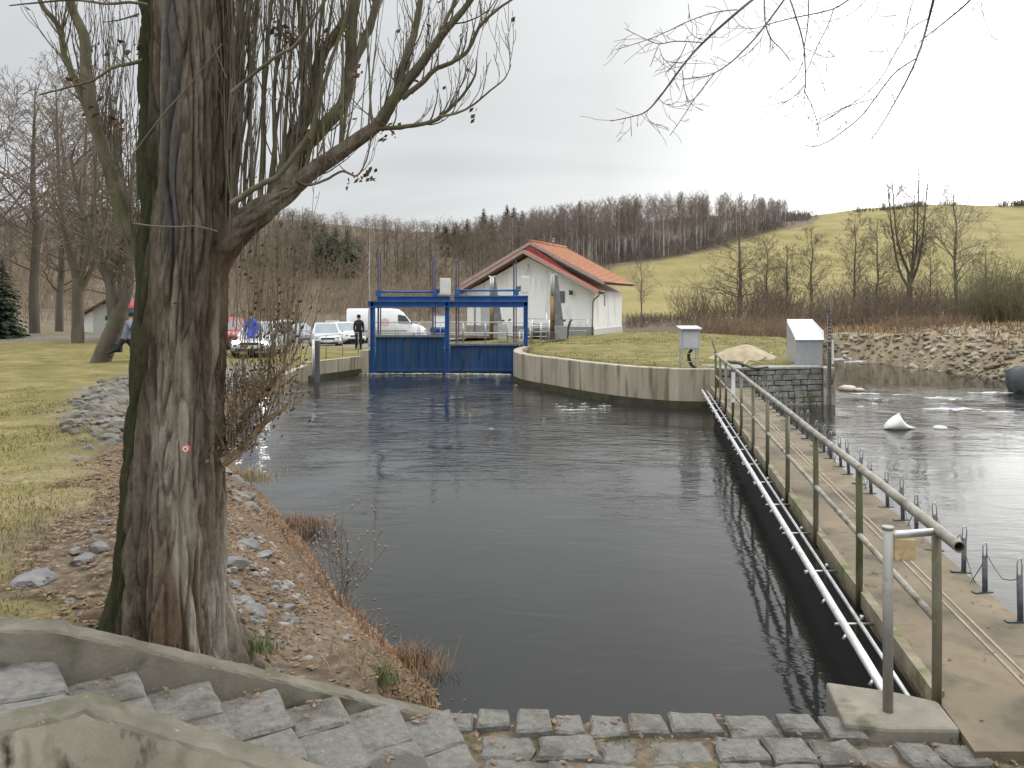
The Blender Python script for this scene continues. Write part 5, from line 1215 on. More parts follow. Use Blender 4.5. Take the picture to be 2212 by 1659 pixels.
def plant(key, loc, H, label, group=None, name=None, wide=1.0, rz=None, tilt=None):
    o = SRC[key] if key not in used else copy_tree(SRC[key]); used.add(key)
    if name and not o.name.startswith(name): o.name = name
    s = H/PH[key]; o.location = Vector(loc)-Vector((0,0,.1)); o.scale = (s*wide, s*wide, s); o.rotation_euler = (*(tilt or (0,0)), rng.uniform(0,6.28) if rz is None else rz)
    tag(o, label, 'tree', group)
    if group is None and 'group' in o: del o['group']
    return o
def plant_px(key, x, ybase, ytop, Y, label, **k):
    X = (x-CX)/FPX*Y; z = gz(X, Y); return plant(key, (X,Y,z), (ybase-ytop)/FPX*Y if ybase else EYE-(ytop-HY)/FPX*Y-z, label, **k)
def pt(key, x, ytop, Y, label, **k): return plant_px(key, x, None, ytop, Y, label, **k)
G = 'bare trees along the far river bank'
pt('alder_a', 1598, 478, 60, 'broad dark bare tree on the far bank, first large one right of the house', group=G, wide=1.35, rz=.5)
pt('slim_a', 1655, 505, 62, 'slender bare tree just right of the broad dark tree on the far bank', group=G)
pt('alder_b', 1700, 520, 64, 'low bushy bare tree on the far bank, left of the tree behind the metal hut', group=G, wide=.8)
pt('slim_b', 1752, 487, 62, 'bare tree with an open crown directly behind the metal hut', group=G, wide=1.15)
pt('slim_a', 1845, 455, 64, 'pale slender tree left of the two tall trunks on the far bank', group=G, wide=1.0)
pt('alder_b', 1895, 462, 58, 'dark straight tree before the meadow, right of the staff gauge', group=G, wide=.62)
pt('fork', 1965, 368, 63, 'tallest bare tree on the far bank, forking low into several upright stems', group=G, wide=1.0, rz=1.0)
pt('oak', 2066, 398, 61, 'tall bare tree with a rounded top, right of the forked tallest tree', group=G, wide=.85)
pt('slim_b', 2010, 520, 60, 'thin bare tree between the forked tallest tree and the round topped one', group=G, wide=.9)
pt('alder_a', 2130, 530, 66, 'faint low tree on the far bank at the right of the round topped tree', group=G, wide=.9)
pt('oak', 1386, 560, 74, 'small round bare tree standing alone on the meadow right of the house', wide=.8)
pt('sapling', 797, 470, 40, 'thin pale young birch rising behind the left end of the blue gate', rz=2.2)
pt('alder_a', 2235, 560, 56, 'dense bare tree at the right edge of the far bank', group=G)
# trees on the left bank
pt('fork', 168, 190, 40, 'bare twin stemmed tree left of the white garage', rz=.4, wide=1.15)
pt('oak', 75, 170, 46, 'wide bare tree with fine pinkish twigs at the far left', wide=1.2)
pt('oak', -30, 215, 44, 'bare tree cut by the left border of the view', wide=1.2)
pt('slim_a', 128, 205, 58, 'slim bare tree behind the twin stemmed tree', wide=1.2)
pt('wood_a', 262, 230, 52, 'bare tree seen just left of the huge trunk', wide=1.2)
pt('spruce', 5, 550, 42, 'dark green spruce at the left border behind the path', name='spruce_tree', wide=1.35)
# the leaning tree
lt = thing('leaning_tree', on(212,785,.25), 'leaning tree with two forked stems, beside the walking person', 'tree')
b = on(214,785,.22); Yl = b.y; mb = MB(); rgl = random.Random(8)
def L_(x, y, d=0): return at(x, y, Yl+d)
q1, r1_ = limb(mb, [b-Vector((0,0,.3)), L_(218,782), L_(236,735), L_(250,700), L_(260,668)], .36, .26, 12, seed=90)
q2, r2_ = limb(mb, [L_(250,705), L_(243,655), L_(238,610), L_(215,560), L_(195,500), L_(170,420), L_(150,330)], .24, .05, 10, seed=91)
q3, r3_ = limb(mb, [L_(257,680), L_(272,640), L_(280,590), L_(276,520), L_(282,430), L_(290,330)], .22, .05, 10, seed=92)
q4, r4_ = limb(mb, [L_(238,610), L_(255,560), L_(262,500), L_(258,430)], .12, .03, 8, seed=93)
mb.build('trunk', m_barkfar, lt); mb = MB()
for Q, cnt in ((q2,36),(q3,36),(q4,18)):
    for k in range(cnt):
        i = int((.25+.75*rgl.random())*(len(Q)-1)); a = rgl.uniform(0,6.28); twig(mb, Q[i], (math.cos(a), math.sin(a), rgl.uniform(.1,.9)), rgl.uniform(.8,2.2), .035, rgl, 0, 2, .06, .14, 4, (25,55), (.4,.7), 4, .008)
mb.build('crown', m_twigfar, lt)
# ---- the wooded hill: birches along its right part, conifers, bare trees
rb = random.Random(77)
edge_x = [1150,1270,1290,1430,1560,1650,1740]; edge_y = [590,590,577,556,528,500,478]
GB = 'pale birches on the hill'; placed = 0
for k in range(285):
    x = rb.uniform(1090, 1700); ye = np.interp(x, edge_x, edge_y); crest = np.interp(x, CREST_X, CREST_Y)
    y = lerp(ye-3, crest+3, rb.random()**1.9); p = hit(x, y, 70, 300)
    top = np.interp(x, [1100,1200,1300,1400,1500,1600,1660,1700], [470,445,428,418,414,416,424,440])+rb.uniform(-6,16)
    H = (y-top)/FPX*p.y
    H = max(6, min(H, 17)); plant(rb.choice(('birch_a','birch_b','birch_c')), p, H, 'pale stemmed birch in the row along the wooded hilltop', GB, 'birch_tree', wide=.9)
for x, y, top, lab in ((1672,470,424,'birch pair member standing apart at the right end of the hilltop birches'),(1690,471,424,'rightmost lone birch on the hilltop skyline')):
    p = hit(x, y, 70, 300); plant('birch_a', p, (y-top)/FPX*p.y, lab, GB, 'birch_tree', wide=.8)
GW_ = 'bare trees of the brown wood on the hill'
for k in range(210):
    x = rb.choice((rb.uniform(-120, 330), rb.uniform(500, 1180), rb.uniform(500,1180))); crest = np.interp(x, CREST_X, CREST_Y)
    y = lerp(crest+3, min(crest+150, 640), rb.random()**1.3); p = hit(x, y, 62, 300); top = np.interp(x, [-200,0,330,500,650,750,850,960,1050,1150,1250], [440,440,440,440,446,464,468,474,462,450,440])+rb.uniform(0,14); H = min(rb.uniform(6.5,10), max(3.5,(y-top)/FPX*p.y))
    plant(rb.choice(('wood_a','wood_b','wood_c','wood_b')), p, H, 'bare brown tree in the mixed wood on the hillside', GW_, 'wood_tree', wide=1.15)
GC = 'conifers on the hill'
for x, y, top, lab in ((1045,520,448,None),(1062,530,462,None),(1095,510,440,None),(1110,525,446,None),(1128,520,452,None),(1010,545,470,None),(985,548,478,None),(1030,550,488,None),(965,560,488,None),(1000,565,496,None),(945,530,482,None),(1252,490,432,None),(1150,520,460,None),(960,545,480,None),(1120,545,480,None)):
    p = hit(x, y, 62, 300); plant('spruce', p, (y-top)/FPX*p.y, 'dark conifer on the wooded hill above the sluice gate', GC, 'spruce_tree', wide=1.35)
for x, y, top in ((700,560,478),(725,575,488),(750,570,494),(680,550,470),(775,580,508),(715,595,505),(662,560,468),(740,600,512),(695,600,500),(765,605,520)):
    p = hit(x, y, 62, 300); plant('pine', p, (y-top)/FPX*p.y, 'green conifer on the hill just right of the big limb', 'green conifers right of the limb', 'pine_tree', wide=1.7)
for k in SRC:
    if k not in used:
        o = SRC[k]
        for ch in list(o.children): bpy.data.objects.remove(ch)
        bpy.data.objects.remove(o)
# ---- thickets: twiggy undergrowth nobody could count
def thicket(name, pts, mat, label, seed, stems=10, tw_=4):
    rg = random.Random(seed); mb = MB()
    for p, H, sp in pts:
        r = max(.004, .00022*p.y)
        for k in range(stems):
            a = rg.uniform(0,6.28); q = p+Vector((rg.gauss(0,sp),rg.gauss(0,sp),-.1)); d = Vector((math.cos(a)*.35, math.sin(a)*.35, 1)).normalized(); l = H*rg.uniform(.5,1.1); e = q+d*l+Vector((rg.gauss(0,.1),rg.gauss(0,.1),0))*H
            mb.tube([q, q.lerp(e,.55)+Vector((0,0,.04*H)), e], [r*1.5,r,r*.5], 3, cap=False)
            for j in range(tw_):
                t = rg.uniform(.25,.95); s = q.lerp(e,t); f = s+Vector((rg.gauss(0,.22),rg.gauss(0,.22),rg.uniform(.1,.4)))*H*.7; mb.tube([s, f], [r*.8, r*.35], 3, cap=False)
    o = mb.build(name, mat); tag(o, label, None, None, 'stuff'); return o
rt = random.Random(31); P1 = []; P2 = []; P3 = []; P4 = []
for k in range(620):
    x = rt.choice((rt.uniform(-250,340), rt.uniform(480,1290), rt.uniform(480,1150))); crest = np.interp(x, CREST_X, CREST_Y); y = lerp(crest+4, 700, rt.random()**.8); p = hit(x, y, 60, 300)
    (P1 if rt.random() < .55 else P2).append((p, rt.uniform(1.5,3.6)*(1+.003*p.y), .8+.004*p.y))
for k in range(90):
    x = rt.uniform(1290,1745); ye = np.interp(x, edge_x, edge_y); P3.append((hit(x, ye-rt.uniform(1,10), 70, 300), rt.uniform(1.2,2.4), 1.2))
for k in range(330):
    x = rt.uniform(1100,1735); ye = np.interp(x, edge_x, edge_y); cr_ = np.interp(x, CREST_X, CREST_Y); p = hit(x, lerp(ye-2, cr_+2, rt.random()), 70, 300); P3.append((p, rt.uniform(1.2,3.4), 1.6))
for k in range(270):
    x = rt.uniform(1345,2330); Y = rt.uniform(50,68) if x > 1500 else rt.uniform(56,70); X = (x-CX)/FPX*Y; P4.append((Vector((X,Y,gz(X,Y))), rt.uniform(1.0,3.6) if x > 1480 else rt.uniform(.4,1.0), .7))
thicket('hill_thicket', P1, M('thicket_brown', (.20,.147,.096), (.33,.247,.167), .25, .95, 0), 'brown leafless thicket covering the lower hillside', 1)
thicket('hill_undergrowth', P2, M('thicket_grey', (.165,.134,.096), (.285,.235,.175), .25, .95, 0), 'grey brown undergrowth between the trees of the hillside', 2)
thicket('wood_edge_undergrowth', P3, M('thicket_dark', (.125,.10,.088), (.205,.17,.148), .3, .95, 0), 'dark scrub along the lower edge of the birch wood', 3, 14)
thicket('river_bank_thicket', P4, M('thicket_bank', (.12,.088,.062), (.20,.15,.11), .3, .95, 0), 'brown scrub under the trees of the far river bank', 4, 12)
P5 = []; P6 = []
for k in range(60):
    x = rt.uniform(1510,1730); Y = rt.uniform(44,52); X = (x-CX)/FPX*Y; P5.append((Vector((X,Y,gz(X,Y))), rt.uniform(.8,1.5), .6))
for k in range(34):
    X, Y = 23.5+rt.gauss(0,1.6), 46+rt.gauss(0,1.2); P5.append((Vector((X,Y,gz(X,Y))), rt.uniform(.6,1.2), .5))
for k in range(16):
    p = at(2165+rt.gauss(0,30), 690, 50); P6.append((Vector((p.x,p.y,gz(p.x,p.y))), rt.uniform(2.8,5.2), .9))
P7 = []
for k in range(46):
    x = rt.choice((rt.uniform(1850,2080), rt.uniform(2080,2330))); p = hit(x, np.interp(x, CREST_X, CREST_Y)+rt.uniform(.6,3), 90, 320); P7.append((p, rt.uniform(.8,2.6), 1.0))
thicket('hilltop_scrub', P7, M('hilltop_scrub', (.06,.058,.035), (.11,.10,.065), .3, .95, 0), 'dark scrub along the skyline of the meadow', 9, 16, 4)
thicket('rust_undergrowth', P5, M('thicket_rust', (.175,.118,.076), (.275,.195,.13), .4, .95, 0), 'rust coloured dry shrubs on the flat bank behind the island', 5, 14, 5)
thicket('green_twig_shrubbery', P6, M('thicket_green', (.12,.118,.062), (.20,.185,.105), .4, .95, 0), 'greenish leafless willow scrub at the right end of the far bank', 6, 18, 5)
# ------------------------------------------------------------------ vehicles
m_glass = M('dark_glass', (.03,.036,.04), (.06,.07,.075), 1.5, .08, 0, spec=.9)
m_screen = M('pale_windscreen', (.16,.20,.21), (.24,.28,.29), 1.2, .06, 0, spec=.9)
m_tyre = M('tyre', (.015,.015,.016), (.03,.03,.03), 9, .85, 0)
m_rim = M('rim', (.30,.30,.31), (.42,.42,.43), 6, .35, 0, metal=.8)
m_lens = M('clear_lens', (.45,.46,.47), (.6,.6,.6), 12, .15, 0)
m_redlens = M('red_lens', (.35,.02,.02), (.45,.04,.03), 12, .2, 0)
m_lit = emit('lit_headlight', (1,.97,.88), 60.0)
m_litred = emit('lit_red_beacon', (1,.10,.12), 5.0)
m_plate = M('number_plate', (.7,.7,.68), (.78,.78,.76), 20, .5, 0)
PAINT = {'silver': M('silver_paint', (.44,.46,.48), (.52,.54,.56), .6, .3, 0, metal=.35), 'white': M('white_paint', (.70,.71,.71), (.78,.78,.77), .6, .35, 0), 'grey': M('grey_paint', (.20,.20,.22), (.26,.26,.28), .6, .3, 0, metal=.3), 'red': M('red_paint', (.38,.025,.03), (.50,.04,.05), .6, .35, 0)}
def loft(mb, secs):
    """secs: list of (x, half width bottom, half width top, z bottom, z top, round) rings along x"""
    rings = []
    for x, wb, wt, z0, z1, rd in secs:
        zs = z0+(z1-z0)*.45; wm = max(wb, wt)
        rings.append([(x,-wb+rd,z0),(x,wb-rd,z0),(x,wb,z0+rd),(x,wm,zs),(x,wt,z1-rd),(x,wt-rd*1.3,z1),(x,-wt+rd*1.3,z1),(x,-wt,z1-rd),(x,-wm,zs),(x,-wb,z0+rd)])
    n = 10; vs = [p for r in rings for p in r]
    fs = [(i*n+k, i*n+(k+1)%n, (i+1)*n+(k+1)%n, (i+1)*n+k) for i in range(len(rings)-1) for k in range(n)] + [tuple(range(n))[::-1], tuple((len(rings)-1)*n+k for k in range(n))]
    mb.add(vs, fs, True)
def wheels(root, xs, y, r):
    for x in xs:
        for s in (-1,1):
            mb = MB(); mb.cyl((x,s*(y-.2),r),(x,s*y,r), r, 18); w = mb.build('wheel', m_tyre); w.parent = root; w.location = (0,0,0); WL[w.name] = WL[root.name]
            k = MB(); k.cyl((x,s*(y-.01),r),(x,s*(y+.012),r), r*.62, 14); q = k.build('rim', m_rim); q.parent = w; WL[q.name] = WL[root.name]
def sub(mb, name, mat, parent):
    o = mb.build(name, mat); o.parent = parent; WL[o.name] = WL[parent.name]; return o
def car(loc, rz, paint, label, cat='car', group=None, lit=False, brake=False, L=4.2, H=1.46, wide=1.74, name='parked_car'):
    r = thing(name, (0,0,0), label, cat, group); w = wide/2; P = PAINT[paint]; f = L/2
    mb = MB(); b = H*.60
    loft(mb, [(-f,w*.80,w*.78,.36,b*.92,.06),(-f+.08,w*.94,w*.90,.27,b,.08),(-f*.5,w,w*.96,.22,b+.03,.08),(0,w,w*.96,.20,b+.02,.08),(f*.38,w,w*.95,.22,b,.08),(f*.72,w*.97,w*.88,.24,b-.10,.08),(f-.10,w*.90,w*.78,.27,b-.22,.08),(f,w*.74,w*.66,.36,b-.32,.06)])
    sub(mb, 'body', P, r)
    mb = MB(); zc = b-.01
    xs = [(-f*.90,zc),(-f*.66,H-.06),(-f*.2,H),(f*.10,H-.02),(f*.46,zc-.02)]
    top = w*.72
    v = []
    for x, z in xs: 
        ww = lerp(w*.94, top, (z-zc)/(H-zc)); v += [(x,-ww,z),(x,ww,z)]
    fs = [(i*2,i*2+1,i*2+3,i*2+2) for i in range(len(xs)-1)] + [tuple(i*2 for i in range(len(xs)))[::-1], tuple(i*2+1 for i in range(len(xs)))]
    mb.add(v, fs); sub(mb, 'cabin', P, r)
    def win(pts, name, mat):
        k = MB(); n = len(pts); k.add(pts, [tuple(range(n))]); sub(k, name, mat, r)
    A = lambda i, s: Vector(v[i*2+(s > 0)])
    def pane(i, j, t0, t1, mg, out, name, mat):
        a, b_, c_, d_ = A(i,-1), A(i,1), A(j,1), A(j,-1); n = (b_-a).cross(d_-a).normalized()
        if n.x*out < 0: n = -n
        q = lambda u, t: (a.lerp(b_,u)).lerp(d_.lerp(c_,u), t)+n*.012
        win([q(mg,t0), q(1-mg,t0), q(1-mg,t1), q(mg,t1)], name, mat)
    pane(4, 3, .08, .92, .06, 1, 'windscreen', m_screen); pane(0, 1, .15, .9, .08, -1, 'rear_window', m_glass)
    for s in (-1,1):
        for t0, t1 in ((.08,.36),(.40,.60),(.64,.92)):
            def sp(t, hgt):
                X = lerp(xs[0][0], xs[4][0], t); zt = np.interp(X, [p[0] for p in xs], [p[1] for p in xs]); z = lerp(zc+.04, max(zc+.05, zt-.06), hgt); ww = lerp(w*.94, top, (z-zc)/(H-zc))+.01; return (X, s*ww, z)
            win([sp(t0,0), sp(t1,0), sp(t1,1), sp(t0,1)], 'side_window', m_glass)
        k = MB(); k.rock((f-.10, s*w*.66, b-.24), (.10,.17,.075), 3, .02); sub(k, 'headlight', m_lit if lit else m_lens, r)
        k = MB(); k.cbox((-f+.03, s*w*.74, b-.12), (.09,.2,.2)); sub(k, 'tail_light', m_litred if brake else m_redlens, r)
        k = MB(); k.rock((f*.40, s*(w+.07), b+.06), (.07,.10,.07), 2, .03); sub(k, 'mirror', P, r)
    k = MB(); k.cbox((f+.005, 0, b-.30), (.03, w*.9, .10)); sub(k, 'grille', m_black, r)
    k = MB(); k.cbox((f-.005, 0, .33), (.06, w*1.3, .12)); sub(k, 'lower_grille', m_black, r)
    k = MB(); k.cbox((f+.025, 0, .45), (.012, .5, .11)); sub(k, 'number_plate', m_plate, r)
    wheels(r, (-f*.60, f*.63), w-.0, .31)
    r.location = loc; r.rotation_euler = (0,0,rz); return r
def van(loc, rz, paint, label, L=5.6, H=2.45, wide=2.0, name='white_van', group=None, cat='van', beacon=False):
    r = thing(name, (0,0,0), label, cat, group); w = wide/2; P = PAINT[paint]; f = L/2
    mb = MB()
    loft(mb, [(-f,w*.94,w*.86,.45,H-.08,.07),(-f+.06,w,w*.90,.35,H,.09),(f*.10,w,w*.90,.32,H,.09),(f*.30,w,w*.88,.32,H-.06,.09),(f*.42,w,w*.84,.32,H-.30,.09),(f*.66,w*.98,w*.84,.32,H*.56,.09),(f*.92,w*.94,w*.78,.34,H*.47,.09),(f,w*.80,w*.66,.42,H*.36,.07)])
    sub(mb, 'body', P, r)
    def poly(pts, name, mat):
        k = MB(); k.add(pts, [tuple(range(len(pts)))]); sub(k, name, mat, r)
    poly([(f*.675,-w*.74,H*.575),(f*.675,w*.74,H*.575),(f*.445,w*.74,H-.32),(f*.445,-w*.74,H-.32)], 'windscreen', m_screen if paint == 'white' else m_glass)
    for s in (-1,1):
        poly([(f*.28,s*(w+.006),H*.58),(f*.60,s*(w*.985),H*.58),(f*.46,s*(w*.96),H*.79),(f*.28,s*(w*.965),H*.83)], 'side_window', m_glass)
        k = MB(); k.rock((f-.08, s*w*.70, H*.37), (.10,.16,.12), 3, .02); sub(k, 'headlight', m_lens, r)
        k = MB(); k.cbox((-f+.01, s*w*.88, H*.45), (.05,.12,.5)); sub(k, 'tail_light', m_redlens, r)
        k = MB(); k.cbox((f*.62, s*(w+.12), H*.60), (.10,.14,.24)); sub(k, 'mirror', m_black, r)
        k = MB(); k.cbox((-f*.15, s*(w+.004), H*.36), (f*1.3,.02,.06)); sub(k, 'side_moulding', m_greysteel, r)
    poly([(-f-.006,-w*.72,H*.56),(-f-.006,-.04,H*.56),(-f-.006,-.04,H*.84),(-f-.006,-w*.70,H*.84)], 'rear_window', m_glass)
    poly([(-f-.006,w*.72,H*.56),(-f-.006,.04,H*.56),(-f-.006,.04,H*.84),(-f-.006,w*.70,H*.84)], 'rear_window', m_glass)
    k = MB(); k.cbox((-f+.02,0,.44),(.16,wide*.95,.2)); k.cbox((f-.02,0,.46),(.14,wide*.8,.2)); sub(k, 'bumper', m_black, r)
    k = MB(); k.cbox((f+.0,0,H*.32),(.05,w*.9,.10)); sub(k, 'grille', m_black, r)
    if beacon:
        for s in (-1,1): k = MB(); k.rock((f*.2, s*w*.62, H+.06), (.16,.16,.10), 2, .02); sub(k, 'beacon', m_litred, r)
    else:
        k = MB(); k.cyl((-f*.05,-w-.002,H*.60),(-f*.05,-w-.010,H*.60), .30, 18); sub(k, 'faded_emblem', M('pale_red_emblem', (.62,.45,.42), (.70,.55,.52), 6, .6, 0), r)
    wheels(r, (-f*.58, f*.62), w-.02, .35)
    r.location = loc; r.rotation_euler = (0,0,rz); return r
def gp(x, Y): X = (x-CX)/FPX*Y; return Vector((X, Y, gz(X, Y)))
GP = 'cars on the parking area'
F = R(-90)
car(gp(703,50), F+.30, 'silver', 'pale silver car facing the water, right behind the dark post at the bank wall', group=GP, H=1.52, wide=1.8)
car(gp(742,55), F+.6, 'white', 'low white car between the silver car and the white van', group=GP)
car(gp(770,60), R(100), 'white', 'white car seen from behind, beside the standing dark clothed person', group=GP)
car(gp(566,36.2), F+.05, 'silver', 'light car with both headlights switched on, half hidden by the tree shoots', lit=True, wide=1.78, H=1.5)
car(gp(640,57), F+.9, 'grey', 'dark grey car parked behind the tree shoots, left of the pale silver car', group=GP)
car(gp(612,62), F+.4, 'white', 'small white car far back on the parking area behind the shoots', group=GP)
van(gp(836,57.5), R(8), 'white', 'white high roofed van parked behind the left opening of the blue gate')
car(gp(492,41), R(90)-.15, 'red', 'red car with glowing tail lights, just right of the huge trunk', H=1.55, brake=True)
van(gp(296,42), F+.2, 'red', 'red van behind the leaning tree, in front of the white garage', H=2.1, L=4.6, wide=1.9, name='red_van')
# white garage at the left
def garage():
    Y = 54; a = gp(180,Y); b = gp(300,Y); t = thing('white_garage', (a.x,Y,a.z), 'small white garage with a shallow brown roof behind the leaning tree', 'garage')
    z = a.z; ze = EYE-(682-HY)/FPX*Y; za = EYE-(648-HY)/FPX*Y; xm = (a.x+b.x)/2
    mb = MB(); mb.extr([(a.x,Y,z-.3),(b.x,Y,z-.3),(b.x,Y,ze),(xm,Y,za),(a.x,Y,ze)], (-1.2,6,0)); mb.build('wall', m_plaster, t)
    mb = MB()
    for x0, s in ((a.x,-1),(b.x,1)):
        d = Vector((x0-xm,0,ze-za)); e = Vector((xm,Y-.4,za+.03)); q = e+d*1.12; mb.extr([e, q, q+Vector((0,0,.14)), e+Vector((0,0,.14))], (-1.3,6.8,0))
    mb.build('roof', M('brown_roof', (.13,.065,.045), (.20,.10,.07), 3, .8, .2), t)
    mb = MB(); mb.box((xm-1.2,Y-.03,z),(xm+1.2,Y-.004,z+1.9)); mb.build('door', M('garage_door', (.50,.50,.50), (.58,.58,.57), 2, .6, .05, (9,1,1)), t)
garage()
p = gp(718,60); mb = MB(); zt = EYE-(692-HY)/FPX*60; zb = EYE-(713-HY)/FPX*60
t = thing('notice_board', p, 'pale blank notice board on two posts behind the pale silver car', 'notice board')
mb.box((p.x-.52,60,zb),(p.x+.52,60.05,zt)); mb.build('board', m_whitebox, t)
for s in (-.4,.4): mb = MB(); mb.box((p.x+s-.04,60.06,p.z-.2),(p.x+s+.04,60.12,zt)); mb.build('post', m_greysteel, t)
p = gp(951,62); t = thing('white_kiosk', p, 'small white kiosk seen beside the middle upright of the blue gate', 'kiosk'); zt = EYE-(680-HY)/FPX*62
mb = MB(); mb.box((p.x-.5,62,p.z-.2),(p.x+.5,63,zt)); mb.build('wall', m_plaster, t); mb = MB(); mb.box((p.x-.6,61.9,zt+.003),(p.x+.6,63.1,zt+.08)); mb.build('roof', m_greysteel, t)
# light wire fence along the left bank wall
fr = thing('wire_railing', (-7.6,34,.05), 'thin wire railing along the grass above the left bank wall', 'railing')
m_wire = M('thin_grey_wire', (.25,.25,.25), (.36,.36,.35), 6, .5, 0, metal=.5)
pts = [Vector((-8.6,32.0,0)), Vector((-7.9,34.0,0)), Vector((-6.9,35.9,0))]
for p in pts: p.z = gz(p.x,p.y)
fence(pts, 1.0, 2, (.97,), fr, .016, m_wire)

# ------------------------------------------------------------------ people
m_skin = M('skin', (.42,.25,.18), (.50,.31,.23), 5, .6, 0)
def cloth(n, a, b): return M(n, a, b, 4, .9, .1)
m_hair = cloth('dark_hair', (.02,.016,.012), (.05,.04,.03)); m_shoe = cloth('dark_shoe', (.015,.015,.018), (.04,.04,.04))
def person(loc, rz, jacket, trousers, label, stride=0.0, lean=0.0, arm=0.0, hcol=None, scale=1.0, arms_fwd=0.0):
    J = {}; s_ = math.sin(stride); 
    top = lambda z, x=0.0: Vector((x + math.sin(lean)*(z-.95), 0, .95+(z-.95)*math.cos(lean)))
    J['pelvis'] = Vector((0,0,.95)); J['waist'] = top(1.12); J['chest'] = top(1.33); J['upper'] = top(1.46); J['neck'] = top(1.55, .01); J['head'] = top(1.64, .025); J['crown'] = top(1.75, .015)
    E = [('pelvis','waist'),('waist','chest'),('chest','upper'),('upper','neck'),('neck','head'),('head','crown')]
    Rd = {'pelvis':(.19,.155),'waist':(.185,.15),'chest':(.20,.155),'upper':(.14,.12),'neck':(.058,.058),'head':(.092,.082),'crown':(.066,.06)}
    for n, sg in (('l',1),('r',-1)):
        st = stride*sg; hip = Vector((0,sg*.095,.90)); knee = hip+Vector((math.sin(st)*.44,0,-math.cos(st)*.44)); bend = st-(.55 if st < -.05 else .08)*(1 if stride else .2)
        ank = knee+Vector((math.sin(bend)*.42,0,-math.cos(bend)*.42)); toe = ank+Vector((.17,sg*.02,-.045 if st >= 0 else -.13))
        J.update({'hip'+n:hip,'knee'+n:knee,'ank'+n:ank,'toe'+n:toe}); E += [('pelvis','hip'+n),('hip'+n,'knee'+n),('knee'+n,'ank'+n),('ank'+n,'toe'+n)]
        Rd.update({'hip'+n:(.115,.115),'knee'+n:(.082,.082),'ank'+n:(.062,.062),'toe'+n:(.045,.035)})
        sh = J['upper']+Vector((0,sg*.185,-.03)); a = arm*-sg+arms_fwd; el = sh+Vector((math.sin(a)*.29,sg*.05,-math.cos(a)*.29)); a2 = a+.35; wr = el+Vector((math.sin(a2)*.25,0,-math.cos(a2)*.25)); hd = wr+Vector((math.sin(a2)*.08,0,-math.cos(a2)*.08))
        J.update({'sh'+n:sh,'el'+n:el,'wr'+n:wr,'hd'+n:hd}); E += [('upper','sh'+n),('sh'+n,'el'+n),('el'+n,'wr'+n),('wr'+n,'hd'+n)]
        Rd.update({'sh'+n:(.088,.088),'el'+n:(.070,.070),'wr'+n:(.046,.046),'hd'+n:(.038,.026)})
        dn = (hd-wr).normalized()
        for k, (off, ln) in enumerate(((-.030,.062),(-.010,.074),(.010,.070),(.028,.055))):
            q = hd+Vector((off,0,0))*.8+dn*.02; tip = q+dn*ln+Vector((.015,-sg*.01,0)); J['f%s%d'%(n,k)] = tip; E.append(('hd'+n,'f%s%d'%(n,k))); Rd['f%s%d'%(n,k)] = (.0085,.0085)
        J['th'+n] = wr+dn*.06+Vector((.055,0,-.02)); E.append(('wr'+n,'th'+n)); Rd['th'+n] = (.0095,.0095)
    names = list(J); idx = {n: i for i, n in enumerate(names)}
    me = bpy.data.meshes.new('body'); me.from_pydata([J[n] for n in names], [(idx[a],idx[b]) for a, b in E], []); o = bpy.data.objects.new('skeleton', me); C.objects.link(o)
    sk = o.modifiers.new('skin', 'SKIN'); sb = o.modifiers.new('sub', 'SUBSURF'); sb.levels = 1; sb.render_levels = 1; sk.use_smooth_shade = True
    for n, d in zip(names, me.skin_vertices[0].data): d.radius = Rd[n]; d.use_root = (n == 'pelvis')
    bpy.context.view_layer.update(); dg = bpy.context.evaluated_depsgraph_get(); body = bpy.data.meshes.new_from_object(o.evaluated_get(dg)); bpy.data.objects.remove(o)
    body.name = 'body'; body.materials.clear()
    for m in (jacket, trousers, m_skin, m_shoe): body.materials.append(m)
    def seg(n): return 1 if n[:3] in ('hip','kne','ank','pel') else 3 if n[:3] == 'toe' else 2 if n in ('head','crown','neck') or n[:2] in ('hd','th') or (n[0] == 'f') else 0
    segs = []
    for a, b in E:
        k = max(seg(a), seg(b)) if seg(b) != 1 else 1
        if b.startswith('wr'): k = 0
        if b == 'waist' or b == 'neck': k = 0
        if b.startswith('hip'): k = 1
        segs.append((J[a],J[b],k))
    for p in body.polygons:
        c = p.center; best = min(segs, key=lambda s: (c-(s[0]+(s[1]-s[0])*max(0,min(1,(c-s[0]).dot(s[1]-s[0])/max((s[1]-s[0]).length_squared,1e-9))))).length); p.material_index = best[2]; p.use_smooth = True
        if best[2] == 1 and c.z > .84 : p.material_index = 0
    r = thing('person', (0,0,0), label, 'person')
    b = bpy.data.objects.new('body', body); C.objects.link(b); b.parent = r; WL[b.name] = Vector()
    hp = J['head'].lerp(J['crown'], .5); mb = MB(); mb.rock(hp+Vector((-.022,0,.03)), (.125,.112,.125), 4, .05); sub(mb, 'hair', hcol or m_hair, r)
    mb = MB(); mb.rock(J['head']+Vector((.098,0,-.01)), (.024,.016,.026), 1, .02); mb.rock(J['head']+Vector((0,.088,0)), (.022,.013,.034), 1, .02); mb.rock(J['head']+Vector((0,-.088,0)), (.022,.013,.034), 1, .02); sub(mb, 'face', m_skin, r)
    for s in (-1,1): mb = MB(); mb.rock(J['head']+Vector((.088,s*.033,.022)), (.010,.014,.009), 1, .0); sub(mb, 'eye', m_black, r)
    mb = MB(); mb.rock(J['head']+Vector((.083,0,-.055)), (.012,.026,.007), 1, .0); sub(mb, 'mouth', m_redmetal, r)
    r.location = loc; r.rotation_euler = (0,0,rz); r.scale = (scale,)*3; return r
bt = on(256, 789, .20)
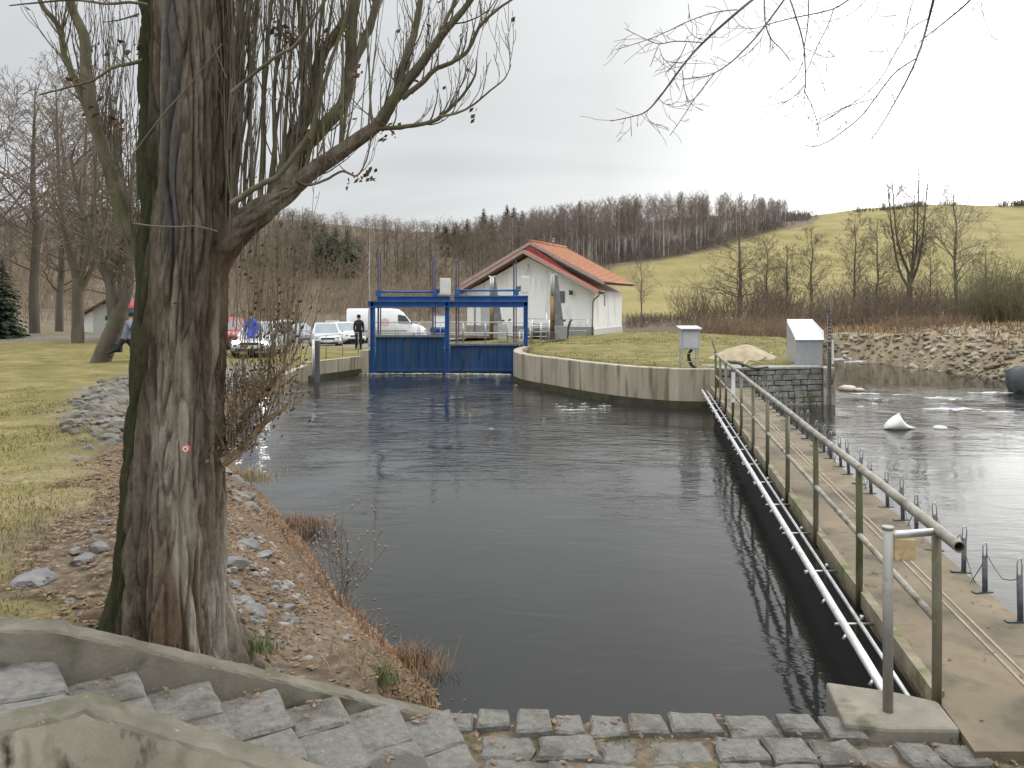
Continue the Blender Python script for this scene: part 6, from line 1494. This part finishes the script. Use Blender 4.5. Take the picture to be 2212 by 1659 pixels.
p1 = person((bt.x+.20, bt.y+.1, gz(bt.x+.20, bt.y)+.0), R(12), cloth('grey_blue_jacket', (.14,.15,.20), (.23,.245,.31)), cloth('dark_trousers', (.012,.013,.018), (.03,.03,.035)), 'person in a grey blue jacket striding across the lawn behind the huge trunk', .52, .28, .5, scale=1.0)
p2 = person(gp(775,42.0), R(-70), cloth('black_coat', (.010,.010,.011), (.028,.028,.028)), cloth('black_trousers', (.010,.010,.012), (.025,.025,.025)), 'person in black standing at the rear of the white van', 0.06, 0, .05, hcol=cloth('black_cap', (.012,.012,.012), (.03,.03,.03)), scale=1.02)
p3 = person(gp(543,34.9), R(-90), cloth('bright_blue_jacket', (.03,.07,.40), (.05,.11,.55)), cloth('blue_trousers', (.03,.05,.20), (.05,.08,.28)), 'person in a bright blue jacket standing by the car with lit headlights', 0, 0, .05, scale=1.08)
b_ = bt + Vector((-.12,.10,.60)); mb = MB(); mb.cbox(b_, (.36,.16,.30)); mb.tube([b_+Vector((-.1,0,.15)), b_+Vector((-.05,0,.28)), b_+Vector((.05,0,.28)), b_+Vector((.1,0,.15))], .015, 6); o = mb.build('black_bag', m_black, base=b_, bevel=.05); tag(o, 'black bag carried low by the striding person', 'bag')
# ------------------------------------------------------------------ stones
m_rock = M('grey_rock', (.12,.115,.115), (.25,.245,.245), 3.5, .9, .5, detail=8, spots=((.10,.10,.085), 1.8, .6), rand=.25, bscale=22)
m_rubble = M('pale_rubble', (.085,.076,.064), (.21,.195,.172), 2.5, .92, .4, detail=8, spots=((.13,.115,.08), .9, .56), bscale=16)
rd = random.Random(55); GR = 'grey rocks on the bank by the tree'
def rock_at(x, y, z0, w, hh, label, group=None, dz=.0, mat=None):
    p = on(x, y, z0); p.z = gz(p.x, p.y)
    for _ in range(3): p = on(x, y, gz(p.x, p.y)); p.z = gz(p.x,p.y)
    s = w/FPX*p.y/2; mb = MB(); mb.crag((p.x,p.y,p.z+hh*s*.12+dz), (s*1.35, s*rd.uniform(.9,1.25), s*hh*1.2), rd.randrange(99), rd.uniform(0,3)); o = mb.build('rock', mat or m_rock, base=p); tag(o, label, 'rock', group); return o
rock_at(545,1330,.2,62,.7,'blue grey rounded rock right of the trunk, largest of the loose ones'); rock_at(522,1308,.25,52,.6,'pale flat rock touching the blue grey rounded rock right of the trunk')
rock_at(617,1318,.15,42,.7,'grey rock among brown leaves, nearer the water than the blue grey one'); rock_at(712,1440,.0,40,.7,'white stone near the lower end of the staircase wall')
rock_at(80,1255,.55,92,.45,'long flat grey stone in the grass at the left edge'); rock_at(215,1185,.55,44,.6,'grey stone close to the left side of the trunk'); rock_at(180,1210,.55,52,.5,'greyish slab left of the trunk foot')
for x, y, w in ((520,1180,70),(560,1205,55),(500,1225,60),(590,1390,36),(560,1370,30),(640,1410,26),(660,1440,30),(600,1455,24),(505,1262,40),(690,1415,20),(735,1470,22),(580,1300,26),(650,1350,22),(200,1150,34),(165,1190,26),(150,1300,30),(230,1130,26),(620,1440,32),(560,1440,22),(540,1160,26)):
    rock_at(x, y, .3, w*1.0, rd.uniform(.4,.7), 'loose grey rock on the leaf covered bank beside the trunk', GR)
# small pale stones among the leaves by the trunk
mb = MB(); n = 0; tries = 0
while n < 330 and tries < 9000:
    tries += 1; p = on(rd.uniform(488,760), rd.uniform(1110,1480), .1); p.z = gz(p.x,p.y); p = on(CX+p.x/p.y*FPX, HY+(EYE-p.z)/p.y*FPX, p.z); d, b = water_sd(np.array([p.x]), np.array([p.y]))
    if d[0] < .1 or in_poly(np.array([p.x]), np.array([p.y]), STAIR_POLY)[0] or (p.x+1.92)**2+(p.y-4.5)**2 < .22 or mnoise.noise((p.x*2.3,p.y*2.3,8)) < -.12: continue
    s = rd.choice((.012,.016,.022,.03,.042)); mb.crag((p.x,p.y,gz(p.x,p.y)+s*.25), (s*1.4,s*1.1,s*.8), n, rd.uniform(0,3)); n += 1
o = mb.build('bank_gravel', M('pale_gravel', (.13,.12,.11), (.30,.285,.265), 9, .9, .3)); tag(o, 'small pale stones among the leaves right of the trunk', None, None, 'stuff')
# stony bank behind the trunk
mb = MB(); n = 0
while n < 2200:
    y = rd.uniform(9.5, 27); x = rd.uniform(-13, -3.2); d, b = water_sd(np.array([x]), np.array([y])); ds = d[0]/max(b[0],.2)
    if .2 < ds < 1.0 + .2*rd.random() and rd.random() < (1 if y > 14 else .45):
        s = rd.choice((.03,.04,.05,.07,.09,.13)); mb.crag((x,y,gz(x,y)+s*.1), (s*1.4,s*1.2,s*.8), int(n), rd.uniform(0,3)); n += 1
    else: n += .02
o = mb.build('bank_rubble', m_rubble); tag(o, 'loose grey stones covering the left bank behind the trunk', None, None, 'stuff')
mb = MB(); n = 0
while n < 2200:
    y = rd.uniform(22, 46); x = rd.uniform(15, 31); d, b = water_sd(np.array([x]), np.array([y])); ds = d[0]/max(b[0],.2)
    if d[0] > -.1 and ((ds < .8 and rd.random() < .7) or (x > 19.5-(y-30)*.02 and y < 41 and rd.random() < .22)):
        s = rd.choice((.05,.06,.08,.11,.16)); mb.crag((x,y,gz(x,y)+s*.05), (s*1.5,s*1.2,s*.8), int(n), rd.uniform(0,3)); n += 1
    else: n += .01
o = mb.build('far_rubble', M('warm_rubble', (.22,.19,.14), (.48,.43,.34), 2.0, .92, .3, spots=((.14,.11,.07), .5, .52))); tag(o, 'pale stones covering the right bank of the river', None, None, 'stuff')
def rock_px(x, y, Y, w, h_, label, mat=None, name='boulder', z=None):
    p = at(x, y, Y); s = w/FPX*Y/2; hh = h_/FPX*Y/2; mb = MB(); mb.rock((p.x,p.y,(ZW if z is None else z)+hh*.7), (s*1.2,s,hh*1.4), rd.randrange(50), .22, .4); o = mb.build(name, mat or m_rock, base=(p.x,p.y,ZW)); tag(o, label, 'boulder'); return o
rock_px(2215, 850, 27.5, 70, 66, 'dark boulder in the river cut by the right edge of the view', M('dark_rock', (.05,.052,.055), (.10,.10,.105), 4, .8, .5))
rock_px(1830, 838, 28.2, 34, 12, 'low pale yellowish rock in the water just right of the pier', M('pale_wet_rock', (.42,.36,.26), (.55,.49,.38), 4, .7, .4))
rock_px(1856, 843, 28.0, 22, 7, 'small pale rock breaking the water right of the low yellowish one', M('pale_wet_rock_small', (.42,.36,.26), (.55,.49,.38), 4, .7, .4))
p = on(1606, 768, .62); mb = MB(); n = 26; vs = [(p.x,p.y,gz(p.x,p.y)+.46)]; fs = []
for i in range(1,8):
    for k in range(n):
        t = 2*math.pi*k/n; rr = i/7*(1+.25*mnoise.noise((math.cos(t)*1.5,math.sin(t)*1.5,2))); x, y = p.x+math.cos(t)*1.25*rr, p.y+math.sin(t)*1.0*rr; vs.append((x, y, gz(x,y)-.04+.50*max(0,1-(i/7)**1.3)+.05*mnoise.noise((x*3,y*3,1))))
for k in range(n): fs.append((0,1+k,1+(k+1)%n))
for i in range(6):
    for k in range(n): fs.append((1+i*n+k,1+(i+1)*n+k,1+(i+1)*n+(k+1)%n,1+i*n+(k+1)%n))
mb.add(vs, fs, True); o = mb.build('sand_heap', M('sand', (.30,.235,.15), (.42,.34,.24), 3, .95, .3), base=p); tag(o, 'low heap of pale sand on the island left of the metal hut', 'sand heap')
for pts, r, lab in (([(1605,790),(1618,782),(1640,778),(1668,765)], .05, 'pale forked driftwood branch lying on the island grass'), ([(1575,782),(1600,790),(1630,796),(1660,797)], .05, 'dark curved branch lying on the island by the handrail end')):
    P = [on(x, y, .60) for x, y in pts]; mb = MB(); limb(mb, [q+Vector((0,0,.06*(i%2))) for i, q in enumerate(P)], r, r*.4, 7, seed=int(pts[0][0])); limb(mb, [P[1]+Vector((0,0,.05)), P[1].lerp(P[2],.3)+Vector((.05,-.3,.02)), P[1].lerp(P[2],.5)+Vector((.15,-.6,-.03))], r*.7, r*.3, 6, seed=4)
    o = mb.build('driftwood', M('driftwood_'+('pale' if 'pale' in lab else 'dark'), (.30,.25,.13) if 'pale' in lab else (.05,.04,.03), (.42,.36,.22) if 'pale' in lab else (.09,.07,.05), 5, .9, .2), base=P[1]); tag(o, lab, 'branch')
# ------------------------------------------------------------------ leaves, grass, moss, reeds
def scatter(n, fn, seed):
    r = random.Random(seed); out = []; tries = 0
    while len(out) < n and tries < n*40:
        tries += 1; q = fn(r)
        if q is not None: out.append(q)
    return out, r
XX = None
def region_pts(n, x0, x1, y0, y1, test, seed):
    rs = np.random.RandomState(seed); X = rs.uniform(x0,x1,n); Y = rs.uniform(y0,y1,n); d, b = water_sd(X, Y); ds = d/np.maximum(b,.2); Z_ = ground_z(X, Y); st = in_poly(X, Y, [(-.30,4.78),(-2.1,3.84),(-4.3,3.9),(-3.2,1.9),(-1.6,2.9),(.4,3.5)])
    nn = npnoise(X, Y, 1.4, 3); m = test(X, Y, d, ds, nn) & ~st & (d > 0); return X[m], Y[m], Z_[m], nn[m]
m_leaf1 = M('fallen_leaf', (.055,.033,.019), (.285,.185,.108), 13.0, .85, 0, lo=.3, hi=.72, detail=8)
X, Y, Z_, nn = region_pts(48000, -5.2, .2, 4.4, 13, lambda X, Y, d, ds, n: ((ds < 1.6) | (Y < 6.5)) & (X > -.46*Y-.70+.8*n) & (np.random.RandomState(1).uniform(size=X.size) < .80*(1.15-.55*np.clip(ds-.6,0,1))*np.where(n > -.3, 1, .55)), 5)
mb = MB(); r = random.Random(9)
for x, y, z in zip(X, Y, Z_):
    s = r.uniform(.028,.062)*(1+.02*y); a = r.uniform(0,6.28); c_, s_ = math.cos(a)*s, math.sin(a)*s; t = r.uniform(.0,.5)*s; p = Vector((x,y,z+.014+.02*r.random()))
    w = r.uniform(.35,.6); mb.add([p-Vector((c_,s_,-t))*.5, p+Vector((-s_*w,c_*w,t*.3))*.6, p+Vector((c_,s_,t*1.6))*.5, p+Vector((s_*w,-c_*w,t*.8))*.6], [(0,1,2),(0,2,3)])
o = mb.build('fallen_leaves', m_leaf1); tag(o, 'brown fallen leaves strewn over the bank right of the trunk', None, None, 'stuff')
def blades(name, mat, X, Y, Z_, h0, h1, w, label, seed, lean=.5, per=1):
    r = random.Random(seed); mb = MB()
    for x, y, z in zip(X, Y, Z_):
        for k in range(per):
            h_ = r.uniform(h0,h1); a = r.uniform(0,6.28); l = r.uniform(.1,lean)*h_; ww = w*(1+.06*y); p = Vector((x+r.gauss(0,.015),y+r.gauss(0,.015),z-.01)); d = Vector((math.cos(a),math.sin(a),0)); s = Vector((-d.y,d.x,0))*ww
            mb.add([p-s, p+s, p+d*l*.4+Vector((0,0,h_*.65))+s*.7, p+d*l*.4+Vector((0,0,h_*.65))-s*.7, p+d*l+Vector((0,0,h_))], [(0,1,2,3),(3,2,4)])
    o = mb.build(name, mat); tag(o, label, None, None, 'stuff'); return o
m_grass = M('grass_blade', (.12,.118,.038), (.265,.222,.09), 1.3, .9, 0, detail=8); m_straw = M('straw', (.22,.155,.08), (.40,.31,.18), 3, .9, 0); m_rust = M('rust_grass', (.15,.075,.035), (.28,.17,.085), 3, .9, 0)
gx = lambda X, Y, n: (-.46*Y-.40+.9*n > X)
X, Y, Z_, nn = region_pts(110000, -12, -2.2, 4.0, 20, lambda X, Y, d, ds, n: gx(X,Y,n) & (np.random.RandomState(2).uniform(size=X.size) < np.clip(7/Y,0,1)), 6)
blades('grass', m_grass, X, Y, Z_, .02, .05, .003, 'short olive grass of the lawn on the left', 1, .9)
X, Y, Z_, nn = region_pts(9000, -5, 0, 3.6, 10, lambda X, Y, d, ds, n: (ds > .75) & (ds < 2.2) & (n > .02), 7)
blades('dry_grass', m_straw, X, Y, Z_, .03, .10, .003, 'dry straw coloured grass round the foot of the trunk', 2, 1.2)
X, Y, Z_, nn = region_pts(16000, -4, .1, 4.7, 11, lambda X, Y, d, ds, n: (d < .5) & (n > -.25) & (np.random.RandomState(3).uniform(size=X.size) < .8), 8)
blades('bank_grass', m_rust, X, Y, Z_, .05, .17, .003, 'rust brown grass hanging over the water along the left bank', 3, 1.3)
def tuft(x, y, n, h0, h1, mat, label, seed, sp=.1, lean=.7, name='grass_tuft', cat='grass tuft', w=.0035, group=None):
    p = on(x, y, .1)
    for _ in range(3): p = on(x, y, max(gz(p.x,p.y), PZ-.04 if p.y < 4.86 and p.x > -.3 else -9))
    r = random.Random(seed); mb = MB()
    for k in range(n):
        q = p+Vector((r.gauss(0,sp),r.gauss(0,sp*.6),-.01)); h_ = r.uniform(h0,h1); a = r.uniform(0,6.28); l = r.uniform(.1,lean)*h_; d = Vector((math.cos(a),math.sin(a),0)); s = Vector((-d.y,d.x,0))*w
        mb.add([q-s, q+s, q+d*l*.4+Vector((0,0,h_*.65))+s*.7, q+d*l*.4+Vector((0,0,h_*.65))-s*.7, q+d*l+Vector((0,0,h_))], [(0,1,2,3),(3,2,4)])
    o = mb.build(name, mat, base=p); tag(o, label, cat, group); return o
m_green = M('green_blade', (.075,.105,.034), (.15,.18,.07), 6, .85, 0); m_moss = M('moss_blade', (.10,.105,.022), (.19,.17,.045), 6, .9, 0)
tuft(525,1408,240,.05,.13,m_green,'green grass tuft just right of the trunk foot',1,.085); tuft(750,1452,200,.06,.15,m_green,'green grass tuft by the middle of the far staircase wall',2,.045); tuft(805,1470,260,.05,.12,m_green,'wider green tuft nearer the water beside the staircase wall',3,.085)
tuft(960,1570,420,.03,.09,m_moss,'yellow green mossy tuft where the staircase meets the paving',4,.10); tuft(900,1520,240,.05,.12,m_straw,'straw coloured tuft at the lower end of the staircase wall',5,.06); tuft(930,1485,520,.08,.22,m_rust,'brown overhanging tuft at the corner of the bank and the paving',6,.11,1.1)
tuft(870,1440,420,.08,.2,m_rust,'brown tuft on the water edge left of the corner tuft',7,.14,1.1); tuft(2080,1588,300,.03,.07,m_moss,'bright mossy tuft at the end of the footbridge deck',8,.10,w=.005); tuft(2150,1592,160,.03,.06,m_moss,'smaller mossy tuft right of the bright one at the deck end',9,.08,w=.005)
tuft(12,1650,150,.06,.16,m_straw,'pale dry grass in the bottom left corner below the staircase wall',10,.035); tuft(1330,1605,70,.02,.05,m_moss,'tiny moss tuft in a joint near the middle of the paving',11,.03); tuft(640,1140,600,.08,.22,m_rust,'brown grass clump at the point where the bank juts into the water',12,.28,1.1); tuft(530,1040,500,.10,.28,m_straw,'straw grass clump at the waterline just right of the trunk',13,.22,1.0)
# bare straws and a dry weed standing before the water
mb = MB(); p = on(940,1478,-.1)
for x, y in ((958,1395),(995,1372),(965,1415),(880,1390),(890,1380),(905,1410),(935,1425)):
    b = on(x-30 if x > 940 else x+8, 1465, -.15); mb.tube([b, b.lerp(at(x,y,b.y),.5)+Vector((.01,0,.01)), at(x,y,b.y)], [.003,.0025,.0018], 4, cap=False)
o = mb.build('dry_stalks', m_straw, base=p); tag(o, 'few long pale stalks leaning over the water at the bank corner', 'stalks')
b = on(742,1310,-.35); mb = MB(); hd_ = MB(); r = random.Random(12); tips = []
for k in range(16):
    twig(mb, b+Vector((r.gauss(0,.06),r.gauss(0,.06),0)), (r.gauss(.05,.28),r.gauss(0,.2),1), r.uniform(.35,.75), .0048, r, 0, 2, .05, .12, 3, (18,45), (.35,.6), 5, .0032, tips)
for q, d, l in tips:
    if r.random() < .45: hd_.rock(q, (.011,.011,.017), 1, .2)
t = thing('dry_weed', b, 'dry weed with fluffy seed heads standing in front of the water right of the trunk', 'weed')
mb.build('stems', M('weed_stem', (.16,.125,.095), (.26,.21,.17), 5, .9, 0), t); hd_.build('seed_heads', M('seed_head', (.22,.175,.14), (.32,.265,.22), 20, .95, 0), t)
X, Y, Z_, nn = region_pts(16000, 15, 32, 28, 56, lambda X, Y, d, ds, n: (ds > .55) & ((n > -.1) | (Y > 42)), 9)
blades('far_dry_grass', M('far_straw', (.20,.135,.075), (.36,.26,.16), .9, .9, 0), X, Y, Z_, .10, .42, .008, 'dry brown grass on the flat beyond the river', 4, .8)
X, Y, Z_, nn = region_pts(14000, .2, 13, 23, 44, lambda X, Y, d, ds, n: (d > .45), 10)
blades('island_grass', M('island_grass', (.13,.15,.040), (.24,.225,.075), .8, .9, 0, detail=8), X, Y, Z_, .015, .045, .006, 'short green grass of the island lawn', 5, .8)
# dead leaves caught in the paving joints
mb = MB(); r = random.Random(14)
for k in range(420):
    x, y = r.uniform(-.6,3.2), r.uniform(3.6,4.8)
    if in_poly(np.array([x]),np.array([y]),STAIR_POLY)[0] or (x > 1.75 and y > 4.5): continue
    s = r.uniform(.014,.034); a = r.uniform(0,6.28); c_, s_ = math.cos(a)*s, math.sin(a)*s; p = Vector((x,y,PZ+r.uniform(-.02,.012))); mb.add([p-Vector((c_,s_,-.004)), p+Vector((-s_*.5,c_*.5,.006)), p+Vector((c_,s_,.008)), p+Vector((s_*.5,-c_*.5,.004))], [(0,1,2),(0,2,3)])
o = mb.build('joint_leaves', m_leaf1); tag(o, 'small dead leaves caught in the joints of the paving', None, None, 'stuff')
# moss and grass in the joints
Xm = []; Ym = []
r = random.Random(15)
for k in range(1500):
    x, y = r.uniform(-.6,3.0), r.uniform(3.7,4.78)
    if in_poly(np.array([x]),np.array([y]),STAIR_POLY)[0] or (x > 1.75 and y > 4.5) or mnoise.noise((x*2.2,y*2.2,5)) < .10: continue
    Xm.append(x); Ym.append(y)
blades('joint_moss', m_moss, Xm, Ym, [PZ-.03]*len(Xm), .010, .038, .003, 'moss and small grass growing in the joints of the paving', 21, 1.3)
# ------------------------------------------------------------------ foam, floating scum, swan
def foam_patch(name, poly, mat, label, dz=.012):
    n = len(poly); mb = MB(); 
    mb.add([(p[0],p[1],ZW+dz) for p in poly], [tuple(range(n))]); o = mb.build(name, mat); tag(o, label, None, None, 'stuff'); return o
def ragged(mb, x0, x1, yc, wid, r, n=40, dz=.014, hump=.03):
    vs = []; 
    for i in range(n+1):
        t = i/n; x = lerp(x0,x1,t); e = math.sin(math.pi*t)**.4; w = wid*e*(.45+.75*abs(mnoise.noise((x*3.1,yc*5,1)))*2); c = yc+wid*.4*mnoise.noise((x*1.3,yc,7)); h_ = hump*max(0,mnoise.noise((x*4,yc,3))+.3)*e
        vs += [(x,c-w,ZW+.004),(x,c-w*.4,ZW+dz+h_),(x,c+w*.4,ZW+dz+h_*.8),(x,c+w,ZW+.004)]
    mb.add(vs, [(i*4+k,(i+1)*4+k,(i+1)*4+k+1,i*4+k+1) for i in range(n) for k in range(3)], True)
r = random.Random(3); mb = MB()
for x0, x1, yc, w in ((-6.25,-3.0,34.7,.16),(-4.6,-3.6,34.5,.10),(-2.9,-.4,34.6,.17),(-1.9,-.05,34.35,.20),(-1.2,0,34.05,.14),(-6.9,-5.6,34.45,.07),(-2.6,-1.9,34.2,.06)): ragged(mb, x0, x1, yc, w, r)
o = mb.build('gate_foam', foam_mat('dirty_foam', (.42,.38,.30), (.70,.66,.58), 6, (.7,1.6,1), .46)); tag(o, 'line of dirty foam floating along the foot of the blue gate panels', None, None, 'stuff')
mb = MB()
for k in range(26):
    p = on(rd.uniform(1175,1320), rd.uniform(870,886), ZW) if k < 14 else on(rd.uniform(1000,1330), rd.uniform(815,930), ZW); w = rd.uniform(.05,.3) if k < 14 else rd.uniform(.02,.07); ragged(mb, p.x-w, p.x+w, p.y, w*.22, r, 12, .01, .02)
o = mb.build('floating_foam', m_foam); tag(o, 'small floating flecks of foam on the basin below the island wall', None, None, 'stuff')
m_river = foam_mat('white_water', (.48,.49,.50), (.80,.81,.82), 3.2, (.4,2.2,1), .47); mb = MB()
for x0, x1, yp, w in ((1835,1900,851,.10),(1925,1990,853,.16),(2000,2075,860,.30),(2090,2190,849,.10),(1990,2120,884,.16),(1870,1900,862,.05),(1905,1925,866,.04),(1880,1895,872,.04),(2120,2190,890,.10),(2015,2050,872,.06),(1850,1866,878,.03)):
    a = on(x0, yp, ZW); b = on(x1, yp, ZW); ragged(mb, a.x, b.x, a.y, w*1.5, r, 44, .012, .05)
o = mb.build('rapids_foam', m_river); tag(o, 'streaks of white water where the river breaks right of the pier', None, None, 'stuff')
mb = MB()
for x0, x1, yp, w in ((1795,1840,776,.30),(1820,1880,781,.25),(1800,1900,772,.2)): a = on(x0, yp, ZW); b = on(x1, yp, ZW); ragged(mb, a.x, b.x, a.y, w*1.6, r, 30, .02, .08)
o = mb.build('upstream_foam', m_river); tag(o, 'pale shallow rapids at the upper end of the brown pool', None, None, 'stuff')
m_swan = M('white_feathers', (.70,.69,.64), (.80,.79,.75), 12, .8, .2)
c = on(1940,927,ZW)
prof = [(-.33,.04,.00,.05),(-.30,.12,.0,.12),(-.25,.17,-.02,.19),(-.18,.19,-.03,.26),(-.10,.19,-.03,.32),(-.03,.17,-.03,.36),(.03,.15,-.03,.36),(.07,.15,-.03,.29),(.13,.15,-.02,.20),(.20,.12,-.01,.13),(.28,.07,.0,.085),(.36,.03,.02,.06),(.42,.008,.03,.045)]
vs = []; n = 16; mb = MB()
for x, w, z0, z1 in prof:
    for k in range(n):
        t = 2*math.pi*k/n; vs.append((c.x+x, c.y+math.cos(t)*w*(1-.25*max(0,math.sin(t))), ZW+(z0+z1)/2+math.sin(t)*(z1-z0)/2))
mb.add(vs, [(i*n+k,i*n+(k+1)%n,(i+1)*n+(k+1)%n,(i+1)*n+k) for i in range(len(prof)-1) for k in range(n)] + [tuple(range(n))[::-1], tuple((len(prof)-1)*n+k for k in range(n))], True)
sw = thing('swan', c, 'white swan feeding with its head under the water, right of the footbridge', 'swan'); mb.build('body', m_swan, sw)
mb = MB(); mb.rock((c.x+.012,c.y,ZW+.36), (.045,.03,.035), 5, .1); mb.build('tail', m_swan, sw)
c = on(2030,926,ZW); mb = MB(); mb.rock((c.x,c.y,ZW+.01), (.20,.12,.075), 8, .2); o = mb.build('ice_lump', m_swan, base=c); tag(o, 'low white lump floating right of the swan', 'lump')
mb = MB(); mb.tube([c+Vector((.2,0,.05)), c+Vector((.35,-.05,.03)), c+Vector((.5,-.1,-.02))], [.015,.012,.01], 6); o = mb.build('dark_stick', m_iron, base=c); tag(o, 'short dark stick in the water beside the low white lump', 'stick')
# bird droppings and twigs: small pale flecks on the near staircase wall

# bits of leaf and twig lying on the stairs and on the deck
mb = MB(); r = random.Random(41)
for k in range(150):
    if k < 80:
        y = r.uniform(4.6, 14); x = XL(y)+r.choice((r.uniform(.08,.3), r.uniform(.5,1.05), r.uniform(.85,1.07))); z = .006
    else:
        t = r.random(); kk = min(int(t*NST), NST-1); a_, b2 = inner(kk/NST + .05+.08*r.random()); q = a_.lerp(b2, r.choice((r.uniform(.03,.15), r.random()))); x, y = q.x, q.y; z = -.02+(ztop+.02)*(kk+1)/(NST+1)+.018
    s_ = r.uniform(.010,.026); a = r.uniform(0,6.28); c1, s1 = math.cos(a)*s_, math.sin(a)*s_; p = Vector((x,y,z))
    mb.add([p-Vector((c1,s1,-.002)), p+Vector((-s1*.5,c1*.5,.005)), p+Vector((c1,s1,.006)), p+Vector((s1*.5,-c1*.5,.003))], [(0,1,2),(0,2,3)])
o = mb.build('scattered_leaf_litter', m_leaf1); tag(o, 'bits of dry leaf lying on the staircase and the footbridge deck', None, None, 'stuff')
mb = MB()
for k in range(34):
    y = r.uniform(4.5, 12); x = XL(y)+r.uniform(.1,1.0); a = r.uniform(-.6,.6); l = r.uniform(.03,.10); p = Vector((x,y,.007)); mb.tube([p, p+Vector((math.cos(a)*l*.5,math.sin(a)*l*.5,.004)), p+Vector((math.cos(a+.3)*l,math.sin(a+.3)*l,0))], .0022, 3, cap=False)
o = mb.build('twig_litter', m_hang); tag(o, 'short dark twigs lying on the footbridge deck', None, None, 'stuff')
# floating leaves along the near edges of the basin
mb = MB()
for k in range(120):
    if k < 60: x, y = r.uniform(-.3,1.9), 4.95+abs(r.gauss(0,.12))+.0
    else:
        t = r.random(); x, y = lerp(-.4,-2.9,t)+abs(r.gauss(0,.12)), lerp(5.8,11.0,t)
    if float(water_sd(np.array([x]),np.array([y]))[0][0]) > -.03: continue
    s_ = r.uniform(.012,.03); a = r.uniform(0,6.28); c1, s1 = math.cos(a)*s_, math.sin(a)*s_; p = Vector((x,y,ZW+.004)); mb.add([p-Vector((c1,s1,0)), p+Vector((-s1*.5,c1*.5,.002)), p+Vector((c1,s1,.003)), p+Vector((s1*.5,-c1*.5,.001))], [(0,1,2),(0,2,3)])
o = mb.build('floating_leaves', m_leaf1); tag(o, 'brown leaves floating along the near edges of the basin', None, None, 'stuff')
